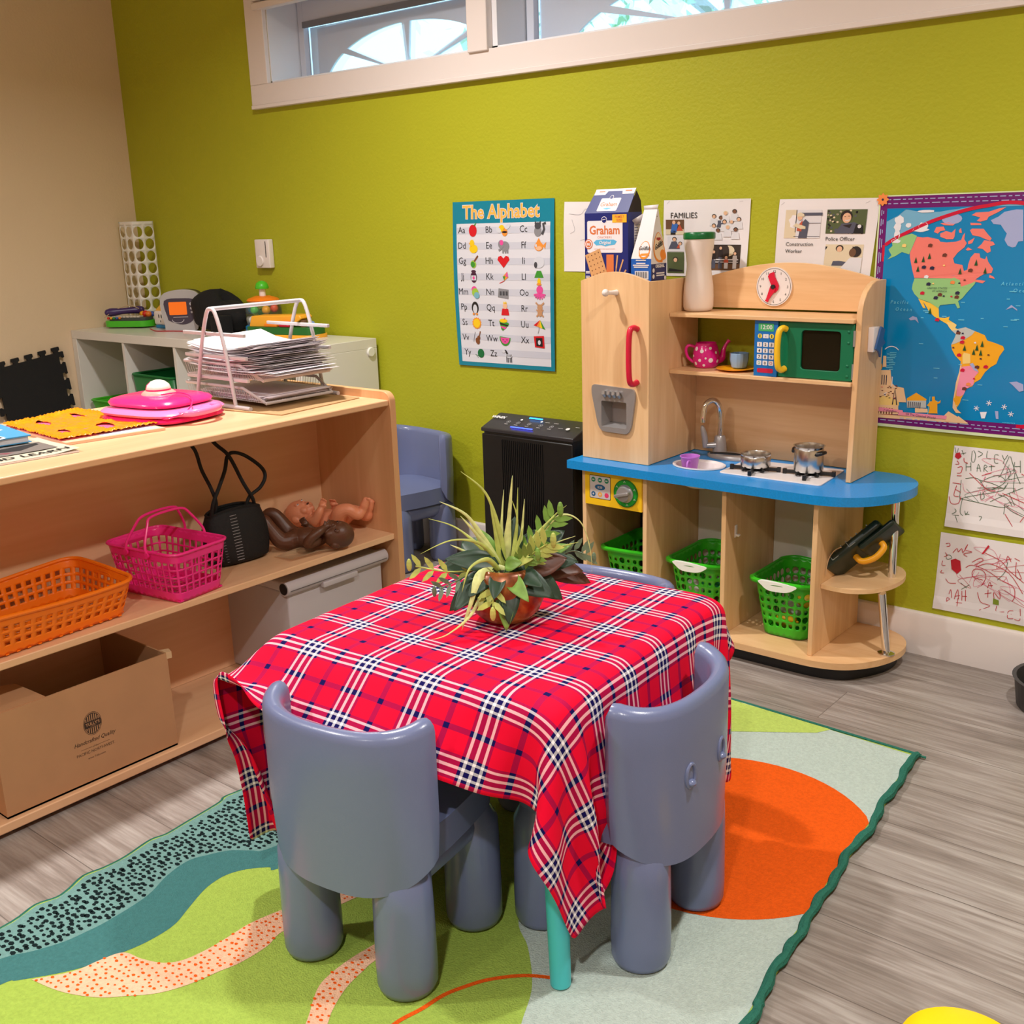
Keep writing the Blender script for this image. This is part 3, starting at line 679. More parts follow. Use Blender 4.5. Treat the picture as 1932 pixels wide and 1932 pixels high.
def sheets():
    r = random.Random(11); mp = [mat('drawing_paper', (244, 238, 242), .75), mat('drawing_paper_lilac', (234, 224, 234), .75), mat('pencil_orange', (232, 190, 170), .8)]
    def sheet(x, y, z, rz, curl, scr, label, grp, mi=0):
        w, h = .28, .216; mb = MB(); ca, sa = math.cos(rz), math.sin(rz); p1, p2, p3 = r.uniform(0, 6), r.uniform(.6, 1.3), r.uniform(-1, 1)
        def f(u, v, dz=0):
            a, b = (u-.5)*w, (v-.5)*h
            zz = curl*(.5*(u*2-1)**2*(1+.4*p3*(v-.5)) + .22*math.sin(p1+u*5*p2)*(v)) + dz
            return (a*ca-b*sa, a*sa+b*ca, zz+curl*.12)
        grid_mesh(mb, 10, 6, f, mi)
        if scr:
            d = Decal(mb, lambda x_, y_, e: f(x_/w+.5, y_/h+.5, e+.0003), .0003)
            for q in range(7):
                P = catmull([(r.uniform(-.09, .11), r.uniform(-.09, .09), 0) for _ in range(4)], 6); d.line([p[:2] for p in P], .0011, 2, 1)
        o = mb.build('sheet_of_paper', mp, smooth=60, solid=.00035, soff=1); o.location = (x, y, z); tag(o, label, 'paper', grp)
        return o
    n = 44
    for i in range(n):
        k = i/n; z = .829+.062*k; cu = .004+.03*k**.7
        lab = 'white sheet of paper in the thick stack on the upper wire tray'; g = 'papers in the upper wire tray'
        if i == n-1: lab, g = 'topmost curled drawing on the wire tray, with faint orange scribbles', None
        x = 2.19+.03*(1-k)+r.uniform(-.022, .022)+(.02 if i < 8 else 0); y = -1.05+r.uniform(-.018, .022)
        sheet(x, y, z, r.uniform(-.12, .12), cu, i >= n-3, lab, g, r.choice((0, 0, 1)) if i < n-3 else 0)
    for i in range(7):
        sheet(2.2+r.uniform(-.01, .012), -1.048+r.uniform(-.008, .008), .7665+.0016*i, r.uniform(-.05, .05), .001, False, 'grey-white sheet of paper in the thin pile on the lowest wire tray', 'papers in the lower wire tray', 1)
sheets()
def pink_toy():
    t = thing('toy_laptop', 'pink clamshell toy with a white dome button on the bookcase top', 'toy', (2.2, -1.36, TOP), math.radians(10))
    pk = mat('hot_pink_plastic', (250, 40, 128), .22, coat=.4); lp = mat('light_pink_plastic', (246, 130, 190), .25, coat=.3); pe = mat('peach_plastic', (250, 160, 150), .3)
    def slab(w, d, z0, z1, r, off=(0, 0), sx=1):
        pr_ = [(0, z0), (.8, z0), (.97, z0+(z1-z0)*.2), (1, z0+(z1-z0)*.5), (.95, z0+(z1-z0)*.8), (.8, z1), (0, z1+.002)]
        mb = MB(); n = 48; vs = []; fs = []
        for k, z in pr_:
            kk = max(k, .001)
            for j in range(n):
                a = 2*PI*j/n; c, s = math.cos(a), math.sin(a); e = .55
                vs.append((off[0]+w/2*kk*math.copysign(abs(c)**e, c), off[1]+d/2*kk*math.copysign(abs(s)**e, s), z))
        for i in range(len(pr_)-1):
            for j in range(n): fs.append((i*n+j, i*n+(j+1) % n, (i+1)*n+(j+1) % n, (i+1)*n+j))
        mb.add(vs, fs); return mb
    slab(.27, .235, .001, .018, .03).build('bottom_shell', pk, t)
    slab(.272, .238, .016, .034, .03).build('light_pink_band', lp, t)
    slab(.232, .2, .033, .056, .03, (-.012, .006)).build('lid', pk, t)
    MB().lathe([(0, .054), (.044, .054), (.041, .061), (.033, .066), (0, .067)], 32, c=(-.02, .01, 0)).build('collar', pe, t)
    mb = MB(); mb.lathe([(0, .066), (.03, .066), (.031, .07), (.0275, .08), (.018, .088), (.007, .0915), (0, .092)], 32, c=(-.02, .01, 0), mi=0)
    for i, f in enumerate(mb.f):
        c = sum((mb.v[q] for q in f), Vector())/len(f)
        if c.x < -.03 or c.z < .072: mb.m[i] = 1
    mb.build('dome_button', [mat('cream_white', (244, 238, 228), .25, coat=.4), pk], t)
    hm = MB(); hm.tube([Vector(q) for q in catmull([(.12, .05, .03), (.15, .04, .03), (.165, .0, .03), (.155, -.045, .028), (.12, -.06, .026)], 6)], .009, 10); hm.build('carry_handle', lp, t)
    MB().tube([Vector(q) for q in catmull([(.02, -.02, .06), (.06, .0, .065), (.1, .0, .058), (.132, -.03, .045), (.137, -.06, .03), (.12, -.095, .02), (.1, -.1, .02)], 7)], .0016, 6).build('pen_cord', pk, t)
pink_toy()
def board():
    bk = [(2.35, -1.475), (2.33, -1.70), (2.03, -1.66), (2.0, -1.45)]
    mb = MB(); pts = [(2.362, -1.462), (2.325, -1.69), (2.06, -1.67), (2.08, -1.44)]
    mb.prism(pts, TOP, TOP+.006, mi=0); d = Decal(mb, lambda x, y, e: (x, y, TOP+.006+e)); d.poly([(2.35, -1.47), (2.33, -1.6), (2.2, -1.6), (2.2, -1.47)], 1, 1)
    o = mb.build('picture_book', [mat('peach_cover', (240, 190, 160), .5), mat('pale_blue_cover', (190, 196, 220), .5)], recalc=True, smooth=0); tag(o, 'thin peach and white picture book under the orange tactile board', 'book'); loc_tag(o, (2.2, -1.56, TOP))
    t = thing('tactile_board', 'square orange embossed plastic board with pink cut-outs', 'board', (2.13, -1.555, TOP+.008), 0)
    # sheet: x -.16..., corners measured
    A, B, Cc, D = Vector((1.985, -1.665)), Vector((2.30, -1.69)), Vector((2.315, -1.45)), Vector((1.93, -1.44))
    def q(u, v): p = (A*(1-u)+B*u)*(1-v)+(D*(1-u)+Cc*u)*v; return p
    import itertools
    mb = MB(); N = 70; hole = [((.28, .3), .1, .07), ((.78, .62), .1, .08), ((.72, .22), .08, .05), ((.25, .75), .1, .045), ((.55, .82), .07, .04)]
    def inh(u, v):
        for (cu, cv), a, b in hole:
            if ((u-cu)/a)**2+((v-cv)/b)**2 < 1: return True
        return False
    def h(u, v):
        z = .0045*max(0, noise.noise(Vector((u*9, v*9, 3)))+.25)+.002*noise.noise(Vector((u*22, v*22, 1)))
        e = min(u, v, 1-u, 1-v)
        if e < .05: z += .0035+.0015*math.sin((u+v)*120)
        for (cu, cv), a, b in hole:
            dd = math.sqrt(((u-cu)/a)**2+((v-cv)/b)**2)
            if dd < 1.45: z += .0025*(1.45-dd)/.45
        return z
    vs = {}; V = []; F = []
    for j in range(N+1):
        for i in range(N+1):
            u, v = i/N, j/N; p = q(u, v); jag = .0015*math.sin(u*150) if j in (0, N) else 0; jag2 = .0015*math.sin(v*150) if i in (0, N) else 0
            vs[i, j] = len(V); V.append((p.x+jag2, p.y+jag, TOP+.0085+h(u, v)))
    for j in range(N):
        for i in range(N):
            if not inh((i+.5)/N, (j+.5)/N): F.append((vs[i, j], vs[i+1, j], vs[i+1, j+1], vs[i, j+1]))
    mb.add(V, F); mb.build('embossed_sheet', mat('glossy_orange_plastic', (252, 150, 14), .22, coat=.3), t, world=True, solid=.0015, soff=-1)
    mb = MB(); mb.prism([tuple(q(.02, .02)), tuple(q(.98, .02)), tuple(q(.98, .98)), tuple(q(.02, .98))], TOP+.0062, TOP+.0075); mb.build('pink_backing', mat('magenta_card', (240, 96, 140), .5, var=.2, vscale=120), t, world=True, recalc=True)
board()
def books():
    M_bw = mat('grey_cover', (205, 196, 176), .5); M_bl = mat('sky_blue_cover', (70, 160, 215), .35)
    # magazine with LEARN
    t = thing('magazine', 'grey and cream magazine reading LEARN at the bookcase edge', 'magazine', (2.3, -1.84, TOP), math.radians(-5.5))
    mb = MB(); mb.box((-.12, -.15, 0), (.105, .14, .0035), mi=0); mb.build('pages', [M_paper], t)
    hz = lambda x, y: .0042+.005*max(0, y-.09)/.05*max(0, x+.04)/.14
    mb = MB(); grid_mesh(mb, 20, 20, lambda u, v: (-.12+.226*u, -.15+.292*v, hz(-.12+.226*u, -.15+.292*v)), 0)
    d = Decal(mb, lambda x, y, e: (x, y, hz(x, y)+.0005+e), .0003)
    d.rect(-.06, -.08, .045, .12, 1, 1); d.poly([(-.03, -.03), (.02, .05), (.04, .1), (-.05, .11)], 2, 2); d.poly([(.0, .0), (.035, .02), (.03, .06)], 3, 3)
    d.text(.085, .08, 'LEARN', .034, 2, 3, 'CENTER', rot=PI/2, bold=.0006); d.text(.085, -.02, 'AND', .034, 2, 3, 'CENTER', rot=PI/2, bold=.0006)
    mb.build('cover', [M_bw, mat('photo_grey', (120, 112, 108), .5), M_ink, mat('photo_maroon', (130, 70, 80), .5)], t, smooth=30)
    t = thing('blue_book', 'glossy sky blue book lying on the magazine', 'book', (2.13, -1.86, TOP+.0095), math.radians(-8))
    MB().box((-.1, -.14, 0), (.1, .14, .012)).build('pages', M_paper, t)
    mb = MB(); mb.box((-.105, -.145, .012), (.105, .145, .0145), mi=0); mb.box((-.105, -.145, -.0015), (.105, .145, 0), mi=0); d = Decal(mb, lambda x, y, e: (x, y, .0145+e))
    r = random.Random(4)
    for k in range(9): a, b = r.uniform(-.08, .08), r.uniform(-.1, .13); d.poly([(a, b), (a+.035, b+.01), (a+.05, b-.012), (a+.01, b-.014)], 1, 1)
    d.line([(-.09, .02), (0, .06), (.095, .05)], .006, 2, 2)
    mb.build('cover', [M_bl, mat('white_ink', (230, 240, 246), .4), mat('navy_ink', (20, 60, 120), .4)], t, smooth=30)
    o = MB().prism(rrect(-.03, -.055, .03, .04, .015, 5), 0, .007).build('yellow_highlighter', mat('pale_yellow_plastic', (246, 224, 110), .35), bevel=.002, recalc=True); o.location = (2.275, -1.885, TOP+.0065); o.rotation_euler = (0, 0, -.1)
    tag(o, 'pale yellow plastic piece on the magazine beside the blue book', 'toy')
books()
CLOTH_DIM = (49, 33); CLOTH_UV = (-.905,.425,-.137,.70)
CLOTH = [
3064,-1827,101,3061,-1801,103,3066,-1776,104,3086,-1761,102,3101,-1777,91,3079,-1775,83,3071,-1749,81,3069,-1723,79,3068,-1696,78,3067,-1669,77,3067,-1643,77,3067,-1616,76,3066,-1589,76,3066,-1563,76,3065,-1536,76,3064,-1510,76,3062,-1484,76,3061,-1458,77,3060,-1431,77,3055,-1406,77,
3049,-1380,77,3046,-1354,77,3052,-1329,77,3050,-1303,77,3029,-1289,77,3004,-1286,77,2994,-1263,75,3012,-1245,70,3037,-1241,64,3046,-1219,58,3039,-1195,52,3018,-1180,46,3002,-1160,40,3067,-1829,128,3064,-1803,130,3070,-1778,132,3093,-1769,127,3093,-1789,115,3073,-1775,110,3070,-1748,108,
3069,-1722,107,3069,-1695,106,3068,-1669,105,3068,-1642,104,3067,-1616,104,3067,-1589,104,3066,-1563,104,3065,-1536,104,3064,-1510,104,3062,-1484,104,3061,-1458,104,3060,-1431,104,3056,-1406,105,3050,-1380,105,3047,-1354,105,3053,-1329,105,3050,-1303,105,3029,-1289,104,3004,-1283,104,2998,-1259,102,
3018,-1245,97,3041,-1237,91,3046,-1212,85,3034,-1190,79,3012,-1177,73,3001,-1155,67,3068,-1831,156,3066,-1805,158,3075,-1781,159,3098,-1781,152,3084,-1796,141,3072,-1774,138,3071,-1747,136,3070,-1721,135,3070,-1694,133,3069,-1668,133,3068,-1641,132,3068,-1615,132,3067,-1589,132,3066,-1562,132,
3065,-1536,132,3064,-1510,132,3062,-1484,132,3061,-1458,132,3060,-1431,132,3056,-1406,133,3050,-1380,133,3047,-1354,133,3053,-1329,133,3050,-1303,132,3029,-1289,132,3005,-1281,132,3002,-1256,129,3024,-1244,124,3044,-1231,118,3045,-1206,112,3028,-1187,106,3007,-1174,100,3002,-1149,95,3069,-1833,184,
3068,-1808,186,3080,-1786,187,3099,-1795,177,3078,-1798,168,3072,-1773,165,3072,-1746,164,3071,-1720,162,3070,-1694,161,3070,-1667,161,3069,-1641,160,3068,-1614,160,3068,-1588,160,3066,-1562,160,3065,-1536,160,3064,-1510,160,3062,-1484,160,3061,-1457,160,3060,-1431,161,3056,-1406,161,3051,-1380,161,
3048,-1354,161,3053,-1329,161,3050,-1303,161,3030,-1289,160,3006,-1278,160,3007,-1253,157,3029,-1243,151,3046,-1225,146,3042,-1200,140,3022,-1186,133,3004,-1169,127,3005,-1144,122,3071,-1836,212,3070,-1810,215,3086,-1792,214,3095,-1809,202,3074,-1799,196,3073,-1772,193,3072,-1746,191,3072,-1719,190,
3071,-1693,189,3071,-1666,189,3070,-1640,188,3069,-1614,188,3068,-1588,188,3067,-1561,188,3065,-1535,188,3064,-1509,188,3062,-1483,188,3061,-1457,189,3060,-1431,189,3057,-1405,189,3052,-1380,189,3048,-1354,189,3053,-1329,189,3050,-1303,189,3030,-1288,189,3008,-1275,188,3012,-1251,185,3035,-1241,179,
3046,-1219,173,3038,-1196,167,3016,-1184,161,3003,-1163,155,3012,-1140,149,3072,-1840,240,3072,-1814,243,3092,-1801,241,3088,-1818,228,3074,-1798,224,3073,-1771,221,3073,-1745,219,3072,-1718,218,3072,-1692,217,3071,-1666,217,3071,-1639,216,3069,-1613,216,3068,-1587,216,3067,-1561,216,3066,-1535,217,
3064,-1509,217,3062,-1483,217,3061,-1457,217,3059,-1431,217,3057,-1405,217,3052,-1380,218,3049,-1354,218,3053,-1328,217,3050,-1303,217,3030,-1288,217,3010,-1272,216,3017,-1248,213,3039,-1237,207,3046,-1213,201,3033,-1192,195,3011,-1181,189,3004,-1157,183,3020,-1138,175,3075,-1844,268,3075,-1819,273,
3096,-1813,268,3080,-1822,256,3074,-1796,251,3074,-1770,249,3072,-1743,247,3072,-1717,246,3072,-1691,245,3072,-1665,245,3071,-1639,245,3070,-1613,245,3069,-1587,245,3067,-1561,245,3066,-1535,245,3064,-1509,245,3062,-1483,245,3061,-1457,246,3059,-1431,246,3057,-1405,246,3053,-1379,246,3049,-1354,246,
3053,-1328,246,3050,-1303,246,3031,-1287,246,3013,-1269,245,3022,-1246,241,3043,-1232,235,3045,-1208,229,3027,-1190,223,3007,-1176,217,3009,-1151,210,3029,-1138,202,3078,-1851,296,3077,-1826,303,3095,-1827,296,3076,-1820,283,3072,-1794,279,3068,-1768,276,3071,-1742,275,3073,-1716,274,3073,-1690,274,
3073,-1664,273,3072,-1638,273,3070,-1612,273,3069,-1586,273,3067,-1560,274,3066,-1534,274,3064,-1508,274,3062,-1482,274,3061,-1456,274,3059,-1430,275,3057,-1405,275,3053,-1379,275,3050,-1353,275,3052,-1328,275,3050,-1302,275,3031,-1285,275,3016,-1265,273,3027,-1243,269,3045,-1227,263,3042,-1202,257,
3022,-1189,251,3007,-1169,245,3016,-1147,237,3040,-1141,227,3081,-1861,322,3075,-1835,331,3081,-1838,317,3067,-1819,308,3061,-1793,304,3066,-1767,303,3071,-1742,303,3073,-1716,302,3074,-1689,302,3073,-1663,302,3072,-1637,302,3071,-1611,302,3069,-1586,302,3068,-1560,302,3066,-1534,303,3064,-1508,303,
3062,-1482,303,3061,-1456,303,3059,-1430,304,3057,-1404,304,3054,-1379,304,3050,-1353,304,3052,-1327,304,3050,-1302,304,3033,-1284,303,3019,-1262,302,3032,-1241,297,3046,-1221,292,3038,-1198,286,3017,-1186,279,3010,-1162,272,3027,-1146,263,3050,-1149,252,3091,-1870,341,3074,-1854,352,3061,-1846,334,
3056,-1819,333,3062,-1793,332,3067,-1767,331,3071,-1741,331,3074,-1715,331,3074,-1689,331,3074,-1663,331,3073,-1637,331,3071,-1611,331,3070,-1585,331,3068,-1559,331,3066,-1533,332,3064,-1507,332,3062,-1482,332,3061,-1456,333,3059,-1430,333,3057,-1404,333,3054,-1378,333,3051,-1353,333,3051,-1327,333,
3050,-1301,333,3034,-1281,333,3023,-1259,331,3036,-1238,326,3046,-1216,321,3033,-1195,314,3014,-1180,308,3016,-1157,300,3038,-1149,289,3057,-1162,276,3090,-1870,372,3064,-1870,364,3057,-1846,361,3061,-1820,360,3065,-1793,359,3069,-1767,359,3072,-1741,359,3075,-1715,359,3075,-1689,359,3074,-1663,359,
3073,-1637,360,3072,-1611,360,3070,-1585,360,3068,-1559,360,3066,-1533,361,3064,-1507,361,3063,-1481,361,3061,-1455,362,3059,-1430,362,3057,-1404,362,3054,-1378,363,3052,-1352,363,3051,-1327,363,3050,-1301,362,3037,-1279,362,3027,-1256,360,3040,-1235,355,3045,-1211,350,3028,-1193,343,3014,-1173,336,
3027,-1154,326,3049,-1158,313,3066,-1172,300,3085,-1870,397,3058,-1870,391,3054,-1845,388,3060,-1819,387,3066,-1793,387,3071,-1767,387,3074,-1741,387,3076,-1715,388,3076,-1689,388,3075,-1663,388,3074,-1637,389,3072,-1611,389,3070,-1585,389,3068,-1559,390,3066,-1533,390,3065,-1507,390,3063,-1481,391,
3061,-1455,391,3059,-1429,391,3057,-1403,392,3054,-1377,392,3052,-1352,392,3051,-1326,392,3049,-1300,392,3039,-1277,391,3032,-1253,390,3042,-1231,385,3042,-1206,379,3025,-1189,372,3020,-1166,364,3040,-1157,351,3058,-1169,337,3080,-1170,323,3081,-1870,423,3055,-1870,418,3053,-1844,416,3060,-1818,415,
3068,-1793,415,3074,-1767,415,3077,-1741,416,3077,-1715,416,3077,-1689,417,3076,-1663,417,3074,-1637,418,3072,-1611,418,3070,-1585,418,3069,-1559,419,3067,-1533,419,3065,-1507,420,3063,-1481,420,3061,-1455,420,3059,-1429,421,3057,-1403,421,3054,-1377,422,3052,-1351,422,3050,-1325,422,3048,-1300,422,
3042,-1275,421,3036,-1250,419,3043,-1226,415,3039,-1202,409,3024,-1183,402,3032,-1162,390,3052,-1167,375,3073,-1169,360,3084,-1152,344,3080,-1870,447,3056,-1870,445,3058,-1843,442,3059,-1817,442,3068,-1792,442,3077,-1767,443,3079,-1741,444,3079,-1715,445,3078,-1689,446,3076,-1663,446,3075,-1637,447,
3073,-1611,447,3071,-1585,448,3069,-1558,448,3067,-1532,448,3065,-1506,449,3063,-1480,449,3061,-1454,450,3059,-1428,450,3057,-1402,451,3055,-1376,451,3052,-1350,451,3050,-1324,452,3048,-1298,451,3045,-1273,451,3041,-1247,449,3042,-1221,445,3037,-1197,439,3030,-1175,430,3047,-1165,415,3067,-1169,398,
3077,-1152,381,3070,-1136,361,3088,-1870,469,3085,-1870,443,3084,-1843,445,3082,-1818,456,3078,-1795,468,3081,-1768,471,3083,-1742,473,3081,-1716,474,3079,-1690,475,3077,-1663,475,3075,-1637,476,3073,-1611,476,3071,-1585,477,3069,-1558,477,3067,-1532,478,3065,-1506,478,3063,-1480,479,3061,-1454,479,
3059,-1428,480,3057,-1402,480,3055,-1376,481,3052,-1350,481,3050,-1323,481,3048,-1297,481,3046,-1271,480,3044,-1244,479,3042,-1217,476,3039,-1191,469,3044,-1170,456,3063,-1168,437,3070,-1151,419,3067,-1134,399,3072,-1117,380,3117,-1870,466,3113,-1870,441,3110,-1843,453,3107,-1820,467,3102,-1796,481,
3097,-1772,494,3093,-1744,499,3092,-1717,500,3090,-1690,500,3089,-1663,500,3087,-1636,501,3086,-1610,501,3084,-1584,501,3083,-1558,501,3081,-1531,501,3080,-1505,501,3078,-1479,502,3077,-1453,502,3076,-1427,502,3074,-1401,502,3072,-1374,502,3071,-1348,502,3069,-1322,502,3067,-1295,502,3064,-1268,502,
3061,-1241,502,3057,-1213,501,3052,-1184,500,3063,-1167,477,3071,-1150,457,3080,-1136,435,3089,-1128,412,3096,-1121,387,3146,-1870,458,3139,-1859,439,3136,-1834,448,3132,-1811,462,3128,-1789,479,3125,-1768,497,3126,-1737,502,3125,-1711,502,3123,-1685,502,3122,-1659,502,3120,-1633,502,3119,-1607,502,
3118,-1581,502,3116,-1554,502,3115,-1528,502,3114,-1502,502,3112,-1476,502,3111,-1450,502,3109,-1424,502,3108,-1398,502,3107,-1372,502,3105,-1345,502,3104,-1319,502,3103,-1293,502,3101,-1267,502,3100,-1241,502,3099,-1215,502,3086,-1186,502,3089,-1167,486,3094,-1162,460,3098,-1156,435,3101,-1152,409,
3104,-1147,384,3166,-1870,433,3167,-1857,446,3163,-1831,452,3159,-1808,464,3155,-1786,480,3153,-1763,495,3150,-1739,502,3152,-1710,502,3151,-1684,502,3149,-1657,502,3148,-1631,502,3147,-1605,502,3145,-1579,502,3144,-1553,502,3143,-1527,502,3141,-1501,502,3140,-1475,502,3139,-1448,502,3137,-1422,502,
3136,-1396,502,3134,-1370,502,3133,-1344,502,3132,-1318,502,3130,-1292,502,3129,-1266,502,3128,-1240,502,3126,-1213,502,3117,-1186,502,3118,-1165,488,3121,-1164,462,3123,-1164,435,3124,-1164,409,3125,-1164,383,3192,-1870,423,3192,-1851,440,3189,-1827,452,3185,-1804,464,3183,-1782,480,3181,-1761,495,
3179,-1736,502,3180,-1708,502,3179,-1682,502,3177,-1656,502,3176,-1630,502,3174,-1604,502,3173,-1578,502,3172,-1552,502,3170,-1525,502,3169,-1499,502,3168,-1473,502,3166,-1447,502,3165,-1421,502,3163,-1395,502,3162,-1369,502,3161,-1343,502,3159,-1316,502,3158,-1290,502,3157,-1264,502,3155,-1238,502,
3154,-1212,502,3147,-1185,502,3147,-1163,490,3149,-1162,463,3151,-1162,437,3152,-1161,410,3153,-1162,384,3217,-1860,412,3215,-1839,428,3213,-1819,444,3212,-1799,462,3211,-1780,480,3209,-1758,494,3207,-1734,502,3208,-1707,502,3206,-1681,502,3205,-1655,502,3203,-1628,502,3202,-1602,502,3201,-1576,502,
3199,-1550,502,3198,-1524,502,3197,-1498,502,3195,-1472,502,3194,-1446,502,3193,-1419,502,3191,-1393,502,3190,-1367,502,3188,-1341,502,3187,-1315,502,3186,-1289,502,3184,-1263,502,3183,-1237,502,3182,-1210,502,3176,-1184,502,3175,-1161,490,3177,-1160,464,3178,-1159,437,3179,-1159,411,3180,-1159,385,
3243,-1854,407,3242,-1835,425,3241,-1816,443,3240,-1797,462,3238,-1778,480,3237,-1756,494,3235,-1732,502,3235,-1705,502,3234,-1679,502,3232,-1653,502,3231,-1627,502,3230,-1601,502,3228,-1575,502,3227,-1549,502,3226,-1522,502,3224,-1496,502,3223,-1470,502,3222,-1444,502,3220,-1418,502,3219,-1392,502,
3217,-1366,502,3216,-1340,502,3215,-1314,502,3213,-1287,502,3212,-1261,502,3211,-1235,502,3209,-1209,502,3205,-1182,502,3204,-1159,491,3205,-1157,464,3206,-1157,438,3207,-1157,412,3208,-1157,385,3271,-1852,407,3270,-1833,425,3269,-1814,443,3267,-1795,461,3266,-1776,480,3265,-1754,493,3263,-1730,502,
3263,-1704,502,3262,-1678,502,3260,-1652,502,3259,-1626,502,3257,-1599,502,3256,-1573,502,3255,-1547,502,3253,-1521,502,3252,-1495,502,3251,-1469,502,3249,-1443,502,3248,-1417,502,3246,-1390,502,3245,-1364,502,3244,-1338,502,3242,-1312,502,3241,-1286,502,3240,-1260,502,3238,-1234,502,3237,-1208,502,
3233,-1180,502,3232,-1157,491,3233,-1155,465,3234,-1155,439,3235,-1155,412,3235,-1155,386,3299,-1850,407,3297,-1831,425,3296,-1812,443,3295,-1793,461,3294,-1774,479,3293,-1753,495,3291,-1729,502,3291,-1702,502,3289,-1676,502,3288,-1650,502,3286,-1624,502,3285,-1598,502,3284,-1572,502,3282,-1546,502,
3281,-1520,502,3280,-1493,502,3278,-1467,502,3277,-1441,502,3276,-1415,502,3274,-1389,502,3273,-1363,502,3271,-1337,502,3270,-1311,502,3269,-1285,502,3267,-1258,502,3266,-1232,502,3265,-1206,502,3262,-1179,502,3260,-1155,492,3261,-1153,465,3262,-1153,439,3262,-1153,413,3263,-1153,387,3326,-1848,407,
3325,-1829,425,3324,-1810,443,3323,-1791,461,3322,-1772,479,3321,-1753,497,3319,-1727,502,3318,-1701,502,3317,-1675,502,3316,-1649,502,3314,-1623,502,3313,-1596,502,3311,-1570,502,3310,-1544,502,3309,-1518,502,3307,-1492,502,3306,-1466,502,3305,-1440,502,3303,-1414,502,3302,-1388,502,3300,-1361,502,
3299,-1335,502,3298,-1309,502,3296,-1283,502,3295,-1257,502,3294,-1231,502,3292,-1205,502,3290,-1177,502,3288,-1154,492,3289,-1151,466,3290,-1151,440,3290,-1151,413,3291,-1151,387,3354,-1846,407,3353,-1827,425,3352,-1808,443,3351,-1789,461,3350,-1770,479,3349,-1751,497,3347,-1726,502,3346,-1700,502,
3345,-1673,502,3343,-1647,502,3342,-1621,502,3340,-1595,502,3339,-1569,502,3338,-1543,502,3336,-1517,502,3335,-1491,502,3334,-1464,502,3332,-1438,502,3331,-1412,502,3329,-1386,502,3328,-1360,502,3327,-1334,502,3325,-1308,502,3324,-1282,502,3323,-1255,502,3321,-1229,502,3320,-1203,502,3318,-1176,502,
3316,-1152,493,3317,-1148,467,3317,-1148,440,3318,-1148,414,3319,-1148,388,3382,-1844,406,3381,-1825,424,3380,-1806,442,3378,-1787,460,3377,-1769,478,3376,-1750,496,3375,-1724,502,3374,-1698,502,3372,-1672,502,3371,-1646,502,3369,-1620,502,3368,-1594,502,3367,-1567,502,3365,-1541,502,3364,-1515,502,
3363,-1489,502,3361,-1463,502,3360,-1437,502,3359,-1411,502,3357,-1385,502,3356,-1359,502,3354,-1332,502,3353,-1306,502,3352,-1280,502,3350,-1254,502,3349,-1228,502,3348,-1202,502,3346,-1174,502,3344,-1150,493,3345,-1146,467,3345,-1146,441,3346,-1146,415,3347,-1146,389,3409,-1842,405,3408,-1823,423,
3407,-1804,441,3406,-1785,459,3405,-1767,477,3404,-1748,496,3403,-1723,502,3401,-1697,502,3400,-1671,502,3399,-1644,502,3397,-1618,502,3396,-1592,502,3394,-1566,502,3393,-1540,502,3392,-1514,502,3390,-1488,502,3389,-1462,502,3388,-1435,502,3386,-1409,502,3385,-1383,502,3383,-1357,502,3382,-1331,502,
3381,-1305,502,3379,-1279,502,3378,-1253,502,3377,-1226,502,3375,-1200,502,3374,-1174,502,3372,-1148,494,3373,-1144,468,3373,-1144,442,3374,-1144,416,3375,-1144,389,3436,-1835,400,3435,-1817,419,3434,-1799,438,3434,-1782,457,3433,-1764,476,3432,-1746,495,3431,-1721,502,3429,-1695,502,3428,-1669,502,
3426,-1643,502,3425,-1617,502,3423,-1591,502,3422,-1565,502,3421,-1538,502,3419,-1512,502,3418,-1486,502,3417,-1460,502,3415,-1434,502,3414,-1408,502,3413,-1382,502,3411,-1356,502,3410,-1329,502,3408,-1303,502,3407,-1277,502,3406,-1251,502,3404,-1225,502,3403,-1199,502,3402,-1173,502,3400,-1146,495,
3401,-1142,469,3401,-1142,443,3402,-1142,416,3403,-1142,390,3463,-1829,395,3462,-1812,415,3462,-1795,434,3461,-1778,454,3461,-1761,474,3460,-1744,494,3459,-1720,502,3457,-1694,502,3455,-1668,502,3454,-1641,502,3452,-1615,502,3451,-1589,502,3450,-1563,502,3448,-1537,502,3447,-1511,502,3446,-1485,502,
3444,-1459,502,3443,-1433,502,3442,-1406,502,3440,-1380,502,3439,-1354,502,3437,-1328,502,3436,-1302,502,3435,-1276,502,3433,-1250,502,3432,-1224,502,3431,-1197,502,3429,-1171,502,3428,-1145,495,3428,-1140,470,3429,-1140,444,3430,-1140,417,3430,-1140,391,3490,-1823,391,3489,-1807,411,3489,-1791,432,
3489,-1775,452,3488,-1759,473,3488,-1743,493,3487,-1718,502,3484,-1692,502,3483,-1666,502,3482,-1640,502,3480,-1614,502,3479,-1588,502,3477,-1562,502,3476,-1536,502,3475,-1509,502,3473,-1483,502,3472,-1457,502,3471,-1431,502,3469,-1405,502,3468,-1379,502,3466,-1353,502,3465,-1327,502,3464,-1300,502,
3462,-1274,502,3461,-1248,502,3460,-1222,502,3458,-1196,502,3457,-1170,502,3456,-1143,496,3456,-1137,471,3457,-1137,444,3457,-1137,418,3458,-1137,392,3517,-1817,387,3517,-1802,408,3516,-1787,429,3516,-1771,450,3516,-1756,471,3516,-1741,492,3515,-1717,502,3512,-1691,502,3511,-1665,502,3509,-1639,502,
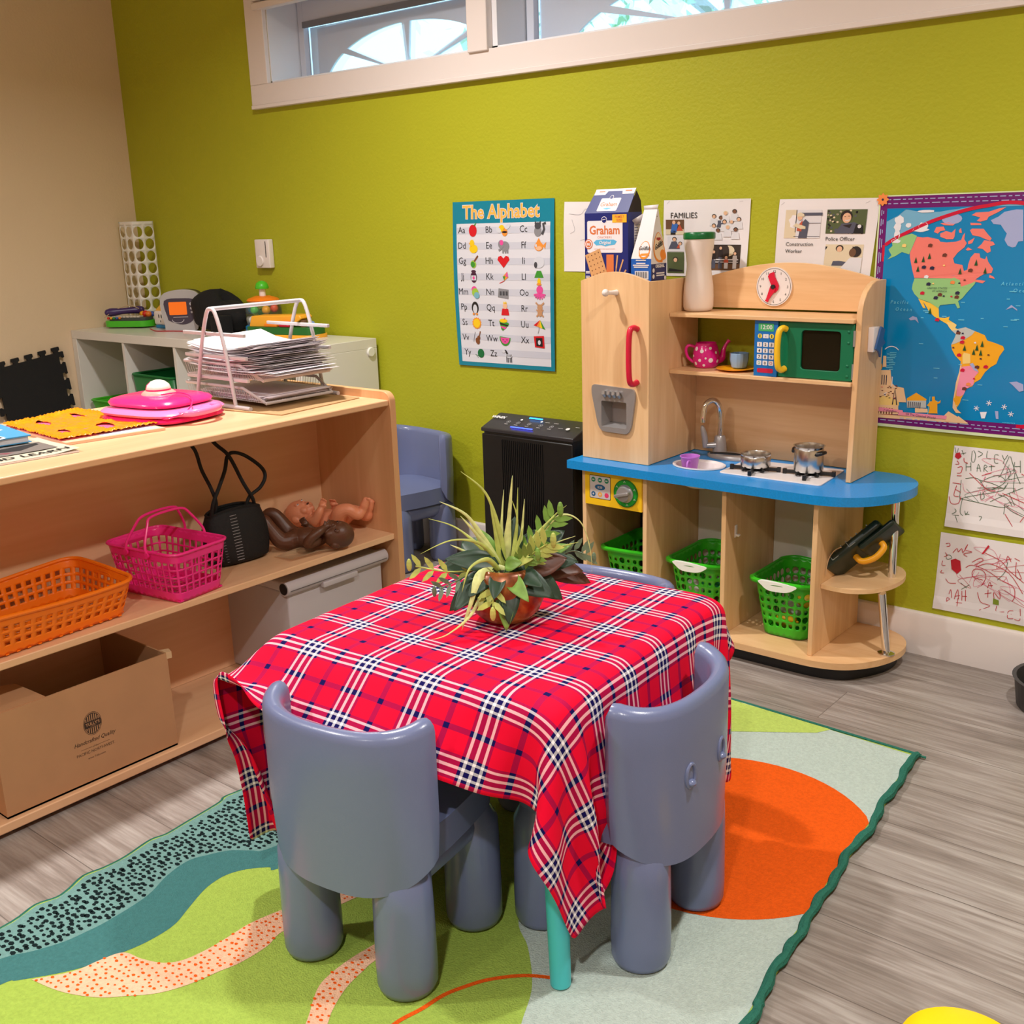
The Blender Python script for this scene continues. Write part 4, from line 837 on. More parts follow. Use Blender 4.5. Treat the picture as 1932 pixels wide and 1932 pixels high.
3508,-1612,502,3506,-1586,502,3505,-1560,502,3504,-1534,502,3502,-1508,502,3501,-1482,502,3500,-1456,502,3498,-1430,502,3497,-1404,502,3496,-1377,502,3494,-1351,502,3493,-1325,502,3491,-1299,502,3490,-1273,502,3489,-1247,502,3487,-1221,502,3486,-1195,502,3485,-1168,502,3484,-1142,497,3484,-1135,472,
3485,-1135,445,3485,-1135,419,3486,-1135,393,3544,-1812,384,3544,-1797,405,3544,-1783,427,3544,-1768,448,3544,-1753,470,3544,-1739,491,3543,-1715,502,3540,-1689,502,3538,-1663,502,3537,-1637,502,3536,-1611,502,3534,-1585,502,3533,-1559,502,3531,-1533,502,3530,-1507,502,3529,-1480,502,3527,-1454,502,
3526,-1428,502,3525,-1402,502,3523,-1376,502,3522,-1350,502,3520,-1324,502,3519,-1298,502,3518,-1271,502,3516,-1245,502,3515,-1219,502,3514,-1193,502,3512,-1167,502,3513,-1140,497,3512,-1133,472,3513,-1133,446,3513,-1133,420,3513,-1133,394,3565,-1798,375,3565,-1783,396,3566,-1769,418,3567,-1756,440,
3569,-1744,463,3572,-1735,487,3572,-1714,502,3567,-1688,502,3566,-1662,502,3565,-1636,502,3563,-1610,502,3562,-1583,502,3560,-1557,502,3559,-1531,502,3558,-1505,502,3556,-1479,502,3555,-1453,502,3554,-1427,502,3552,-1401,502,3551,-1374,502,3549,-1348,502,3548,-1322,502,3547,-1296,502,3545,-1270,502,
3544,-1244,502,3543,-1218,502,3541,-1192,502,3540,-1166,502,3541,-1138,498,3541,-1131,473,3540,-1131,447,3540,-1130,420,3540,-1127,394,3583,-1780,362,3585,-1768,385,3588,-1757,409,3592,-1747,433,3596,-1738,458,3599,-1731,483,3601,-1714,502,3595,-1686,502,3594,-1660,502,3592,-1634,502,3591,-1608,502,
3589,-1582,502,3588,-1556,502,3587,-1530,502,3585,-1504,502,3584,-1478,502,3583,-1451,502,3581,-1425,502,3580,-1399,502,3579,-1373,502,3577,-1347,502,3576,-1321,502,3574,-1295,502,3573,-1269,502,3572,-1242,502,3570,-1216,502,3569,-1190,502,3568,-1164,502,3570,-1136,498,3569,-1129,474,3568,-1128,447,
3568,-1129,421,3568,-1129,394,3604,-1764,354,3611,-1760,379,3615,-1755,404,3619,-1748,430,3623,-1739,455,3627,-1729,480,3630,-1714,501,3623,-1685,502,3621,-1659,502,3620,-1633,502,3619,-1607,502,3617,-1581,502,3616,-1554,502,3614,-1528,502,3613,-1502,502,3612,-1476,502,3610,-1450,502,3609,-1424,502,
3608,-1398,502,3606,-1372,502,3605,-1345,502,3603,-1319,502,3602,-1293,502,3601,-1267,502,3599,-1241,502,3598,-1215,502,3597,-1189,502,3595,-1163,502,3600,-1134,498,3597,-1126,473,3596,-1127,447,3595,-1127,420,3595,-1128,394,3620,-1743,346,3625,-1739,372,3631,-1734,397,3638,-1730,423,3646,-1727,448,
3655,-1726,475,3660,-1716,499,3650,-1684,502,3649,-1657,502,3648,-1631,502,3646,-1605,502,3645,-1579,502,3643,-1553,502,3642,-1527,502,3641,-1501,502,3639,-1475,502,3638,-1448,502,3637,-1422,502,3635,-1396,502,3634,-1370,502,3632,-1344,502,3631,-1318,502,3630,-1292,502,3628,-1266,502,3627,-1240,502,
3626,-1213,502,3624,-1187,502,3623,-1161,502,3629,-1130,496,3623,-1120,472,3621,-1118,446,3619,-1116,420,3618,-1114,394,3637,-1723,339,3646,-1723,364,3655,-1723,389,3663,-1725,414,3672,-1726,439,3680,-1727,465,3691,-1720,492,3690,-1689,501,3685,-1660,502,3681,-1633,502,3678,-1606,502,3675,-1579,502,
3673,-1552,502,3672,-1526,502,3670,-1499,502,3669,-1473,502,3668,-1447,502,3667,-1421,502,3665,-1395,502,3664,-1369,502,3663,-1343,501,3662,-1316,501,3661,-1290,501,3660,-1264,500,3659,-1237,499,3660,-1210,498,3660,-1183,496,3660,-1156,492,3657,-1129,482,3646,-1111,464,3634,-1095,446,3624,-1089,422,
3618,-1087,396,3663,-1721,329,3672,-1721,354,3679,-1728,379,3683,-1738,403,3691,-1743,428,3702,-1728,449,3706,-1707,466,3705,-1683,477,3703,-1657,481,3700,-1630,484,3698,-1603,485,3696,-1577,485,3694,-1551,485,3692,-1525,485,3690,-1498,484,3688,-1472,483,3686,-1446,482,3684,-1420,481,3682,-1394,481,
3680,-1368,480,3678,-1343,479,3676,-1317,478,3674,-1291,477,3672,-1265,476,3670,-1239,474,3669,-1213,471,3666,-1187,467,3664,-1162,462,3666,-1138,454,3650,-1124,440,3649,-1103,426,3646,-1081,411,3634,-1066,393,3685,-1731,320,3685,-1742,344,3684,-1752,367,3698,-1755,390,3710,-1738,408,3706,-1717,423,
3708,-1695,437,3713,-1674,448,3702,-1652,452,3705,-1627,455,3700,-1602,456,3696,-1576,457,3694,-1550,457,3694,-1525,457,3694,-1499,456,3690,-1473,455,3688,-1447,454,3686,-1421,453,3684,-1395,452,3683,-1369,452,3681,-1343,451,3678,-1318,450,3679,-1292,449,3672,-1267,448,3670,-1241,445,3673,-1216,442,
3669,-1192,438,3664,-1168,432,3673,-1145,425,3660,-1128,414,3642,-1115,401,3648,-1094,388,3652,-1072,374,3679,-1755,309,3685,-1766,332,3703,-1764,352,3714,-1747,368,3710,-1725,383,3705,-1705,397,3718,-1687,410,3717,-1666,419,3702,-1648,423,3708,-1624,427,3703,-1600,428,3696,-1576,428,3694,-1550,429,
3694,-1524,429,3699,-1499,429,3693,-1474,427,3690,-1448,426,3689,-1422,425,3687,-1396,424,3686,-1370,423,3684,-1344,423,3681,-1319,422,3684,-1293,422,3673,-1270,419,3670,-1245,416,3677,-1221,414,3672,-1197,409,3665,-1174,403,3674,-1153,396,3671,-1130,387,3649,-1124,375,3636,-1104,364,3646,-1084,351,
3686,-1778,296,3705,-1774,314,3716,-1756,329,3715,-1734,343,3704,-1714,357,3707,-1693,370,3726,-1680,382,3717,-1659,390,3700,-1643,395,3711,-1621,398,3707,-1597,400,3696,-1575,400,3694,-1549,400,3692,-1523,401,3703,-1499,401,3697,-1474,399,3693,-1449,398,3693,-1423,397,3691,-1397,396,3690,-1371,395,
3688,-1345,395,3685,-1319,394,3689,-1294,394,3674,-1273,391,3669,-1248,388,3679,-1226,385,3676,-1201,380,3663,-1181,374,3671,-1159,367,3678,-1136,359,3659,-1123,349,3637,-1115,339,3632,-1092,328,3705,-1783,277,3717,-1765,291,3719,-1742,304,3709,-1722,318,3702,-1701,331,3715,-1684,343,3732,-1670,355,
3714,-1656,361,3698,-1638,366,3713,-1618,370,3711,-1594,372,3695,-1574,372,3693,-1548,372,3689,-1522,374,3701,-1500,373,3704,-1474,372,3697,-1450,370,3698,-1424,369,3697,-1398,369,3696,-1372,368,3693,-1346,367,3691,-1320,366,3694,-1294,366,3676,-1276,363,3667,-1252,360,3681,-1231,357,3680,-1206,352,
3663,-1188,346,3667,-1164,338,3680,-1144,331,3669,-1123,322,3646,-1119,312,3627,-1104,303,3717,-1774,253,3721,-1752,266,3715,-1730,279,3704,-1710,292,3704,-1688,306,3725,-1679,317,3733,-1660,327,3710,-1653,333,3698,-1633,338,3717,-1616,343,3715,-1591,345,3698,-1572,344,3691,-1547,345,3688,-1521,346,
3692,-1495,347,3709,-1476,344,3704,-1450,342,3705,-1424,342,3705,-1398,342,3704,-1372,341,3701,-1346,340,3699,-1320,339,3699,-1294,339,3679,-1279,336,3667,-1256,332,3682,-1236,329,3684,-1212,324,3665,-1195,317,3664,-1171,310,3679,-1151,303,3677,-1128,295,3655,-1118,286,3632,-1111,277,3720,-1762,229,
3719,-1739,241,3709,-1719,254,3702,-1697,267,3709,-1677,280,3733,-1672,290,3731,-1651,300,3705,-1650,305,3700,-1627,311,3722,-1614,315,3718,-1589,317,3702,-1569,316,3694,-1544,317,3688,-1519,319,3686,-1493,319,3706,-1477,317,3717,-1452,318,3719,-1425,319,3719,-1399,318,3719,-1372,318,3720,-1346,320,
3715,-1320,317,3703,-1297,312,3681,-1282,309,3668,-1261,304,3684,-1242,301,3688,-1218,296,3669,-1202,290,3662,-1178,282,3676,-1158,275,3681,-1134,267,3664,-1117,259,3640,-1113,251,3720,-1749,204,3714,-1727,216,3705,-1706,229,3703,-1684,242,3717,-1667,255,3740,-1663,264,3725,-1648,272,3701,-1645,278,
3701,-1621,284,3725,-1609,287,3722,-1587,291,3712,-1564,292,3705,-1539,292,3706,-1514,300,3709,-1490,312,3698,-1464,312,3712,-1446,296,3728,-1425,294,3734,-1400,296,3734,-1372,295,3720,-1349,294,3702,-1331,299,3688,-1310,295,3680,-1289,283,3670,-1268,277,3687,-1249,274,3691,-1224,269,3672,-1208,262,
3662,-1186,255,3672,-1164,247,3682,-1142,240,3672,-1120,232,3648,-1112,224,3718,-1737,179,3710,-1715,191,3705,-1693,204,3709,-1671,217,3722,-1653,231,3743,-1658,238,3718,-1654,245,3699,-1638,251,3702,-1614,258,3721,-1596,263,3733,-1575,272,3735,-1554,287,3729,-1530,292,3724,-1506,285,3715,-1481,289,
3705,-1458,299,3693,-1436,303,3703,-1417,285,3713,-1396,294,3718,-1375,299,3700,-1366,286,3686,-1346,289,3678,-1325,277,3677,-1303,262,3682,-1279,253,3693,-1256,248,3694,-1232,242,3675,-1216,235,3662,-1194,227,3668,-1171,220,3681,-1149,212,3677,-1125,205,3657,-1111,198,3715,-1724,154,3708,-1702,167,
3708,-1679,179,3715,-1658,193,3731,-1643,205,3734,-1663,212,3715,-1649,218,3700,-1628,224,3697,-1604,234,3712,-1581,241,3710,-1564,262,3708,-1554,285,3706,-1536,292,3699,-1513,292,3691,-1490,294,3684,-1467,298,3697,-1451,285,3702,-1430,306,3699,-1403,313,3697,-1377,318,3703,-1352,308,3711,-1333,290,
3704,-1327,266,3695,-1315,244,3700,-1289,236,3702,-1265,225,3694,-1242,215,3677,-1224,208,3664,-1203,200,3666,-1178,193,3679,-1157,185,3680,-1132,178,3664,-1113,171,3712,-1711,130,3709,-1689,142,3712,-1666,155,3721,-1646,168,3742,-1646,179,3727,-1662,185,3713,-1641,192,3707,-1617,201,3709,-1595,215,
3704,-1591,241,3700,-1583,267,3700,-1570,292,3704,-1546,307,3708,-1519,310,3710,-1492,308,3711,-1467,304,3706,-1447,297,3694,-1425,288,3687,-1400,292,3682,-1374,297,3678,-1348,299,3688,-1327,284,3695,-1307,267,3697,-1303,241,3699,-1300,215,3699,-1277,201,3691,-1254,190,3679,-1233,182,3667,-1211,174,
3666,-1187,166,3676,-1164,158,3681,-1139,151,3671,-1117,144,3711,-1698,105,3712,-1675,118,3716,-1653,131,3732,-1638,144,3746,-1655,153,3725,-1652,158,3729,-1631,173,3733,-1616,195,3732,-1608,221,3729,-1600,247,3726,-1586,269,3727,-1571,289,3723,-1546,288,3721,-1520,287,3726,-1494,286,3730,-1468,286,
3729,-1441,285,3720,-1416,285,3712,-1391,285,3703,-1366,285,3692,-1341,285,3676,-1318,286,3671,-1303,264,3672,-1294,239,3673,-1293,213,3677,-1286,188,3679,-1267,169,3676,-1244,157,3670,-1220,148,3668,-1195,139,3673,-1171,132,3681,-1147,124,3675,-1123,117,
]
# ================================================================== baskets and things on the middle shelf (z = .374)
MID = .3745
def loop_at(W, D, r, n):
    P = rrect(-W/2, -D/2, W/2, D/2, r, 8); P = [Vector((a, b)) for a, b in P]; L = [0]
    for i in range(len(P)): L.append(L[-1]+(P[(i+1) % len(P)]-P[i]).length)
    out = []
    for k in range(n):
        s = L[-1]*k/n
        for i in range(len(P)):
            if L[i+1] >= s-1e-9: out.append(P[i].lerp(P[(i+1) % len(P)], (s-L[i])/max(1e-9, L[i+1]-L[i]))); break
    return out
def basket_wall(mb, top, bot, z0, z1, nu, nv, hole, sub=6, zf=None, mi=None):
    """perforated tapered wall; hole(i,j) -> None | ('c', r) | ('r', fx, fy) | ('k', cx, cy, rx, ry)"""
    NS = nu*sub; T = loop_at(*top, NS); B = loop_at(*bot, NS)
    def f(s, v):
        s = (s % NS); i = int(s); t = s-i; a = T[i % NS].lerp(T[(i+1) % NS], t); b = B[i % NS].lerp(B[(i+1) % NS], t); p = b.lerp(a, v)
        zt = z1+(zf(s/NS) if zf else 0)
        return (p.x, p.y, z0+(zt-z0)*v)
    for i in range(nu):
        for j in range(nv):
            u0, u1, v0, v1 = i*sub, (i+1)*sub, j/nv, (j+1)/nv; h = hole(i, j); Q = []
            n = 6
            for k in range(n): Q.append((u0+(u1-u0)*k/n, v0))
            for k in range(n): Q.append((u1, v0+(v1-v0)*k/n))
            for k in range(n): Q.append((u1-(u1-u0)*k/n, v1))
            for k in range(n): Q.append((u0, v1-(v1-v0)*k/n))
            N = len(Q); uc, vc = (u0+u1)/2, (v0+v1)/2
            if h is None:
                mb.add([f(*q) for q in Q]+[f(uc, vc)], [(k, (k+1) % N, N) for k in range(N)], mi); continue
            In = []
            for q in Q:
                a, b = (q[0]-uc)/(u1-u0)*2, (q[1]-vc)/(v1-v0)*2
                if h[0] == 'c': m = math.hypot(a, b); In.append((uc+a/m*h[1]*(u1-u0)/2, vc+b/m*h[1]*(v1-v0)/2))
                else: In.append((uc+a*h[1]*(u1-u0)/2, vc+b*h[2]*(v1-v0)/2))
            mb.add([f(*q) for q in Q]+[f(*q) for q in In], [(k, (k+1) % N, N+(k+1) % N, N+k) for k in range(N)], mi)
    return T, B, f
def orange_basket():
    t = thing('plastic_basket', 'wide orange plastic basket with square holes on the middle shelf', 'basket', (2.372, -1.86, MID), math.radians(3))
    m = mat('orange_basket_plastic', (250, 124, 12), .35, sub=.15)
    top, bot = (.25, .40, .035), (.21, .36, .03)
    zf = lambda s: .006*math.cos(4*PI*s)
    mb = MB(); hf = lambda i, j: ('r', .5, .56) if 1 <= j <= 3 else None
    T, B, f = basket_wall(mb, top, bot, .004, .086, 50, 5, hf, sub=4, zf=zf)
    mb.build('side_wall', m, t, weld=True, solid=.0022)
    mb = MB(); W, D = .216, .356
    nx, ny = 9, 15
    for i in range(nx):
        for j in range(ny):
            x0, y0 = -W/2+W*i/nx, -D/2+D*j/ny; w, d = W/nx, D/ny
            mb.box((x0, y0, .003), (x0+w, y0+d*.3, .0055)); mb.box((x0, y0, .003), (x0+w*.35, y0+d, .0055))
    mb.build('bottom_grid', m, t)
    N = len(T); mb = MB(); mb.tube([Vector((T[k].x, T[k].y, .086+zf(k/N))) for k in range(0, N, 2)], .0048, 8, closed=True); mb.build('rolled_rim', m, t)
    mb = MB(); mb.tube([(-.015, .197, .078), (-.03, .197, .073), (-.03, .197, .06), (-.015, .197, .056), (.015, .197, .056), (.03, .197, .06), (.03, .197, .073), (.015, .197, .078)], .003, 8, closed=True); mb.build('grip_ring', m, t)
orange_basket()
def pink_basket():
    t = thing('shopping_basket', 'small hot pink plastic shopping basket with two carry handles', 'basket', (2.395, -1.515, MID), math.radians(8))
    m = mat('pink_basket_plastic', (246, 44, 140), .32, sub=.15)
    top, bot = (.24, .165, .025), (.205, .132, .02)
    mb = MB(); basket_wall(mb, top, bot, .002, .12, 36, 6, lambda i, j: ('r', .72, .78) if 1 <= j <= 4 else None, sub=4)
    mb.build('side_wall', m, t, weld=True, solid=.0022)
    mb = MB(); T = loop_at(.244, .169, .026, 60); mb.tube([Vector((p.x, p.y, .12)) for p in T], .0035, 8, closed=True); mb.build('rim', m, t)
    mb = MB()
    for i in range(11): x = -.1+.02*i; mb.box((x-.0022, -.064, .002), (x+.0022, .064, .005))
    for i in range(8): y = -.063+.018*i; mb.box((-.1, y-.0022, .002), (.1, y+.0022, .005))
    mb.build('bottom_grid', m, t)
    for k, (x, lean) in enumerate(((-.035, .01), (.035, -.012))):
        P = catmull([(x, -.088, .112), (x+lean*.4, -.086, .135), (x+lean*1.4, -.064, .172), (x+lean*2, -.048, .188), (x+lean*2, 0, .192), (x+lean*2, .048, .188), (x+lean*1.4, .064, .172), (x+lean*.4, .086, .135), (x, .088, .112)], 5)
        h = MB(); h.tube(P, .0032, 8); h.build('carry_handle', m, t)
        for y in (-.088, .088): MB().cyl((x, y-.003, .112), (x, y+.003, .112), .007, n=16).build('handle_pivot', m, t)
pink_basket()
def handbag():
    t = thing('handbag', 'small black woven handbag with tall cord handles on the middle shelf', 'handbag', (2.335, -1.28, MID), math.radians(-4))
    m = mat('black_bag_fabric', (11, 11, 13), .75, bump=.5, bscale=160); st = mat('silver_stitching', (150, 148, 150), .5)
    mb = MB()
    def f(u, v):
        a = 2*PI*u; z = .135*v; w = .078+.012*math.sin(v*PI)-.004*v; d = .05*(1-v*.55)+.008*math.sin(v*PI); b = .25 if v > .02 else .25
        w *= min(1, .84+v*4) ; d *= min(1, .7+v*5)
        c, s = math.cos(a), math.sin(a)
        x = d*math.copysign(abs(c)**.6, c); y = w*math.copysign(abs(s)**.75, s)
        return (x, y, z+.006*math.cos(2*a)*v)
    grid_mesh(mb, 44, 14, f); mb.add([f(k/44, 0) for k in range(44)], [tuple(range(43, -1, -1))])
    mb.build('body', m, t, weld=True, solid=.003, smooth=60)
    mb = MB(); mb.tube([Vector(f(k/44, 1)) for k in range(44)], .0035, 6, closed=True); mb.build('bound_rim', m, t)
    s = MB()
    for i in range(16):
        v = .1+i*.052; s.tube([Vector(f(.99-.03+.0, v))*1.015+Vector((.0008, -.0, 0)), Vector(f(.99+.0, v))*1.015+Vector((.0008, 0, 0))], .0009, 4)
        s.tube([Vector(f(.215, v))*1.01, Vector(f(.25, v))*1.012], .0009, 4)
        if i < 10: s.tube([Vector(f(.90, v))*1.015, Vector(f(.915, v))*1.015], .001, 4)
    for i in range(7): v = .14+i*.05; s.tube([Vector(f(.80, v))*1.02, Vector(f(.88, v))*1.02], .0009, 4)
    s.build('stitched_bands', st, t)
    def hd(P): MB().tube(catmull(P, 8), .0048, 8).build('cord_handle', m, t)
    hd([(.0, -.058, .12), (.012, -.052, .16), (.01, -.06, .2), (.0, -.075, .25), (-.01, -.082, .30), (-.03, -.1, .34), (-.04, -.05, .345), (-.02, -.015, .30), (.0, .005, .27), (.012, .03, .2), (.012, .055, .15), (.0, .062, .125)])
    hd([(.01, -.07, .12), (.022, -.066, .165), (.02, -.045, .2), (.015, -.02, .24), (.0, -.0, .27), (-.01, .025, .275), (-.012, .06, .26), (-.01, .1, .225), (-.0, .105, .2), (.004, .085, .175), (.006, .05, .158), (.004, .035, .13)])
handbag()
def scrap():
    t = MB(); r = random.Random(8)
    def f(u, v): return (2.4+.075*u+.02*v, -1.215+.03*v+.085*u*0+.11*(v), MID+.001+.02*max(0, math.sin(u*7+v*2))*(1-v)*v*1.8+.02*max(0, .35-v)*(u))
    grid_mesh(t, 10, 14, f); o = t.build('plastic_wrap', mat('clear_film', (225, 190, 150), .2, alpha=.35, spec=.8), smooth=0, solid=.0003)
    tag(o, 'crumpled scrap of clear plastic film in front of the dark doll', 'plastic film'); loc_tag(o, (2.44, -1.15, MID))
scrap()

# dolls: one continuous vinyl body each (volumes fused by a voxel remesh)
def doll(name, label, M_skin, loc, rz, pose, flip=1):
    """local x runs from feet to head; z up; body on its back"""
    t = thing(name, label, 'doll', loc, rz)
    mb = MB()
    def limb(P, R, n=14): 
        C_ = catmull(P, 5); k = len(C_); rr = []
        for i in range(k):
            s = i/(k-1)*(len(R)-1); a = int(min(s, len(R)-2)); q = s-a; q = q*q*(3-2*q); rr.append(R[a]*(1-q)+R[a+1]*q)
        mb.tube(C_, rr, n); mb.ell(C_[0], rr[0], 12); mb.ell(C_[-1], rr[-1], 12)
    # trunk
    mb.ell((0, 0, .030), (.040, .032, .028), 24); mb.ell((-.026, 0, .028), (.03, .031, .026), 20); mb.ell((.03, 0, .032), (.028, .034, .024), 20)
    mb.ell((.055, 0, .034), (.018, .018, .017), 14)
    # head: slightly egg shaped, face up (+z) with cheeks, nose, chin, lips, ears
    h = Vector(pose['head']); hr = Matrix.Rotation(pose.get('turn', 0), 3, 'X') @ Matrix.Rotation(pose.get('nod', 0), 3, 'Y')
    def H(p, r, n=14): mb.ell(h+hr @ Vector(p), r, n, rot=hr)
    H((0, 0, 0), (.042, .036, .038), 32); H((-.022, 0, .014), (.02, .024, .02), 18)
    for s in (-1, 1):
        H((-.018, .016*s, .022), (.014, .012, .011)); H((-.002, .037*s, -.002), (.012, .0045, .009)); H((-.0, .0395*s, -.002), (.007, .003, .006))
        H((.004, .013*s, .0345), (.006, .007, .003))
    H((-.010, 0, .038), (.006, .005, .006), 12); H((-.022, .0, .035), (.004, .008, .0035), 12); H((-.026, 0, .034), (.003, .006, .003), 12); H((-.034, 0, .024), (.009, .009, .009), 12)
    for s, A in ((-1, pose['armR']), (1, pose['armL'])):
        limb(A, [.0165, .015, .0125, .0115, .0085]); w_ = Vector(A[-1]); d = (Vector(A[-1])-Vector(A[-2])).normalized(); sd = d.cross(Vector((0, 1, .3))).normalized(); up = sd.cross(d)
        mb.ell(w_+d*.008, (.011, .0105, .0075), 12)
        for q in range(4): mb.tube([w_+d*.011+sd*(q-1.5)*.0048, w_+d*.021+sd*(q-1.5)*.0052+up*.001, w_+d*(.026-.0012*abs(q-1.3))+sd*(q-1.5)*.0052+up*.005], [.003, .0027, .0022], 8)
        mb.tube([w_+sd*.008+d*.003, w_+sd*.014+d*.01+up*.002], [.0032, .0024], 8)
    for s, Lg in ((-1, pose['legR']), (1, pose['legL'])):
        limb(Lg, [.0235, .022, .018, .0165, .0115]); f = Vector(Lg[-1]); kn = Vector(Lg[-2]); d = (f-kn).normalized()
        fo = Vector(pose['foot']).normalized()
        mb.tube([f-fo*.006, f+fo*.012, f+fo*.026], [.0115, .0125, .0095], 12); mb.ell(f-fo*.006, .0115, 12); mb.ell(f+fo*.026, .0095, 12)
        sd = fo.cross(d).normalized()
        for q in range(5): mb.ell(f+fo*(.034-.0012*q)+sd*(q-2)*.0042, .0035-.0003*q, 8)
    ob = mb.build('vinyl_body', M_skin, t, smooth=180)
    md = ob.modifiers.new('remesh', 'REMESH'); md.mode = 'VOXEL'; md.voxel_size = .0016; md.use_smooth_shade = True
    ms = ob.modifiers.new('smooth', 'SMOOTH'); ms.factor = .5; ms.iterations = 4
    e = MB()
    for s in (-1, 1):
        e.ell(h+hr @ Vector((.0, .0135*s, .0365)), (.003, .0045, .0014), 12, 0, rot=hr); e.ell(h+hr @ Vector((.0, .0135*s, .0374)), (.002, .0024, .0014), 10, 1, rot=hr)
    e.build('eyes', [M_white, M_ink] if flip else [M_skin, M_ink], t)
    l = MB(); l.ell(h+hr @ Vector((-.0235, 0, .0372)), (.0032, .0068, .0022), 10, rot=hr); l.build('lips', mat('doll_lips', (190, 90, 80) if flip else (70, 36, 28), .4), t)
    return t
M_dark = mat('dark_brown_vinyl', (92, 56, 38), .42); M_light = mat('peach_vinyl', (232, 150, 112), .42, sub=.1)
doll('baby_doll', 'dark brown vinyl baby doll lying with raised knees at the shelf edge', M_dark, (2.415, -1.115, MID), math.radians(33),
     dict(head=(.088, -.004, .040), turn=math.radians(35), nod=math.radians(5), armR=[(.035, -.034, .034), (.02, -.052, .03), (.03, -.058, .045), (.05, -.05, .06), (.062, -.034, .068)], armL=[(.035, .034, .034), (.015, .05, .03), (-.0, .05, .035), (-.01, .045, .05)],
          legR=[(-.035, -.02, .028), (-.06, -.028, .03), (-.085, -.03, .062), (-.105, -.028, .085), (-.12, -.026, .055)], legL=[(-.035, .02, .028), (-.06, .024, .045), (-.085, .024, .08), (-.105, .022, .088), (-.13, .02, .06)], foot=(-.5, 0, -.8)), 0)
doll('baby_doll', 'peach vinyl baby doll lying behind the dark doll with its legs up', M_light, (2.33, -.965, MID), math.radians(205),
     dict(head=(.084, 0, .044), turn=math.radians(-12), nod=math.radians(-8), armR=[(.035, -.034, .036), (.01, -.045, .036), (-.0, -.05, .045), (.0, -.045, .058)], armL=[(.035, .034, .036), (.02, .046, .04), (.006, .046, .06), (.0, .04, .076)],
          legR=[(-.035, -.02, .03), (-.055, -.03, .045), (-.085, -.03, .046), (-.105, -.025, .04), (-.112, -.022, .056)], legL=[(-.035, .02, .03), (-.05, .03, .06), (-.075, .03, .07), (-.098, .02, .056), (-.112, .012, .07)], foot=(-.35, 0, .9)), 1)

# ================================================================== bottom shelf: carton and grey file box
def carton():
    t = thing('cardboard_box', 'large open brown cardboard box with a printed oval coffee logo', 'box', (2.3, -1.82, .0355), 0)
    m = mat('corrugated_brown', (186, 138, 98), .8, var=.05, vscale=12, bump=.1, bscale=60); mi = mat('inside_cardboard', (120, 88, 62), .9); ink = mat('dark_brown_ink', (62, 44, 32), .8)
    x0, x1, y0, y1, z0, z1 = 2.06, 2.497, -2.016, -1.61, .036, .266; e = .004
    mb = MB(); mb.box((x1-e, y0, z0), (x1, y1, z1), mi=0); mb.box((x0, y0, z0), (x0+e, y1, z1), 1); mb.box((x0, y1-e, z0), (x1-e, y1, z1), 0); mb.box((x0, y0, z0), (x1-e, y0+e, z1), 0); mb.box((x0, y0, z0), (x1, y1, z0+e), 1)
    b = mb.build('walls', [m, mi], t, world=True)
    f = MB(); f.prism([(2.36, -2.012), (2.494, -2.012), (2.494, -1.9), (2.4, -1.915)], .264, .2675, fn=lambda x, y, z: (x, y, z+(2.497-x)*.1)); f.build('folded_flap', m, t, world=True, recalc=True)
    c = MB(); c.prism([(2.47, -1.612), (2.497, -1.612), (2.5, -1.6), (2.48, -1.594)], .252, .268); c.build('torn_corner', mat('torn_card', (206, 170, 130), .9), t, world=True, recalc=True)
    p = MB(); cy, s = -1.808, 1.0; d = Decal(p, lambda x, y, k: (x1+k, x, y), .0003)
    cx = cy; zc = .170
    d.line([(cx+.021*math.cos(a), zc+.0265*math.sin(a)) for a in [2*PI*i/40 for i in range(41)]], .0009, 0, 1)
    d.circ(cx, zc, .019, 0, 1, .0245, 40)
    for i in range(7):
        xx = -.0145+i*.0048; hh = .0245*math.sqrt(max(0, 1-(xx/.019)**2))-.002
        d.rect(cx+xx-.0011, zc+.007, cx+xx+.0011, zc+max(.0072, hh), 1, 2); d.rect(cx+xx-.0011, zc-max(.0082, hh), cx+xx+.0011, zc-.008, 1, 2)
    d.rect(cx-.0195, zc-.0065, cx+.0195, zc+.0062, 0, 3); d.text(cx, zc-.0025, "TULLY'S", .0092, 1, 4, bold=.0002); d.text(cx, zc-.0062, 'COFFEE', .0034, 1, 4)
    d.text(cx, .1285, 'Handcrafted Quality', .0128, 0, 1, shear=.35, bold=.0001, sx=.92)
    d.line([(cx-.034, .1175), (cx-.008, .1175)], .0006, 0, 1); d.line([(cx+.034, .1175), (cx+.008, .1175)], .0006, 0, 1); d.text(cx, .1155, 'of the', .006, 0, 1, shear=.2)
    d.text(cx, .1045, 'PACIFIC NORTHWEST.', .0094, 0, 1, sx=.95); d.text(cx, .0915, 'www.Tullys.com', .0062, 0, 1, shear=.15)
    p.build('printed_logo', [ink, m], t, world=True, smooth=0)
carton()
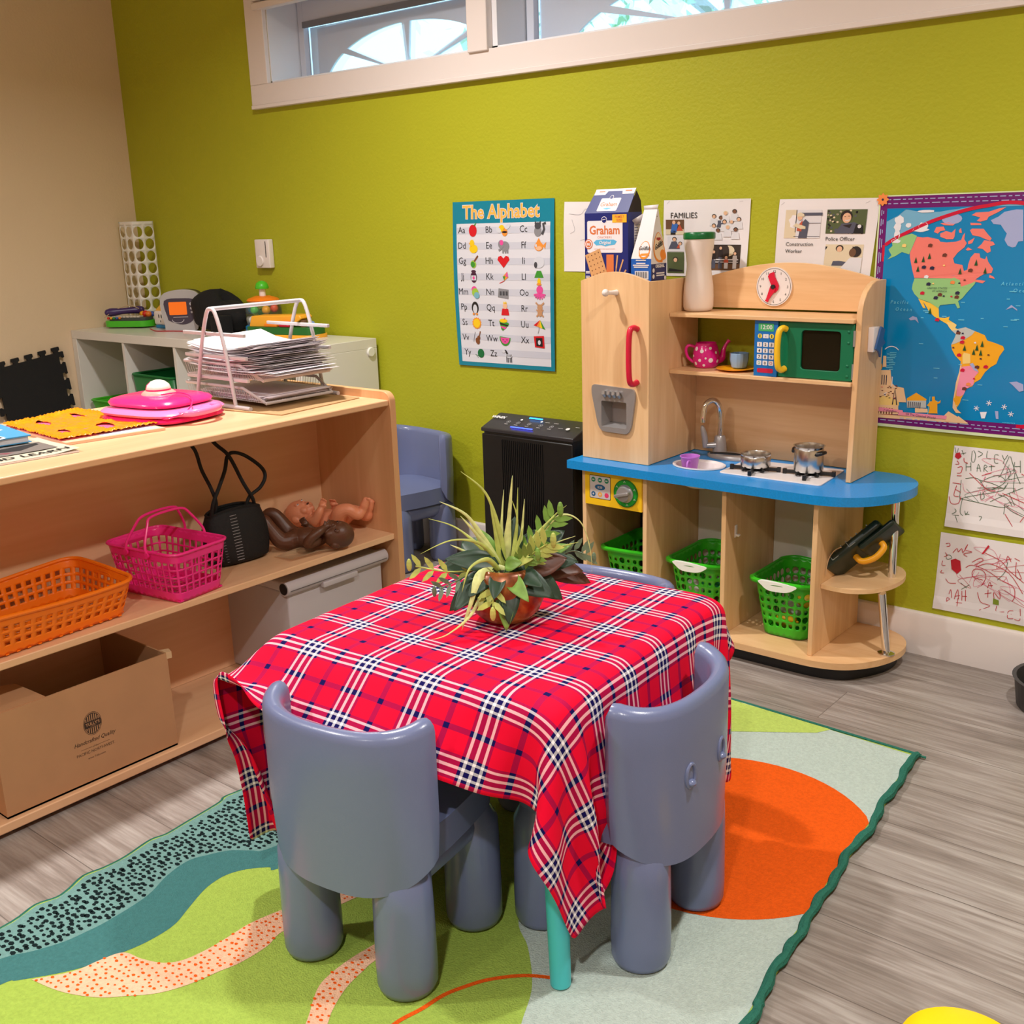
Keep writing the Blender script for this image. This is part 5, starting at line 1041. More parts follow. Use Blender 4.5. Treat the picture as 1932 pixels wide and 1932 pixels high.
def file_box():
    t = thing('file_box', 'light grey plastic file box with a rounded front rail', 'storage box', (2.3, -1.05, .0355), 0)
    m = mat('light_grey_plastic', (196, 188, 192), .4)
    MB().box((2.09, -1.235, .037), (2.47, -.905, .295), bev=.006).build('body', m, t, world=True)
    MB().box((2.085, -1.24, .296), (2.46, -.9, .322), bev=.005).build('lid', m, t, world=True)
    MB().tube([(2.468, -1.245, .308), (2.468, -.893, .308)], .0195, 28).build('front_rail', m, t, world=True, bevel=.001)
    MB().tube([(2.468, -1.2465, .308), (2.468, -1.244, .308)], .015, 24).build('rail_opening', M_ink, t, world=True)
    MB().box((2.474, -1.13, .283), (2.49, -1.01, .298), bev=.003).build('latch', m, t, world=True)
    MB().box((2.4865, -1.238, .3035), (2.4885, -.9, .3048)).build('seam', mat('seam_grey', (90, 86, 88), .6), t, world=True)
file_box()

# ================================================================== table, cloth, chairs, plant
M_teal = mat('teal_painted_leg', (70, 196, 204), .35)
def table():
    c = (3.373, -1.446); a = math.radians(4.5)
    t = thing('play_table', 'low square children\'s table with turquoise legs under the plaid cloth', 'table', (c[0], c[1], 0), a)
    MB().prism(rrect(-.3, -.289, .3, .289, .045, 8), .462, .494).build('tabletop', mat('table_white', (210, 214, 214), .4), t, bevel=.008, seg=3)
    for sx in (-1, 1):
        for sy in (-1, 1):
            x, y = sx*.262, sy*.25
            MB().tube([(x, y, .462), (x+sx*.014, y+sy*.013, .25), (x+sx*.026, y+sy*.022, .0095)], [.02, .0195, .017], 24).build('leg', M_teal, t, bevel=.003)
table()
def plaid():
    m = bpy.data.materials.new('red_plaid_cloth'); m.use_nodes = True; t = m.node_tree; N = t.nodes; L = t.links; p = N['Principled BSDF']
    uv = N.new('ShaderNodeUVMap'); sp = N.new('ShaderNodeSeparateXYZ'); L.new(uv.outputs[0], sp.inputs[0])
    RED, WH, NV = rgb(240, 4, 52), rgb(252, 246, 252), rgb(16, 8, 84)
    def axis(out):
        f = N.new('ShaderNodeMath'); f.operation = 'FRACT'; L.new(out, f.inputs[0])
        cr = N.new('ShaderNodeValToRGB'); cr.color_ramp.interpolation = 'CONSTANT'; e = cr.color_ramp.elements
        wd = [(.044, NV), (.04, WH), (.071, NV), (.04, WH), (.071, NV), (.04, WH), (.044, NV)]; p_ = .5-sum(q for q, c in wd)/2; seq = [(0, NV), (.042, RED)]
        for q, c in wd: seq.append((p_, c)); p_ += q
        seq += [(p_, RED), (.958, NV)]
        e[0].position = 0; e[0].color = seq[0][1]; e[1].position = seq[1][0]; e[1].color = seq[1][1]
        for q, c in seq[2:]: k = e.new(q); k.color = c
        L.new(f.outputs[0], cr.inputs[0]); return cr.outputs[0]
    A, B = axis(sp.outputs[0]), axis(sp.outputs[1])
    ck = N.new('ShaderNodeTexNoise'); ck.inputs['Scale'].default_value = 260; ck.inputs['Detail'].default_value = 1; L.new(uv.outputs[0], ck.inputs['Vector'])
    mr = N.new('ShaderNodeMapRange'); mr.inputs[1].default_value = .3; mr.inputs[2].default_value = .7; mr.inputs[3].default_value = .36; mr.inputs[4].default_value = .64; L.new(ck.outputs['Fac'], mr.inputs[0])
    mx = N.new('ShaderNodeMix'); mx.data_type = 'RGBA'; L.new(mr.outputs[0], mx.inputs[0]); L.new(A, mx.inputs[6]); L.new(B, mx.inputs[7])
    L.new(mx.outputs[2], p.inputs['Base Color']); p.inputs['Roughness'].default_value = .85; p.inputs['Specular IOR Level'].default_value = .15
    p.inputs['Sheen Weight'].default_value = .0
    bp = N.new('ShaderNodeBump'); bp.inputs['Strength'].default_value = .25; bp.inputs['Distance'].default_value = .001; L.new(ck.outputs['Fac'], bp.inputs['Height']); L.new(bp.outputs[0], p.inputs['Normal'])
    return m
def tablecloth():
    NU, NV = CLOTH_DIM; u0, u1, v0, v1 = CLOTH_UV
    V = [(CLOTH[3*i]/1000, CLOTH[3*i+1]/1000, CLOTH[3*i+2]/1000) for i in range(NU*NV)]      # millimetres, from a cloth drape
    F = [(i*NV+j, (i+1)*NV+j, (i+1)*NV+j+1, i*NV+j+1) for i in range(NU-1) for j in range(NV-1)]
    me = bpy.data.meshes.new('tablecloth'); me.from_pydata(V, [], F); uvl = me.uv_layers.new(name='UVMap')
    for l in me.loops:
        i, j = divmod(l.vertex_index, NV); u = u0+(u1-u0)*i/(NU-1); v = v0+(v1-v0)*j/(NV-1); uvl.data[l.index].uv = (u/.129+.5+10, v/.111+.5+10)
    me.polygons.foreach_set('use_smooth', [True]*len(me.polygons)); me.materials.append(plaid())
    o = bpy.data.objects.new('tablecloth', me); C.objects.link(o)
    md = o.modifiers.new('sub', 'SUBSURF'); md.levels = 2; md.render_levels = 2
    so = o.modifiers.new('solid', 'SOLIDIFY'); so.thickness = .0012; so.offset = 1
    tag(o, 'red plaid cloth with white and navy stripes draped over the low table', 'tablecloth'); loc_tag(o, (3.375, -1.455, .5))
tablecloth()

M_chair = mat('slate_blue_plastic', (110, 120, 158), .27, bump=.06, bscale=500, spec=.5, coat=.1)
def make_chair(label, holes=False):
    t = thing('toddler_chair', label, 'chair', (0, 0, 0), 0, 'slate blue moulded toddler chairs')
    # backrest: curved shell, thick rounded rim; local +y is forward
    hw, top, low = .166, .468, .185
    mb = MB(); NU, NV_ = 32, 12; th = .036
    def plan(u, inner=0):  # shallow arc, u -1..1
        a = u*math.radians(88); w = hw-inner; d = .108-inner*.75
        s = math.copysign(abs(math.sin(a))**.8, a); c = math.cos(a)
        return Vector((w*s, -.056-d*abs(c)**.8, 0))
    ring = []
    for i in range(NU+1):
        u = -1+2*i/NU; o, n_ = plan(u), plan(u, th); au = abs(u)
        ed = max(0, (au-.9)/.1); cv = math.sqrt(max(0, 1-ed*ed)); zt = top+.010*au**2-.006*(1-au**2)-.03*(1-cv); zb = low+.06*au**2.2+.03*(1-cv)
        mm_ = (o+n_)/2; o = mm_+(o-mm_)*max(.12, cv); n_ = mm_+(n_-mm_)*max(.12, cv)
        flare = .006
        sec = []
        m_ = (o+n_)/2; dr = (o-n_)/2
        nn = 5
        def pull(p, z):     # the side wings narrow towards the seat
            k = .945+.055*min(1, max(0, (z-.2)/.1)); return Vector((p.x*k, p.y, 0))
        for k in range(nn+1): v = k/nn; z = zb+(zt-th*.5-zb)*v; sec.append((pull(m_+dr, z), z))
        for k in range(1, 6): a = PI*k/6; sec.append((m_+dr*math.cos(a), zt-th*.5+th*.5*math.sin(a)))
        for k in range(nn+1): v = 1-k/nn; z = zb+.02+(zt-th*.5-zb-.02)*v; sec.append((pull(m_-dr, z), z))
        ring.append([Vector((p.x, p.y, z)) for p, z in sec])
    K = len(ring[0]); vs = [p for r_ in ring for p in r_]; fs = []
    for i in range(NU):
        for k in range(K): fs.append((i*K+k, (i+1)*K+k, (i+1)*K+(k+1) % K, i*K+(k+1) % K))
    # rounded end caps
    fs.append(tuple(range(K))); fs.append(tuple(NU*K+k for k in range(K-1, -1, -1)))
    mb.add(vs, fs)
    if holes:
        for sx in (-1, 1):
            a = sx*.16; P = plan(a); n = Vector((P.x*.35, P.y, 0)).normalized()
            tt = Vector((-n.y, n.x, 0)); c = P+Vector((0, 0, .335))+n*.001
            mb.tube([c+tt*(.012*math.cos(q))+Vector((0, 0, .02*math.sin(q)))-n*.001 for q in [2*PI*i/16 for i in range(16)]], .0035, 8, closed=True)
            mb.ell(c+Vector((0, 0, -.012)), (.009, .009, .006), 12)
    mb.build('backrest', M_chair, t, recalc=True, smooth=75, bevel=.01, seg=3)
    # seat
    s = MB(); out = [(-.14, -.09), (-.134, .09), (-.104, .138), (0, .15), (.104, .138), (.134, .09), (.14, -.09), (.07, -.13), (-.07, -.13)]
    out = [tuple(p[:2]) for p in catmull([(a, b, 0) for a, b in out], 5, closed=True)][::-1]
    s.prism(out, .225, .282); s.build('seat', M_chair, t, bevel=.014, seg=4, recalc=True)
    for sx in (-1, 1):
        for y in (-.098, .1):
            l = MB(); x = sx*.099; q_ = 0
            l.lathe([(0, 0), (.038, 0), (.046, .004), (.0495, .014), (.05, .05), (.0485, .16), (.047, .2), (.03, .232), (0, .235)], 32, c=(x, y, .0)); l.build('leg', M_chair, t, smooth=50)
        b = MB(); b.box((sx*.096-.035, -.09, .17), (sx*.096+.035, .09, .235), bev=.03); b.build('side_arch', M_chair, t)
    return t
chair = make_chair('slate blue toddler chair nearest the camera, its smooth curved back towards us')
chair.location = (3.373, -1.762, .0098); chair.rotation_euler = (0, 0, math.radians(8.4)); 
ch2 = make_chair('slate blue toddler chair right of the table with two moulded ovals on its back', True)
ch2.location = (3.645, -1.468, .0098); ch2.rotation_euler = (0, 0, math.radians(93))
c3 = copy_tree(chair, None, (1.845, -.2, 0), math.radians(172), 'slate blue toddler chair against the green wall behind the bookcase end')
c4 = copy_tree(chair, None, (3.365, -1.187, .0098), math.radians(187), 'slate blue toddler chair on the far side of the table, only its back rim showing')

def planter():
    t = thing('potted_plant', 'mixed green artificial plant in a round copper-brown pot on the plaid cloth', 'plant', (3.395, -1.463, .5035))
    m = bpy.data.materials.new('mottled_copper'); m.use_nodes = True; T = m.node_tree; N = T.nodes; L = T.links; p = N['Principled BSDF']; p.inputs['Roughness'].default_value = .3; p.inputs['Metallic'].default_value = .25
    tc = N.new('ShaderNodeTexCoord'); n = N.new('ShaderNodeTexNoise'); n.inputs['Scale'].default_value = 28; n.inputs['Detail'].default_value = 8; L.new(tc.outputs['Object'], n.inputs['Vector'])
    cr = N.new('ShaderNodeValToRGB'); e = cr.color_ramp.elements; e[0].position = .3; e[0].color = rgb(84, 34, 14); e[1].position = .72; e[1].color = rgb(190, 140, 66); k = e.new(.5); k.color = rgb(150, 82, 36); L.new(n.outputs['Fac'], cr.inputs[0]); L.new(cr.outputs[0], p.inputs['Base Color'])
    mb = MB(); mb.lathe([(0, 0), (.034, 0), (.044, .004), (.06, .02), (.0695, .042), (.073, .062), (.0705, .082), (.062, .098), (.056, .104), (.053, .104), (.055, .096), (.055, .088), (0, .088)], 48)
    mb.build('round_pot', m, t, smooth=60)
    MB().lathe([(0, .086), (.054, .09), (.03, .097), (0, .1)], 24).build('soil', mat('dark_moss', (40, 40, 24), .9), t)
    def lm(name, c, v=.2): return mat(name, c, .45, var=v, vscale=60, sub=.0)
    Mp, Md, Mm, My, Mr = lm('pale_grass_leaf', (206, 212, 138)), lm('dark_leaf', (36, 62, 44)), lm('mid_green_leaf', (112, 150, 62)), lm('yellow_green_leaf', (180, 190, 96)), lm('bronze_leaf', (88, 52, 40))
    # camera-facing frame is not used: all tips are placed in 3-D round the pot
    def blade(P, w, m, name='grass_blade'):
        Pn = catmull(P, 6); k = len(Pn); mb = MB(); vs = []
        for i, q in enumerate(Pn):
            s = i/(k-1); ww = w*(.55+.45*math.sin(PI*min(1, s*1.5+.15)))*(1-s**3) if s < .999 else .0004
            d = (Pn[min(k-1, i+1)]-Pn[max(0, i-1)]).normalized(); sd = d.cross(Vector((.55, -.8, .15))).normalized()
            vs += [q-sd*ww/2, q+Vector((0, 0, -ww*.18)), q+sd*ww/2]
        mb.add(vs, [(3*i+a, 3*i+a+1, 3*i+a+4, 3*i+a+3) for i in range(k-1) for a in (0, 1)]); mb.build(name, m, t, solid=.0005, smooth=80)
    # axes: R = screen right direction (x cos yaw ...), here local approx right=(.77,.64)
    R = Vector((.767, .642, 0)); B = Vector((-.64, .767, 0)); U = Vector((0, 0, 1))
    def W(r, u, b=0): return R*r+U*u+B*b
    G = [ # (points as right, up, back), width, material
        ([(.0,.09,0),(.008,.17,.0),(.018,.265,.0)], .017, Mp), ([(.012,.09,.01),(.022,.16,.01),(.027,.24,.012)], .009, My), ([(.015,.09,0),(.03,.15,0),(.038,.222,0)], .011, Mp),
        ([(-.005,.09,0),(-.015,.16,0),(-.024,.225,.0)], .010, My), ([(-.005,.09,.01),(-.004,.17,.01),(.002,.235,.02)], .009, Mp), ([(.0,.1,0),(-.01,.17,0),(-.03,.235,0),(-.072,.275,0)], .011, My),
        ([(-.01,.1,0),(-.035,.15,-.01),(-.065,.2,-.015),(-.11,.227,-.02)], .014, Mp), ([(-.01,.1,0),(-.03,.135,-.01),(-.055,.175,-.02),(-.075,.2,-.02)], .013, Mp), ([(-.01,.1,.0),(-.05,.14,.01),(-.09,.17,.02),(-.135,.183,.03)], .007, My),
        ([(-.005,.1,-.01),(-.04,.15,-.03),(-.09,.165,-.05),(-.145,.145,-.06)], .007, My), ([(-.01,.1,-.03),(-.03,.128,-.05),(-.06,.12,-.07),(-.075,.08,-.08)], .010, My),
        ([(-.02,.1,-.03),(-.045,.1,-.06),(-.06,.06,-.08),(-.078,.012,-.085)], .019, Mp), ([(-.03,.09,-.04),(-.06,.04,-.08),(-.1,.012,-.1),(-.135,-.0,-.11)][:3]+[(-.13,.004,-.105)], .006, Mp),
        ([(.012,.09,-.02),(.02,.13,-.02),(.035,.178,-.02)], .014, My), ([(.02,.1,-.01),(.05,.15,-.01),(.09,.19,0),(.112,.208,0)], .007, My),
        ([(.02,.1,0),(.06,.15,0),(.1,.19,.0),(.135,.178,0),(.152,.13,0),(.156,.08,0)], .005, Mp), ([(.03,.1,-.02),(.08,.135,-.03),(.13,.152,-.04)], .007, My), ([(.03,.1,-.02),(.08,.14,-.02),(.125,.16,-.03)], .006, Mp),
        ([(.012,.1,-.01),(.02,.15,0),(.024,.19,0),(.014,.225,0)], .008, My), ([(-.0,.1,-.02),(-.03,.11,-.02),(-.07,.135,-.02),(-.095,.148,-.02)], .012, Mp)]
    for P, w, m_ in G: blade([W(*q) for q in P], w, m_)
    def leaf(base, tip, w, m, droop=.2, name='broad_leaf', nrm=None, notch=False):
        b_, t_ = W(*base), W(*tip); ax = t_-b_; L_ = ax.length; d = ax.normalized(); sd = d.cross(nrm or Vector((.5, -.65, .55))).normalized(); up = sd.cross(d); mb = MB(); n = 10; vs = []
        for i in range(n+1):
            s = i/n; ww = w*math.sin(PI*min(1, s**.75*1.0))**.8 if 0 < s < 1 else .0003
            if notch and s > .6: ww = w*.95*(1 if s < .99 else .75)
            c = b_+ax*s+up*(droop*L_*math.sin(PI*s)*.35)
            vs += [c-sd*ww/2+up*ww*.1, c-sd*ww/4, c-up*.001*ww, c+sd*ww/4, c+sd*ww/2+up*ww*.1]
        mb.add(vs, [(5*i+a, 5*i+a+1, 5*i+a+6, 5*i+a+5) for i in range(n) for a in range(4)]); mb.build(name, m, t, solid=.0005, smooth=80)
    for a in [((.0,.1,-.03),(.085,.062,-.07),.05,Md),((.03,.1,-.03),(.1,.05,-.05),.045,Md),((-.02,.1,-.03),(-.1,.035,-.05),.045,Md),((-.03,.1,-.02),(-.09,.045,-.08),.04,Md),((-.01,.11,-.02),(-.105,.125,-.03),.04,Md),((.01,.1,0),(.02,.185,.02),.04,Md),((.02,.1,0),(.055,.16,.02),.035,Md),
              ((.03,.1,0),(.14,.085,.0),.05,Mr),((.05,.1,.02),(.155,.055,.02),.045,Mr),((.04,.1,-.03),(.11,.12,-.03),.045,Mr),((.01,.09,-.05),(.005,.02,-.088),.036,Md),((0,.08,-.05),(-.0,.01,-.09),.03,Mm),((.03,.1,.02),(.11,.15,.04),.05,Md),((-.03,.1,.02),(-.1,.09,.04),.045,Md),((.0,.1,.03),(.02,.13,.1),.05,Md),((-.02,.1,-.03),(-.03,.055,-.085),.022,My),((-.02,.09,-.04),(-.048,.045,-.08),.02,My),((.02,.1,.0),(.12,.135,.0),.034,Mm),((.0,.11,-.03),(.03,.12,-.05),.028,Mm),((.0,.1,-.04),(.04,.062,-.09),.03,Mm),((-.02,.1,-.03),(-.065,.07,-.08),.032,Md),((.02,.1,-.03),(.065,.085,-.08),.034,Md),((-.01,.1,-.04),(-.02,.07,-.095),.03,Md),((.04,.1,.0),(.13,.11,-.02),.04,Md),((-.03,.1,.0),(-.12,.1,.0),.04,Md),((.03,.11,.02),(.09,.17,.03),.03,Mm),((-.02,.11,.02),(-.05,.16,.04),.03,Mm),((.01,.11,-.02),(.05,.13,-.06),.026,My),((.03,.1,.04),(.08,.12,.1),.05,Md),((-.03,.1,.04),(-.08,.12,.09),.05,Md)]: leaf(*a[:4])
    def sprig(P, m, n, w, name='leafy_sprig'):
        Pn = catmull([W(*q) for q in P], 8); mb = MB(); mb.tube(Pn, .0012, 5)
        for i in range(n):
            q = Pn[int((i+1.5)/(n+1)*(len(Pn)-1))]; d = (Pn[-1]-Pn[0]).normalized()
            for s in (-1, 1):
                sd = (d.cross(Vector((.6, -.75, .2))).normalized()*s+d*.9).normalized(); l = w*2.6; pv = sd.cross(Vector((.6, -.75, .2))).normalized()
                mb.add([q, q+sd*l*.35+pv*w*.42, q+sd*l*.75+pv*w*.3, q+sd*l, q+sd*l*.7-pv*w*.36, q+sd*l*.3-pv*w*.4], [(0,1,2,3,4,5)])
        mb.ell(Pn[-1]+(Pn[-1]-Pn[-2]).normalized()*w, (w*.4, w*.4, w*1.0), 8); mb.build(name, m, t, smooth=0, solid=.0004)
    sprig([(-.04,.1,-.02),(-.1,.105,-.04),(-.155,.12,-.05)], My, 4, .0115); sprig([(-.03,.1,0),(-.08,.09,-.04),(-.115,.08,-.06)], lm('grey_green_leaf', (98, 118, 92)), 4, .010)
    sprig([(.02,.1,0),(.06,.15,0),(.092,.19,0)], Mm, 5, .014); sprig([(.03,.1,-.02),(.05,.13,-.03),(.075,.15,-.04)], My, 4, .014); sprig([(.02,.1,-.03),(.03,.12,-.04),(.05,.135,-.06)], Mm, 4, .012)
    sprig([(-.01,.1,-.04),(-.02,.08,-.07),(-.022,.055,-.088)], My, 2, .013); sprig([(.08,.1,.01),(.12,.12,.01),(.15,.11,.01)], lm('grey_green_leaf', (98, 118, 92)), 5, .011)
    sprig([(-.01,.1,-.03),(-.03,.08,-.05),(-.05,.06,-.06)], lm('fern_green', (60, 92, 40)), 6, .009); sprig([(.0,.1,-.03),(-.01,.08,-.06),(-.02,.06,-.07)], lm('fern_green', (60, 92, 40)), 6, .009)
planter()
# ================================================================== play kitchen
K1 = wood('maple_kitchen_upright', (246, 206, 158), (218, 168, 116), 'z', 9, .4)
K2 = wood('maple_kitchen_shelf', (246, 206, 158), (218, 168, 116), 'x', 9, .4)
K3 = wood('maple_edge_band', (240, 200, 160), (220, 172, 130), 'x', 20, .45)
M_blue = mat('blue_countertop', (20, 140, 216), .3, var=.12, vscale=220)
M_silver = mat('silver_plastic_part', (168, 164, 164), .32, metal=.45)
def kitchen():
    t = thing('play_kitchen', 'wooden toddler play kitchen with a blue countertop against the green wall', 'play kitchen', (3.18, -.18, 0))
    def B(name, a, b, m, bev=.0015, **k): return MB().box(a, b).build(name, m, t, world=True, bevel=bev, **k)
    def outline(x0, yb, yf, xr, inset=0):
        pts = [(x0+inset, yb), (x0+inset, yf+inset)]
        P = [(3.40, yf+inset), (3.50, yf+inset+.004), (3.575-inset*.5, yf+inset*.8+.033), (xr-inset-.032, yf+inset*.4+.095), (xr-inset-.004, yf+.17), (xr-inset-.003, yf+.24), (xr-inset-.03, yf+.297), (xr-inset-.08, yb-.004), (3.53, yb)]
        return pts+[tuple(p[:2]) for p in catmull([(a, b, 0) for a, b in P], 6)]
    MB().prism(outline(2.735, -.02, -.355, 3.66)[::1], .04, .058).build('base_board', K2, t, world=True, bevel=.002, recalc=True)
    MB().prism(outline(2.745, -.03, -.345, 3.655, .02), .0, .04).build('black_kickplate', M_black, t, world=True, recalc=True)
    # dividers
    for x in (2.740, 2.953, 3.207, 3.470): B('divider', (x, -.325, .058), (x+.0135, -.022, .48), K1)
    MB().box((2.9675, -.03, .059), (3.206, -.022, .479)).build('white_back_panel', mat('white_melamine', (226, 218, 210), .4), t, world=True)
    MB().box((3.2215, -.03, .059), (3.469, -.022, .479)).build('white_back_panel', mat('white_melamine', (226, 218, 210), .4), t, world=True)
    B('dark_back_panel', (2.754, -.03, .059), (2.952, -.022, .372), mat('dark_back', (20, 18, 18), .6))
    MB().prism(outline(3.484, -.022, -.29, 3.645), .241, .252).build('corner_shelf', K2, t, world=True, bevel=.0015, recalc=True) if 0 else None
    P = [(3.484, -.022), (3.484, -.288), (3.52, -.292), (3.56, -.287), (3.6, -.262), (3.632, -.21), (3.643, -.14), (3.632, -.08), (3.6, -.035), (3.55, -.022)]
    MB().prism([P[0]]+[tuple(p[:2]) for p in catmull([(a, b, 0) for a, b in P[1:]], 5)], .238, .250).build('corner_shelf', K2, t, world=True, bevel=.0015, recalc=True)
    for a, b, f in (((3.634, -.196, .0585), (3.626, -.232, .2375), 1), ((3.612, -.13, .2505), (3.62, -.158, .48), 0)):
        MB().tube([a, b], .0105, 28, caps=True).build('chrome_post', M_chrome, t, world=True)
        if f: MB().lathe([(0, 0), (.022, 0), (.022, .003), (.014, .006), (0, .006)], 28, c=a).build('post_flange', M_chrome, t, world=True)
    # countertop with the sink hole
    sc, sr = (3.072, -.215), (.079, .062)
    co = MB(); co.prism(outline(2.708, -.02, -.357, 3.662), .4805, .505, holes=[circ(sc[0], sc[1], sr[0]*.93, 40, sr[1]*.93)]); co.build('countertop', M_blue, t, world=True, bevel=.003, recalc=True)
    mw = mat('white_gloss_plastic', (236, 228, 228), .22)
    s = MB(); s.lathe([(1.0, .506), (1.0, .509), (.93, .5095), (.84, .503), (.74, .48), (.62, .455), (.4, .447), (0, .446), (0, .442), (.45, .443), (.68, .452), (.8, .474), (.88, .50)], 48, c=(0, 0, 0)); 
    s.v = [Vector((sc[0]+v.x*sr[0], sc[1]+v.y*sr[1], v.z)) for v in s.v]; s.build('sink_bowl', mw, t, world=True, smooth=60)
    # faucet
    f = MB(); f.lathe([(0, .5055), (.072, .5055), (.072, .512), (.066, .517), (0, .518)], 40, c=(0, 0, 0)); f.v = [Vector((3.1+v.x, -.085+v.y*.5, v.z)) for v in f.v]; f.build('faucet_plate', M_silver, t, world=True)
    fx, fy = 3.062, -.078
    MB().lathe([(0, .0), (.021, 0), (.0185, .03), (.0155, .046), (.013, .05), (0, .05)], 28, c=(fx, fy, .518)).build('faucet_body', M_silver, t, world=True)
    MB().tube(catmull([(fx, fy, .565), (fx, fy, .63), (fx-.004, fy-.008, .662), (fx-.014, fy-.024, .674), (fx-.026, fy-.042, .662), (fx-.03, fy-.048, .63), (fx-.03, fy-.048, .612)], 8), .0082, 16).build('chrome_spout', M_chrome, t, world=True)
    MB().tube([(fx-.008, fy-.012, .54), (fx-.028, fy-.03, .54)], [.01, .008], 14).build('lever_arm', M_silver, t, world=True)
    MB().tube(catmull([(fx-.03, fy-.032, .535), (fx-.032, fy-.034, .565), (fx-.038, fy-.04, .6)], 5), [.0075, .008, .0085, .009, .009, .009, .009, .0085, .0075, .006, .004], 14).build('tap_lever', M_silver, t, world=True)
    # hob
    hb = [(3.163, -.268), (3.458, -.262), (3.44, -.062), (3.155, -.088)]
    def rp(P, r=.014):
        out = []
        for i in range(len(P)):
            p, a, b = Vector(P[i]), Vector(P[i-1]), Vector(P[(i+1) % len(P)]); pa = p+(a-p).normalized()*r; pb = p+(b-p).normalized()*r
            for k in range(6): q = k/5; out.append(tuple(pa*(1-q)**2+p*2*q*(1-q)+pb*q*q))
        return out
    MB().prism(rp(hb), .5052, .5085).build('white_hob', mw, t, world=True, bevel=.0012, recalc=True)
    for gx, gy in ((3.24, -.2), (3.385, -.172)):
        g = MB(); 
        MB().lathe([(0, .0005), (.03, .0005), (.028, .003), (0, .003)], 28, c=(gx, gy, .5085)).build('burner_disc', M_silver, t, world=True)
        for k in range(4):
            a = math.radians(14)+k*PI/2; c, s_ = math.cos(a), math.sin(a); X = Matrix.Translation((gx, gy, .509)) @ Matrix.Rotation(a, 4, 'Z'); g.X = X
            g.box((.0, -.004, .002), (.066, .004, .011)); g.box((.06, -.005, -.0), (.07, .005, .0135)); g.X = Matrix.Translation((gx, gy, .509)) @ Matrix.Rotation(a+PI/4, 4, 'Z')
            g.box((.006, -.003, .002), (.042, .003, .010))
        g.X = Matrix.Identity(4); g.build('black_grate', M_black, t, world=True, bevel=.001)
    # fridge tower with arched door
    x0, x1, yf = 2.722, 2.9525, -.295
    arc = [(x0, .506), (x1, .506), (x1, 1.022)]+[(x0+(x1-x0)*(1-i/16), 1.022+.026*math.sin(PI*i/16)) for i in range(1, 16)]+[(x0, 1.022)]
    MB().prism(arc, yf, yf+.012, holes=[rrect(2.795, .606, 2.882, .682, .004, 3)], fn=lambda x, y, z: (x, z, y)).build('fridge_door', K1, t, world=True, bevel=.002, recalc=True)
    B('side_panel', (x0+.001, yf+.0125, .506), (x0+.013, -.025, 1.018), K1); B('side_panel', (x1-.012, yf+.0125, .506), (x1, -.025, 1.022), K1)
    B('tower_top', (x0+.013, yf+.0125, .996), (x1-.012, -.025, 1.008), K2)
    hd = MB(); hx = 2.912
    hd.tube(catmull([(hx+.004, yf-.001, .892), (hx, yf-.018, .897), (hx-.003, yf-.031, .884), (hx-.004, yf-.034, .818), (hx-.003, yf-.031, .752), (hx, yf-.018, .739), (hx+.004, yf-.001, .744)], 6), .0085, 12, flat=.95); hd.build('red_door_handle', M_red, t, world=True)
    pg = MB(); pg.tube([(2.845, yf, .991), (2.842, yf-.02, .992), (2.838, yf-.035, .9925)], [.0085, .006, .006], 14); pg.ell((2.836, yf-.041, .993), .0105, 14); pg.build('white_peg', M_white, t, world=True)
    # ice dispenser
    D = [(2.762, .728), (2.909, .722), (2.912, .7), (2.898, .61), (2.885, .59), (2.795, .592), (2.782, .61), (2.76, .705)][::-1]
    D = rp(D, .012); hole = rrect(2.795, .606, 2.882, .682, .004, 3)
    dp = MB(); dp.prism(D, yf-.007, yf-.0002, holes=[hole], fn=lambda x, y, z: (x, z, y)); dp.build('ice_dispenser', M_silver, t, world=True, bevel=.0015, recalc=True)
    dr = MB(); X0, X1, Z0, Z1, YB = 2.795, 2.882, .606, .682, yf+.04
    dr.add([(X0, yf-.0065, Z0), (X1, yf-.0065, Z0), (X1, yf-.0065, Z1), (X0, yf-.0065, Z1), (X0+.006, YB, Z0+.008), (X1-.006, YB, Z0+.008), (X1-.006, YB, Z1), (X0+.006, YB, Z1)], [(0, 1, 5, 4), (1, 2, 6, 5), (2, 3, 7, 6), (3, 0, 4, 7), (4, 5, 6, 7)]); dr.build('dispenser_recess', M_silver, t, world=True, smooth=0)
    for k in range(4): MB().tube([(2.809+.017*k, yf-.007, .697), (2.809+.017*k, yf-.016, .705), (2.809+.017*k, yf-.014, .712)], .006, 12).build('dispenser_button', M_silver, t, world=True)
    # hutch
    B('lower_back_panel', (2.953, -.032, .506), (3.494, -.024, .758), K2, 0)
    at = [(2.953, .935), (3.494, .935), (3.494, 1.019)]+[(3.494-(3.494-2.953)*i/18, 1.012+.007*(1-i/18)+.046*math.sin(PI*(i/18)**.95)) for i in range(1, 18)]+[(2.953, 1.008)]
    MB().prism(at, -.038, -.026, fn=lambda x, y, z: (x, z, y)).build('arched_back_panel', K2, t, world=True, bevel=.002, recalc=True)
    B('hutch_shelf', (2.9535, -.188, .918), (3.494, -.026, .929), K2); B('hutch_shelf', (2.9535, -.188, .757), (3.494, -.026, .768), K2)
    sp = [(-.19, .506), (-.025, .506), (-.025, 1.02), (-.09, 1.02), (-.118, 1.013), (-.148, .995), (-.166, .973), (-.174, .95), (-.176, .9)]
    MB().prism([tuple(q) for q in sp], 3.495, 3.5095, fn=lambda x, y, z: (z, x, y)).build('hutch_side', K1, t, world=True, bevel=.0015, recalc=True)
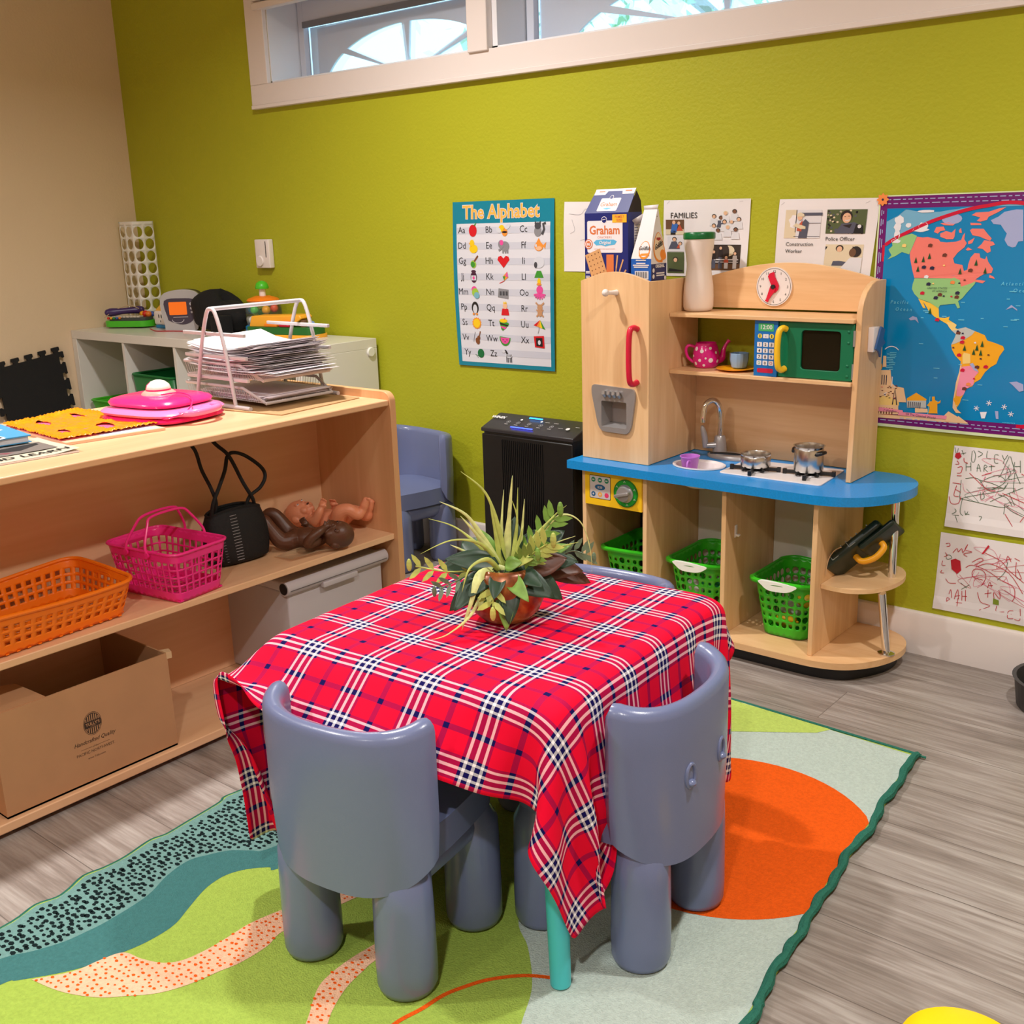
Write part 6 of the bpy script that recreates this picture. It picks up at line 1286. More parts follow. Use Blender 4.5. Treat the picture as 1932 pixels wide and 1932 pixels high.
    # clock
    c = MB(); c.cyl((3.2, -.0381, .9965), (3.2, -.0425, .9965), .053, n=56, mi=0); d = Decal(c, lambda x, y, k: (3.2+x, -.0427-k, .9965+y), .0003)
    d.line([(.0495*math.cos(a), .0495*math.sin(a)) for a in [2*PI*i/60 for i in range(61)]], .0009, 1, 1)
    for h in range(1, 13): a = PI/2-h*PI/6; d.text(.041*math.cos(a), .041*math.sin(a)-.0032, str(h), .0098, 1, 1)
    c.build('clock_face', [mw, M_ink], t, world=True)
    hn = MB(); h = Decal(hn, lambda x, y, k: (3.2+x, -.0455-k, .9965+y), .001)
    def hand(pts, z): hn.prism(pts, z, z+.0025, fn=lambda x, y, k: (3.2+x, -.0437-k, .9965+y))
    hand([(-.005, .0), (-.0175, .028), (-.013, .036), (.0005, .0405), (.004, .026), (.012, .012), (.016, .003), (.014, -.008), (.006, -.016), (-.002, -.017)], 0)
    hand([(-.008, .002), (-.02, -.035), (-.024, -.037), (-.0205, -.04), (-.014, -.042), (-.011, -.034), (.004, -.014), (.008, -.004)], .0026)
    hn.build('red_clock_hands', M_red, t, world=True, recalc=True, smooth=0)
    MB().cyl((3.2, -.044, .9965), (3.2, -.0505, .9965), .0062, n=20).build('clock_hub', M_ink, t, world=True)
    # microwave
    yb, ym = -.03, -.176
    mg = mat('green_painted_door', (0, 112, 74), .38)
    B('microwave_housing', (3.284, ym+.012, .769), (3.288, yb, .917), mg, 0)
    dr = MB(); dr.prism([(3.2845, .7695), (3.492, .7695), (3.492, .9165), (3.2845, .9165)], ym, ym+.011, holes=[rrect(3.349, .793, 3.457, .896, .01, 4)], fn=lambda x, y, z: (x, z, y)); dr.build('microwave_door', mg, t, world=True, bevel=.0015, recalc=True)
    MB().box((3.347, ym+.006, .791), (3.459, ym+.0075, .898)).build('microwave_window', mat('smoked_acrylic', (60, 56, 40), .06, trans=.75, spec=.5), t, world=True)
    for z0, z1 in ((.775, .815), (.86, .9)): MB().tube([(3.4935, ym-.001, z0), (3.4935, ym-.001, z1)], .0032, 10).build('hinge', M_silver, t, world=True)
    rv = MB()
    for z in (.782, .809, .868, .896): rv.ell((3.478, ym-.0005, z), (.0038, .002, .0038), 12)
    rv.build('rivets', mg, t, world=True)
    MB().tube(catmull([(3.306, ym-.001, .897), (3.301, ym-.014, .9), (3.296, ym-.024, .888), (3.2945, ym-.027, .847), (3.296, ym-.024, .802), (3.301, ym-.014, .79), (3.306, ym-.001, .793)], 6), .0082, 12).build('yellow_door_handle', mat('yellow_handle', (252, 200, 40), .35), t, world=True)
    p = MB(); p.box((3.216, ym-.004, .7685), (3.2835, ym+.008, .9175), mi=0); d = Decal(p, lambda x, y, k: (x, ym-.0042-k, y), .0003)
    W_, BK, GR, YL, RD = 1, 2, 3, 4, 5
    d.rect(3.227, .889, 3.272, .91, GR, 1, .002); d.text(3.2495, .8945, '12:00', .0165, W_, 2, bold=.0002)
    for x in (3.232, 3.2665): d.circ(x, .876, .0065, YL, 1); d.rect(x-.0012, .872, x+.0012, .88, BK, 2)
    d.rect(3.241, .8705, 3.2575, .8815, W_, 1, .0015); d.text(3.2492, .8735, '0', .006, 0, 2)
    L_ = ['123', '456', '789', ' 0 ']
    for r_ in range(4):
        for q in range(3):
            x, y = 3.2315+q*.0175, .8535-r_*.0165; d.rect(x-.0072, y-.0062, x+.0072, y+.0062, W_, 1, .002)
            if L_[r_][q] != ' ': d.text(x, y-.0038, L_[r_][q], .0105, BK, 2, bold=.0003)
    d.circ(3.2665, .804, .0038, RD, 2); d.circ(3.2665, .804, .0024, W_, 3); d.circ(3.2315, .804, .0035, GR, 2); d.circ(3.2315, .804, .0022, W_, 3)
    d.rect(3.226, .7775, 3.273, .7895, RD, 1, .004)
    p.build('microwave_keypad', [mat('keypad_blue', (20, 112, 190), .35), mw, M_ink, mat('display_green', (70, 176, 110), .4), mat('key_yellow', (240, 214, 90), .4), mat('key_red', (200, 30, 70), .4)], t, world=True, smooth=0)
    # oven panel
    yl = mat('yellow_panel', (250, 198, 30), .35); yp = -.33
    p = MB(); p.box((2.7545, yp, .374), (2.9525, yp+.012, .479), mi=0); d = Decal(p, lambda x, y, k: (x, yp-.0002-k, y), .0003)
    d.rect(2.771, .394, 2.846, .464, 2, 1, .003); d.rect(2.7725, .3955, 2.8445, .4625, 1, 2, .003)
    for i, c_ in enumerate((3, 3, 3)): d.circ(2.785+.0235*i, .451, .0075, c_, 3); d.rect(2.781+.0235*i, .4492, 2.789+.0235*i, .4528, 1, 4)
    d.circ(2.8085, .4295, .0185, 4, 3, .0085); d.text(2.8085, .426, '0:20', .0098, 1, 4, bold=.0003)
    for i, c_ in enumerate((4, 5, 6)): d.circ(2.785+.0235*i, .4075, .0075, c_, 3); d.circ(2.785+.0235*i, .4075, .003, 1, 4) if i < 2 else None
    p.build('oven_control_panel', [yl, mat('sticker_grey', (206, 196, 196), .4), M_ink, mat('sticker_green', (20, 130, 90), .4), mat('sticker_blue', (20, 90, 140), .4), mat('sticker_orange', (240, 170, 70), .4), mat('sticker_pink', (230, 60, 110), .4)], t, world=True, smooth=0)
    c = MB(); c.cyl((2.9, yp-.0005, .4235), (2.9, yp-.004, .4235), .041, n=48, mi=0); d = Decal(c, lambda x, y, k: (2.9+x, yp-.0042-k, .4235+y), .0003)
    d.line([(.0395*math.cos(a), .0395*math.sin(a)) for a in [2*PI*i/48 for i in range(49)]], .0012, 1, 1)
    for a in (25, -25, 95, 150, 210, -80): x, y = .034*math.cos(math.radians(a)), .034*math.sin(math.radians(a)); d.line([(x-.003, y-.002), (x, y+.003), (x+.003, y-.002)], .0012, 2, 1)
    c.build('green_dial_plate', [mat('dial_green', (24, 150, 44), .35), M_ink, mw], t, world=True)
    k = MB(); k.X = Matrix.Translation((2.9, yp-.004, .4235)) @ Matrix.Rotation(PI/2, 4, 'X'); k.lathe([(0, 0), (.027, 0), (.027, .003), (.024, .006), (.021, .016), (0, .017)], 36)
    k.X = k.X @ Matrix.Rotation(math.radians(196), 4, 'Z'); k.box((-.024, -.0045, .008), (.026, .0045, .024), bev=.002); k.build('oven_knob', M_silver, t, world=True)
    # catch on the divider + rail
    ct = MB(); ct.box((3.2207, -.275, .33), (3.2235, -.262, .365), bev=.001); ct.tube([(3.2235, -.27, .338), (3.231, -.27, .336), (3.234, -.27, .34)], .0035, 8); ct.build('white_catch', M_white, t, world=True)
    B('dark_rail', (3.2215, -.31, .468), (3.469, -.3, .4795), M_black, 0); B('dark_rail', (2.9675, -.31, .468), (3.206, -.3, .4795), M_black, 0)
    # warning triangle stickers
    w_ = MB(); d = Decal(w_, lambda x, y, k: (x, -.0302-k, y), .0003)
    for x in (3.195, 3.345): d.poly([(x-.009, .424), (x+.009, .424), (x, .438)], 0, 1); d.poly([(x-.006, .426), (x+.006, .426), (x, .435)], 1, 2); d.rect(x-.0008, .427, x+.0008, .432, 0, 3)
    w_.build('warning_stickers', [mat('sticker_brown', (90, 80, 66), .6), mat('sticker_buff', (190, 180, 160), .6)], t, world=True, smooth=0)
    # utensil holder on the right side
    h = MB(); h.box((3.5098, -.13, .842), (3.525, -.095, .905), bev=.0015); h.build('white_side_holder', mw, t, world=True)
    h = MB(); h.prism([(-.125, .85), (-.095, .905), (-.07, .895), (-.078, .872), (-.062, .86), (-.088, .85), (-.09, .825), (-.105, .842)], 3.526, 3.531, fn=lambda x, y, z: (z, x, y)); h.build('blue_splash_badge', mat('badge_blue', (60, 96, 150), .4), t, world=True, recalc=True)
kitchen()

# ---- things on and in the kitchen
CT = .5055
def teapot():
    t = thing('toy_teapot', 'magenta toy teapot with white polka dots on the kitchen shelf', 'teapot', (3.022, -.098, .7685), math.radians(38))
    m = mat('magenta_plastic', (226, 20, 140), .22, coat=.3)
    pr_ = [(0, 0), (.028, 0), (.034, .006), (.0385, .022), (.038, .04), (.033, .062), (.029, .069), (.03, .071), (.0265, .071), (.0265, .064), (0, .062)]
    b = MB(); b.lathe(pr_, 40); b.build('body', m, t, smooth=60)
    def R(z):
        for (r0, z0), (r1, z1) in zip(pr_[1:6], pr_[2:7]):
            if z0 <= z <= z1: return r0+(r1-r0)*(z-z0)/(z1-z0)
        return .03
    d = MB()
    for a, z, r in ((-150, .056, .006), (-118, .05, .0055), (-78, .058, .0042), (-126, .024, .0045), (-100, .03, .003), (-78, .024, .0068), (-108, .01, .0038), (-150, .014, .005), (-50, .045, .004), (-40, .02, .005), (-165, .035, .004)):
        a = math.radians(a); ctr = (a, z); V = []
        for i in range(16): q = 2*PI*i/16; zz = z+r*math.sin(q); aa = a+r*math.cos(q)/R(z); rr = R(zz)+.0004; V.append((rr*math.cos(aa), rr*math.sin(aa), zz))
        d.add([((R(z)+.0006)*math.cos(a), (R(z)+.0006)*math.sin(a), z)]+V, [(0, i+1, (i+1) % 16+1) for i in range(16)])
    d.build('white_dots', mat('dot_white', (250, 240, 245), .4), t, smooth=0)
    MB().tube(catmull([(.03, 0, .02), (.046, 0, .026), (.05, 0, .048), (.058, 0, .066), (.066, 0, .076)], 6), [.014, .0135, .013, .012, .0115, .011, .0105, .0098, .009, .0085, .008, .0073, .0068, .0062, .0058, .0054, .005, .0046, .0044, .0044, .0046, .005, .0055, .006, .0062], 14).build('spout', m, t)
    MB().tube(catmull([(-.032, 0, .06), (-.05, 0, .064), (-.058, 0, .052), (-.052, 0, .03), (-.036, 0, .016)], 6), .0042, 10).build('handle', m, t)
teapot()
def crockery():
    o = MB().lathe([(0, 0), (.028, 0), (.034, .002), (.054, .0065), (.055, .0078), (.033, .0042), (0, .0035)], 44).build('toy_plate', mat('amber_plate', (250, 168, 20), .3)); o.location = (3.128, -.118, .7685); tag(o, 'small amber toy plate on the kitchen shelf beneath the blue cup', 'plate')
    t = thing('toy_cup', 'pale blue faceted toy cup standing on the amber plate', 'cup', (3.13, -.1, .7765))
    MB().lathe([(0, -.003), (.018, -.003), (.022, .0), (.027, .02), (.0275, .0395), (.0255, .0395), (.0245, .02), (.019, .003), (0, .002)], 9).build('cup_body', mat('pale_blue_plastic', (140, 176, 214), .3), t, smooth=20, bevel=.001)
    t = thing('toy_cup', 'lilac toy cup with a handle sitting in the white sink', 'cup', (3.048, -.225, .488), 0)
    m = mat('lilac_plastic', (196, 120, 214), .3)
    MB().lathe([(0, 0), (.019, 0), (.021, .004), (.0265, .04), (.029, .043), (.0285, .045), (.0255, .044), (.0195, .006), (0, .005)], 32).build('cup_body', m, t, smooth=50)
    MB().tube(catmull([(.012, -.021, .034), (.014, -.036, .034), (.014, -.038, .018), (.012, -.02, .01)], 6), .0032, 8).build('handle', m, t)
crockery()
def pots():
    al = M_steel
    t = thing('saucepan', 'small aluminium toy saucepan with a black handle on the left burner', 'saucepan', (3.238, -.195, .5205))
    r = .041
    MB().lathe([(0, 0), (r*.94, 0), (r, .004), (r, .026), (r*.96, .03), (r*1.02, .034), (r*1.06, .0355), (r*1.0, .0355), (r*.95, .03), (r*.95, .004), (0, .002)], 44).build('pan_body', al, t, smooth=45)
    h = MB(); h.tube(catmull([(-.036, -.016, .03), (-.058, -.03, .0325), (-.085, -.047, .035), (-.108, -.062, .036)], 5), [.003, .0035, .0045, .0055, .006, .0062, .0062, .006, .006, .0058, .0056, .0054, .0052, .005, .005, .0046], 10, flat=.6); h.build('handle', M_black, t)
    t = thing('cooking_pot', 'tall aluminium toy pot with a black grip on the right burner', 'pot', (3.382, -.17, .5205))
    r = .039
    MB().lathe([(0, 0), (r*.94, 0), (r, .004), (r, .058), (r*.96, .062), (r*1.03, .068), (r*1.09, .0695), (r*1.0, .0695), (r*.95, .062), (r*.95, .004), (0, .002)], 44).build('pot_body', al, t, smooth=45)
    g = MB(); g.tube(catmull([(.032, -.024, .05), (.045, -.022, .055), (.046, -.004, .055), (.04, .012, .051)], 5), .0048, 10); g.build('grip', M_black, t)
    g = MB(); g.tube(catmull([(-.032, .024, .05), (-.045, .022, .055), (-.046, .004, .055), (-.04, -.012, .051)], 5), .0048, 10); g.build('grip', M_black, t)
pots()
def bottle():
    t = thing('drink_bottle', 'tall white waisted bottle with a dark green lid on top of the hutch', 'bottle', (2.995, -.1, .9295))
    MB().lathe([(0, 0), (.034, 0), (.0395, .003), (.0425, .012), (.043, .04), (.0415, .07), (.037, .1), (.0345, .118), (.0345, .135), (.037, .155), (.0405, .175), (.0425, .195), (.043, .2), (0, .2)], 48).build('bottle_body', mat('white_bottle', (240, 226, 218), .38), t, smooth=60)
    MB().lathe([(0, .2), (.0445, .2), (.0452, .203), (.0452, .214), (.043, .218), (.04, .2185), (.036, .215), (0, .214)], 44).build('green_lid', mat('lid_green', (0, 104, 50), .3), t)
bottle()
def graham():
    t = thing('cracker_box', 'dark blue graham cracker box with a raised flap on the fridge tower', 'box', (2.79, -.225, 1.0085))
    navy = mat('navy_card', (16, 30, 112), .45); wh = mat('box_white', (238, 230, 236), .5); org = mat('box_orange', (216, 116, 62), .5); yl = mat('box_yellow', (255, 184, 40), .5); sky = mat('box_sky', (90, 180, 226), .5); crk = mat('cracker_print', (214, 160, 106), .6); crd = mat('cracker_holes', (110, 64, 34), .6); gry = mat('box_dark_inside', (52, 42, 40), .9)
    MS = [navy, wh, org, yl, sky, crk, crd, gry]
    x0, x1, y0, y1, z0, z1 = 2.714, 2.862, -.262, -.192, 1.0085, 1.208
    mb = MB(); mb.box((x0, y0, z0), (x1, y1, z1), mi=0)
    d = Decal(mb, lambda x, y, k: (x, y0-.0002-k, y), .0003); cx = (x0+x1)/2
    d.rect(x0+.009, 1.099, x1-.018, 1.187, 1, 1, .005)
    d.circ(cx-.006, 1.189, .0095, 1, 2); d.circ(cx-.006, 1.189, .008, 0, 3); d.line([(cx-.012, 1.189), (cx, 1.191)], .0016, 1, 4)
    d.rect(x1-.052, 1.181, x1-.004, 1.203, 3, 3); d.text(x1-.028, 1.1935, 'FAMILY', .0098, 2, 4, bold=.0003); d.text(x1-.028, 1.184, 'SIZE!', .0098, 2, 4, bold=.0003)
    d.text(cx-.005, 1.15, 'Graham', .0335, 2, 2, bold=.0008, sx=.96); d.text(cx-.005, 1.1385, 'CRACKERS', .0082, 2, 2, space=1.3)
    d.poly([(cx-.043, 1.127), (cx-.034, 1.134), (cx-.018, 1.135), (cx-.008, 1.136), (cx+.01, 1.135), (cx+.026, 1.135), (cx+.037, 1.13), (cx+.03, 1.121), (cx+.012, 1.119), (cx-.002, 1.116), (cx-.016, 1.12), (cx-.034, 1.119)], 4, 2); d.text(cx-.004, 1.123, 'Original', .0125, 1, 3, bold=.0003, shear=.2)
    d.text(cx-.005, 1.108, 'NATURALLY FLAVORED GRAHAM CRACKERS', .0035, 2, 2)
    d.circ(x0+.014, 1.123, .014, 2, 3); d.circ(x0+.014, 1.123, .0115, 1, 4); d.circ(x0+.014, 1.123, .009, 2, 5); d.text(x0+.014, 1.1195, '8G', .009, 1, 6, bold=.0004)
    def cracker(px, py, w, h, a, k, m=5):
        ca, sa = math.cos(a), math.sin(a); f = lambda u, v: (px+u*ca-v*sa, py+u*sa+v*ca)
        d.poly([f(0, 0), f(w, 0), f(w, h), f(0, h)], m, k)
        for i in range(4):
            for j in range(6): d.circ(*f(w*(.16+.23*i), h*(.1+.16*j)), .0018, 6, k+1, n=8)
    d.rect(x0+.075, 1.02, x0+.1, 1.094, 2, 2); cracker(x0+.03, 1.012, .055, .085, math.radians(20), 3)
    for a, b, c_, e in ((.104, 1.02, .113, 1.092), (.108, 1.018, .132, 1.08), (.112, 1.016, .142, 1.052)): d.line([(x0+a, b), (x0+(a+c_)/2, (b+e)/2)], .003, 5, 2); d.line([(x0+(a+c_)/2, (b+e)/2), (x0+c_, e)], .0045, 5, 2)
    for i in range(4): d.rect(x0+.003, 1.028+.004*i+(.005 if i > 1 else 0), x0+.017, 1.0303+.004*i+(.005 if i > 1 else 0), 1, 2)
    d2 = Decal(mb, lambda x, y, k: (x1+.0002+k, x, y), .0003)
    d2.rect(y0+.03, 1.06, y1-.002, 1.19, 1, 1); 
    for i in range(17): d2.rect(y0+.032, 1.064+.0072*i, y1-.004-.008*((i*7) % 3), 1.0655+.0072*i, 0, 2)
    mb.build('carton', MS, t, world=True, smooth=0)
    # raised front flap leaning back
    f = MB(); up = lambda x, y, k: (x+.012*(y/.07)*0+.02*(y/.075), y0+.034*(y/.075)-k, z1+y*.9)
    fn = lambda x, y, k: (x0+x+.012*(y/.075), y0+.036*(y/.075)-k*.9, z1+y*.86+k*.3)
    f.prism([(0, 0), (.148, 0), (.14, .075), (.006, .075)], -.001, .0, fn=fn); D = Decal(f, fn, .0003)
    D.poly([(.006, .057), (.044, .057), (.05, .068), (.098, .068), (.102, .058), (.14, .058), (.14, .075), (.006, .075)], 1, 1)
    D.rect(.038, .006, .105, .046, 1, 1, .003); D.text(.071, .021, 'Graham', .0175, 2, 2, bold=.0003); D.circ(.071, .0485, .0065, 1, 2); D.circ(.071, .0485, .0052, 0, 3); D.poly([(.055, .013), (.071, .0165), (.088, .014), (.071, .0105)], 4, 2)
    D.rect(.02, .066, .04, .0685, 2, 2); D.rect(.108, .066, .13, .07, 2, 2)
    f.build('raised_flap', MS, t, world=True, smooth=0, recalc=True)
    s = MB(); s.prism([(y0+.002, z1), (y1, z1), (y1-.01, z1+.03), (y0+.033, z1+.058)], x1-.001, x1, fn=lambda x, y, z: (z+.006*(y-z1)/.05, x, y)); s.build('dark_side_flap', gry, t, world=True, recalc=True)
    b = MB(); b.prism([(x0, z1), (x1, z1), (x1-.005, z1+.045), (x0+.01, z1+.045)], y1-.001, y1, fn=lambda x, y, z: (x, z-(y-z1)*.25, y)); b.build('rear_flap', navy, t, world=True, recalc=True)
graham()
def snackbag():
    t = thing('snack_bag', 'white and blue fish cracker bag beside the dark blue cracker box', 'snack bag', (2.905, -.215, 1.0085))
    wh = mat('bag_paper_white', (228, 222, 224), .45); bl = mat('bag_blue', (20, 92, 184), .4); nv = mat('bag_navy', (22, 32, 96), .4); og = mat('bag_orange', (240, 140, 30), .4); rd = mat('bag_red', (170, 40, 40), .4); cr = mat('bag_cream', (240, 214, 180), .45)
    x0, x1, y0, y1, z0 = 2.872, 2.938, -.262, -.182, 1.0088; H = .205
    def P(u, v, w):   # u across x 0..1, w across y 0..1, v height 0..1
        k = max(0, (v-.35)/.65); q = k**1.15
        y = y0+(y1-y0)*w; ym = y0+.045; y = y+(ym-y)*q*.93
        x = x0+(x1-x0)*u; xm = x1-.02; x = x+(xm-x)*q*.35+.006*math.sin(k*PI)*(u-.5)*-1
        return (x, y, z0+H*v)
    mb = MB(); N = 14
    for i in range(N):
        a, b = i/N, (i+1)/N; mf = 1 if b < .42 else 0; ms = 2 if b < .3 else 0
        mb.add([P(0, a, 0), P(1, a, 0), P(1, b, 0), P(0, b, 0)], [(0, 1, 2, 3)], mf); mb.add([P(1, a, 0), P(1, a, 1), P(1, b, 1), P(1, b, 0)], [(0, 1, 2, 3)], ms)
        mb.add([P(1, a, 1), P(0, a, 1), P(0, b, 1), P(1, b, 1)], [(0, 1, 2, 3)], 0); mb.add([P(0, a, 1), P(0, a, 0), P(0, b, 0), P(0, b, 1)], [(0, 1, 2, 3)], 0)
    mb.add([P(0, 0, 0), P(1, 0, 0), P(1, 0, 1), P(0, 0, 1)], [(3, 2, 1, 0)], 2)
    # front gusset artwork
    L = x1-x0; F = lambda x, y, k: (lambda p: (p[0], p[1]-k-.0004, p[2]))(P(x, y, 0)); d = Decal(mb, F, .0003)
    d.poly(circ(.62, .47, .3, 20, .12, 0), 3, 2); d.poly(circ(.62, .48, .26, 20, .1, 0), 0, 3)
    V, F_ = text2d('Goldfish', .22, 'CENTER', .006, .1); mb.add([F(.62+a*.85, .47+b*.33, 4*.0003) for a, b in V], F_, 6)
    d.poly([(.35, .395), (.9, .4), (.85, .43), (.5, .425)], 3, 4)
    d.rect(.2, .085, .88, .195, 0, 2)
    for i in range(15): d.rect(.26+i*.039, .1, .26+i*.039+(.012 if i % 3 else .026), .185, 6, 3)
    for y_, w_ in ((.33, .5), (.29, .45), (.265, .8), (.24, .7)): d.rect(.5-w_/2, y_, .5+w_/2, y_+.014, 0, 2)
    # right face artwork
    G = lambda x, y, k: (lambda p: (p[0]+k+.0004, p[1], p[2]))(P(1, y, x)); d = Decal(mb, G, .0003)
    d.poly(circ(.55, .5, .43, 28, .2), 3, 1); d.poly(circ(.55, .51, .37, 28, .18), 5, 2)
    V, F_ = text2d('Goldfish', .24, 'CENTER', .007, .15); mb.add([G(.55+a*.82, .5+a*.09+b*.42, 4*.0003) for a, b in V], F_, 6)
    d.rect(.35, .6, .75, .63, 4, 3); d.poly([(.42, .6), (.68, .6), (.55, .585)], 4, 3)
    d.poly(circ(.78, .4, .2, 16, .07), 3, 3); d.poly([(.62, .3), (.66, .42), (.72, .3)], 3, 4)
    V, F_ = text2d('ORIGINAL', .15, 'CENTER', .006); mb.add([G(.55+a*.85, .235+b*.4, 3*.0003) for a, b in V], F_, 0)
    for y_ in (.15, .12): d.rect(.32, y_, .85, y_+.018, 0, 2)
    for x_, y_ in ((.14, .2), (.14, .12), (.9, .09)): d.circ(x_, y_, .07, 0, 2, .03)
    d.rect(.2, .9, .35, .912, 6, 2)
    mb.build('bag_body', [wh, bl, nv, og, rd, cr, M_ink], t, world=True, smooth=0)
    c = MB(); c.add([P(0, 1, 0), P(1, 1, 0), (x1-.006, y0+.046, z0+H+.012), (x0+.012, y0+.046, z0+H+.01)], [(0, 1, 2, 3)]); c.add([P(0, .95, 0), (x0-.012, y0+.02, z0+H*.86), (x0-.004, y0+.035, z0+H*.8), P(0, .85, .5)], [(0, 1, 2, 3)]); c.build('folded_top', wh, t, world=True, solid=.0008)
snackbag()
# green laundry-style toy baskets
def green_basket(name, label, loc, hand, rz=0, content=True):
    t = thing(name, label, 'basket', loc, rz, None)
    g = mat('bright_green_plastic', (56, 186, 30), .32, sub=.1)
    top, bot = (.172, .225, .04), (.128, .17, .03); r = random.Random(int(loc[0]*1000)); mb = MB()
    zf = lambda s: -.006*abs(math.sin(2*PI*s))+.003
    hm = {}
    def hole(i, j):
        if j == 0 or j >= 6: return None
        return ('c', r.choice((.42, .58, .8, .86)))
    T, B, f = basket_wall(mb, top, bot, .004, .168, 30, 7, hole, sub=4, zf=zf)
    mb.build('side_wall', g, t, weld=True, solid=.002)
    MB().prism(rrect(-.062, -.083, .062, .083, .028, 5), .002, .005).build('bottom', g, t)
    N = len(T); rm = MB(); vs = []; fs = []
    for k in range(N):
        p = T[k]; n = Vector((p.x/top[0]**1, p.y/top[1]**1)).normalized(); z = .168+zf(k/N); e = .016 if abs(p.y) > .08 else .011
        vs += [(p.x, p.y, z), (p.x+n.x*e*.5, p.y+n.y*e*.5, z+.004), (p.x+n.x*e, p.y+n.y*e, z+.001), (p.x+n.x*e*1.05, p.y+n.y*e*1.05, z-.006)]
    for k in range(N):
        for q in range(3): a, b = k*4+q, ((k+1) % N)*4+q; fs.append((a, b, b+1, a+1))
    rm.add(vs, fs); rm.build('flared_rim', g, t, solid=.002)
    if hand:
        h = MB(); y = -.124
        pts = [(-.05, .171), (.05, .171), (.046, .158), (.022, .148), (-.022, .146), (-.044, .157)]
        h.prism([tuple(p[:2]) for p in catmull([(a, b, 0) for a, b in pts], 4, closed=True)], y-.006, y+.004, fn=lambda x, z, k: (x, k, z)); h.build('white_grip', mat('grip_white', (244, 242, 236), .35), t, bevel=.002, recalc=True)
    return t
gb = green_basket('toy_basket', 'bright green round-holed basket with a white grip in the right kitchen bay', (3.362, -.165, .0585), True)
green_basket('toy_basket', 'bright green round-holed basket in the middle kitchen bay, behind the plaid cloth', (3.082, -.15, .0585), True)
green_basket('toy_basket', 'bright green round-holed basket in the dark bay under the yellow oven panel', (2.853, -.155, .0585), False)
# play food glimpsed through the holes
for (x, y, z, r_, c, n, l) in ((3.35, -.2, .095, .026, (250, 190, 30), 'toy_lemon', 'yellow play lemon inside the right-hand green basket'), (3.39, -.16, .15, .024, (250, 200, 50), 'toy_corn', 'yellow play corn near the top of the right-hand green basket'), (3.335, -.13, .1, .03, (236, 236, 230), 'toy_egg', 'white play egg low in the right-hand green basket'),
                            (3.06, -.2, .14, .026, (240, 240, 236), 'toy_egg', 'white play egg in the middle green basket'), (3.11, -.2, .15, .026, (30, 160, 110), 'toy_pear', 'green play pear in the middle green basket'), (3.1, -.17, .09, .028, (150, 60, 30), 'toy_sausage', 'brown play sausage in the middle green basket')):
    m = MB(); m.ell((0, 0, r_*.85), (r_*1.25, r_*.85, r_*.85), 18); m.tube([(r_*1.1, 0, r_*.85), (r_*1.4, 0, r_*.9)], [r_*.25, r_*.12], 8); o = m.build(n, mat(n+'_%d' % c[0], c, .4), smooth=60); o.location = (x, y, z-.03+.004); tag(o, l, 'play food')
def drum():
    t = thing('toy_drill', 'dark green toy case with a yellow handle leaning on the kitchen corner shelf', 'toy', (3.53, -.19, .2505))
    m = mat('dark_green_plastic', (22, 40, 30), .35)
    a, b = Vector((3.475, -.215, .2655)), Vector((3.592, -.15, .392)); d = (b-a).normalized(); s = Vector((.42, .9, 0)).normalized(); s = (s-d*s.dot(d)).normalized(); n = d.cross(s).normalized()
    mb = MB()
    L_ = (b-a).length
    M_ = Matrix((d, s, n)).transposed().to_4x4(); M_.translation = a; 
    mb.X = M_; mb.box((-.0, -.05, -.014), (L_, .05, .012), bev=.01); mb.box((L_*.55, -.045, -.03), (L_+.03, .045, -.014), bev=.008)
    mb.X = Matrix.Identity(4); mb.build('case', m, t, world=True)
    r = MB(); r.X = M_
    for k in range(9): r.ell((.018+k*.017, -.045, .013 if n.z > 0 else -.015), .0022, 8); r.ell((.018+k*.017, .03, .013), .0022, 8)
    for u, v in ((.03, .05), (.085, .105)): r.box((u, -.0515, -.008), (v+.0, -.0495, -.0065)); r.box((u, -.0515, -.008), (u+.0015, -.0495, .006))
    r.X = Matrix.Identity(4); r.build('grey_trim', mat('trim_grey', (150, 156, 150), .4), t, world=True)
    h = MB(); h.X = M_; h.tube(catmull([(L_*.42, 0, -.014), (L_*.45, 0, -.038), (L_*.62, 0, -.052), (L_*.8, 0, -.046), (L_*.82, 0, -.028)], 6), .0085, 12); h.X = Matrix.Identity(4); h.build('yellow_handle', mat('handle_amber', (244, 168, 28), .35), t, world=True)
    w = MB().tube(catmull([(3.487, -.27, .27), (3.489, -.26, .31), (3.5, -.25, .335), (3.515, -.24, .345)], 6), .0012, 6).build('loose_string', mat('string_tan', (200, 160, 120), .8)); tag(w, 'short tan string hanging beside the dark green case', 'string')
drum()

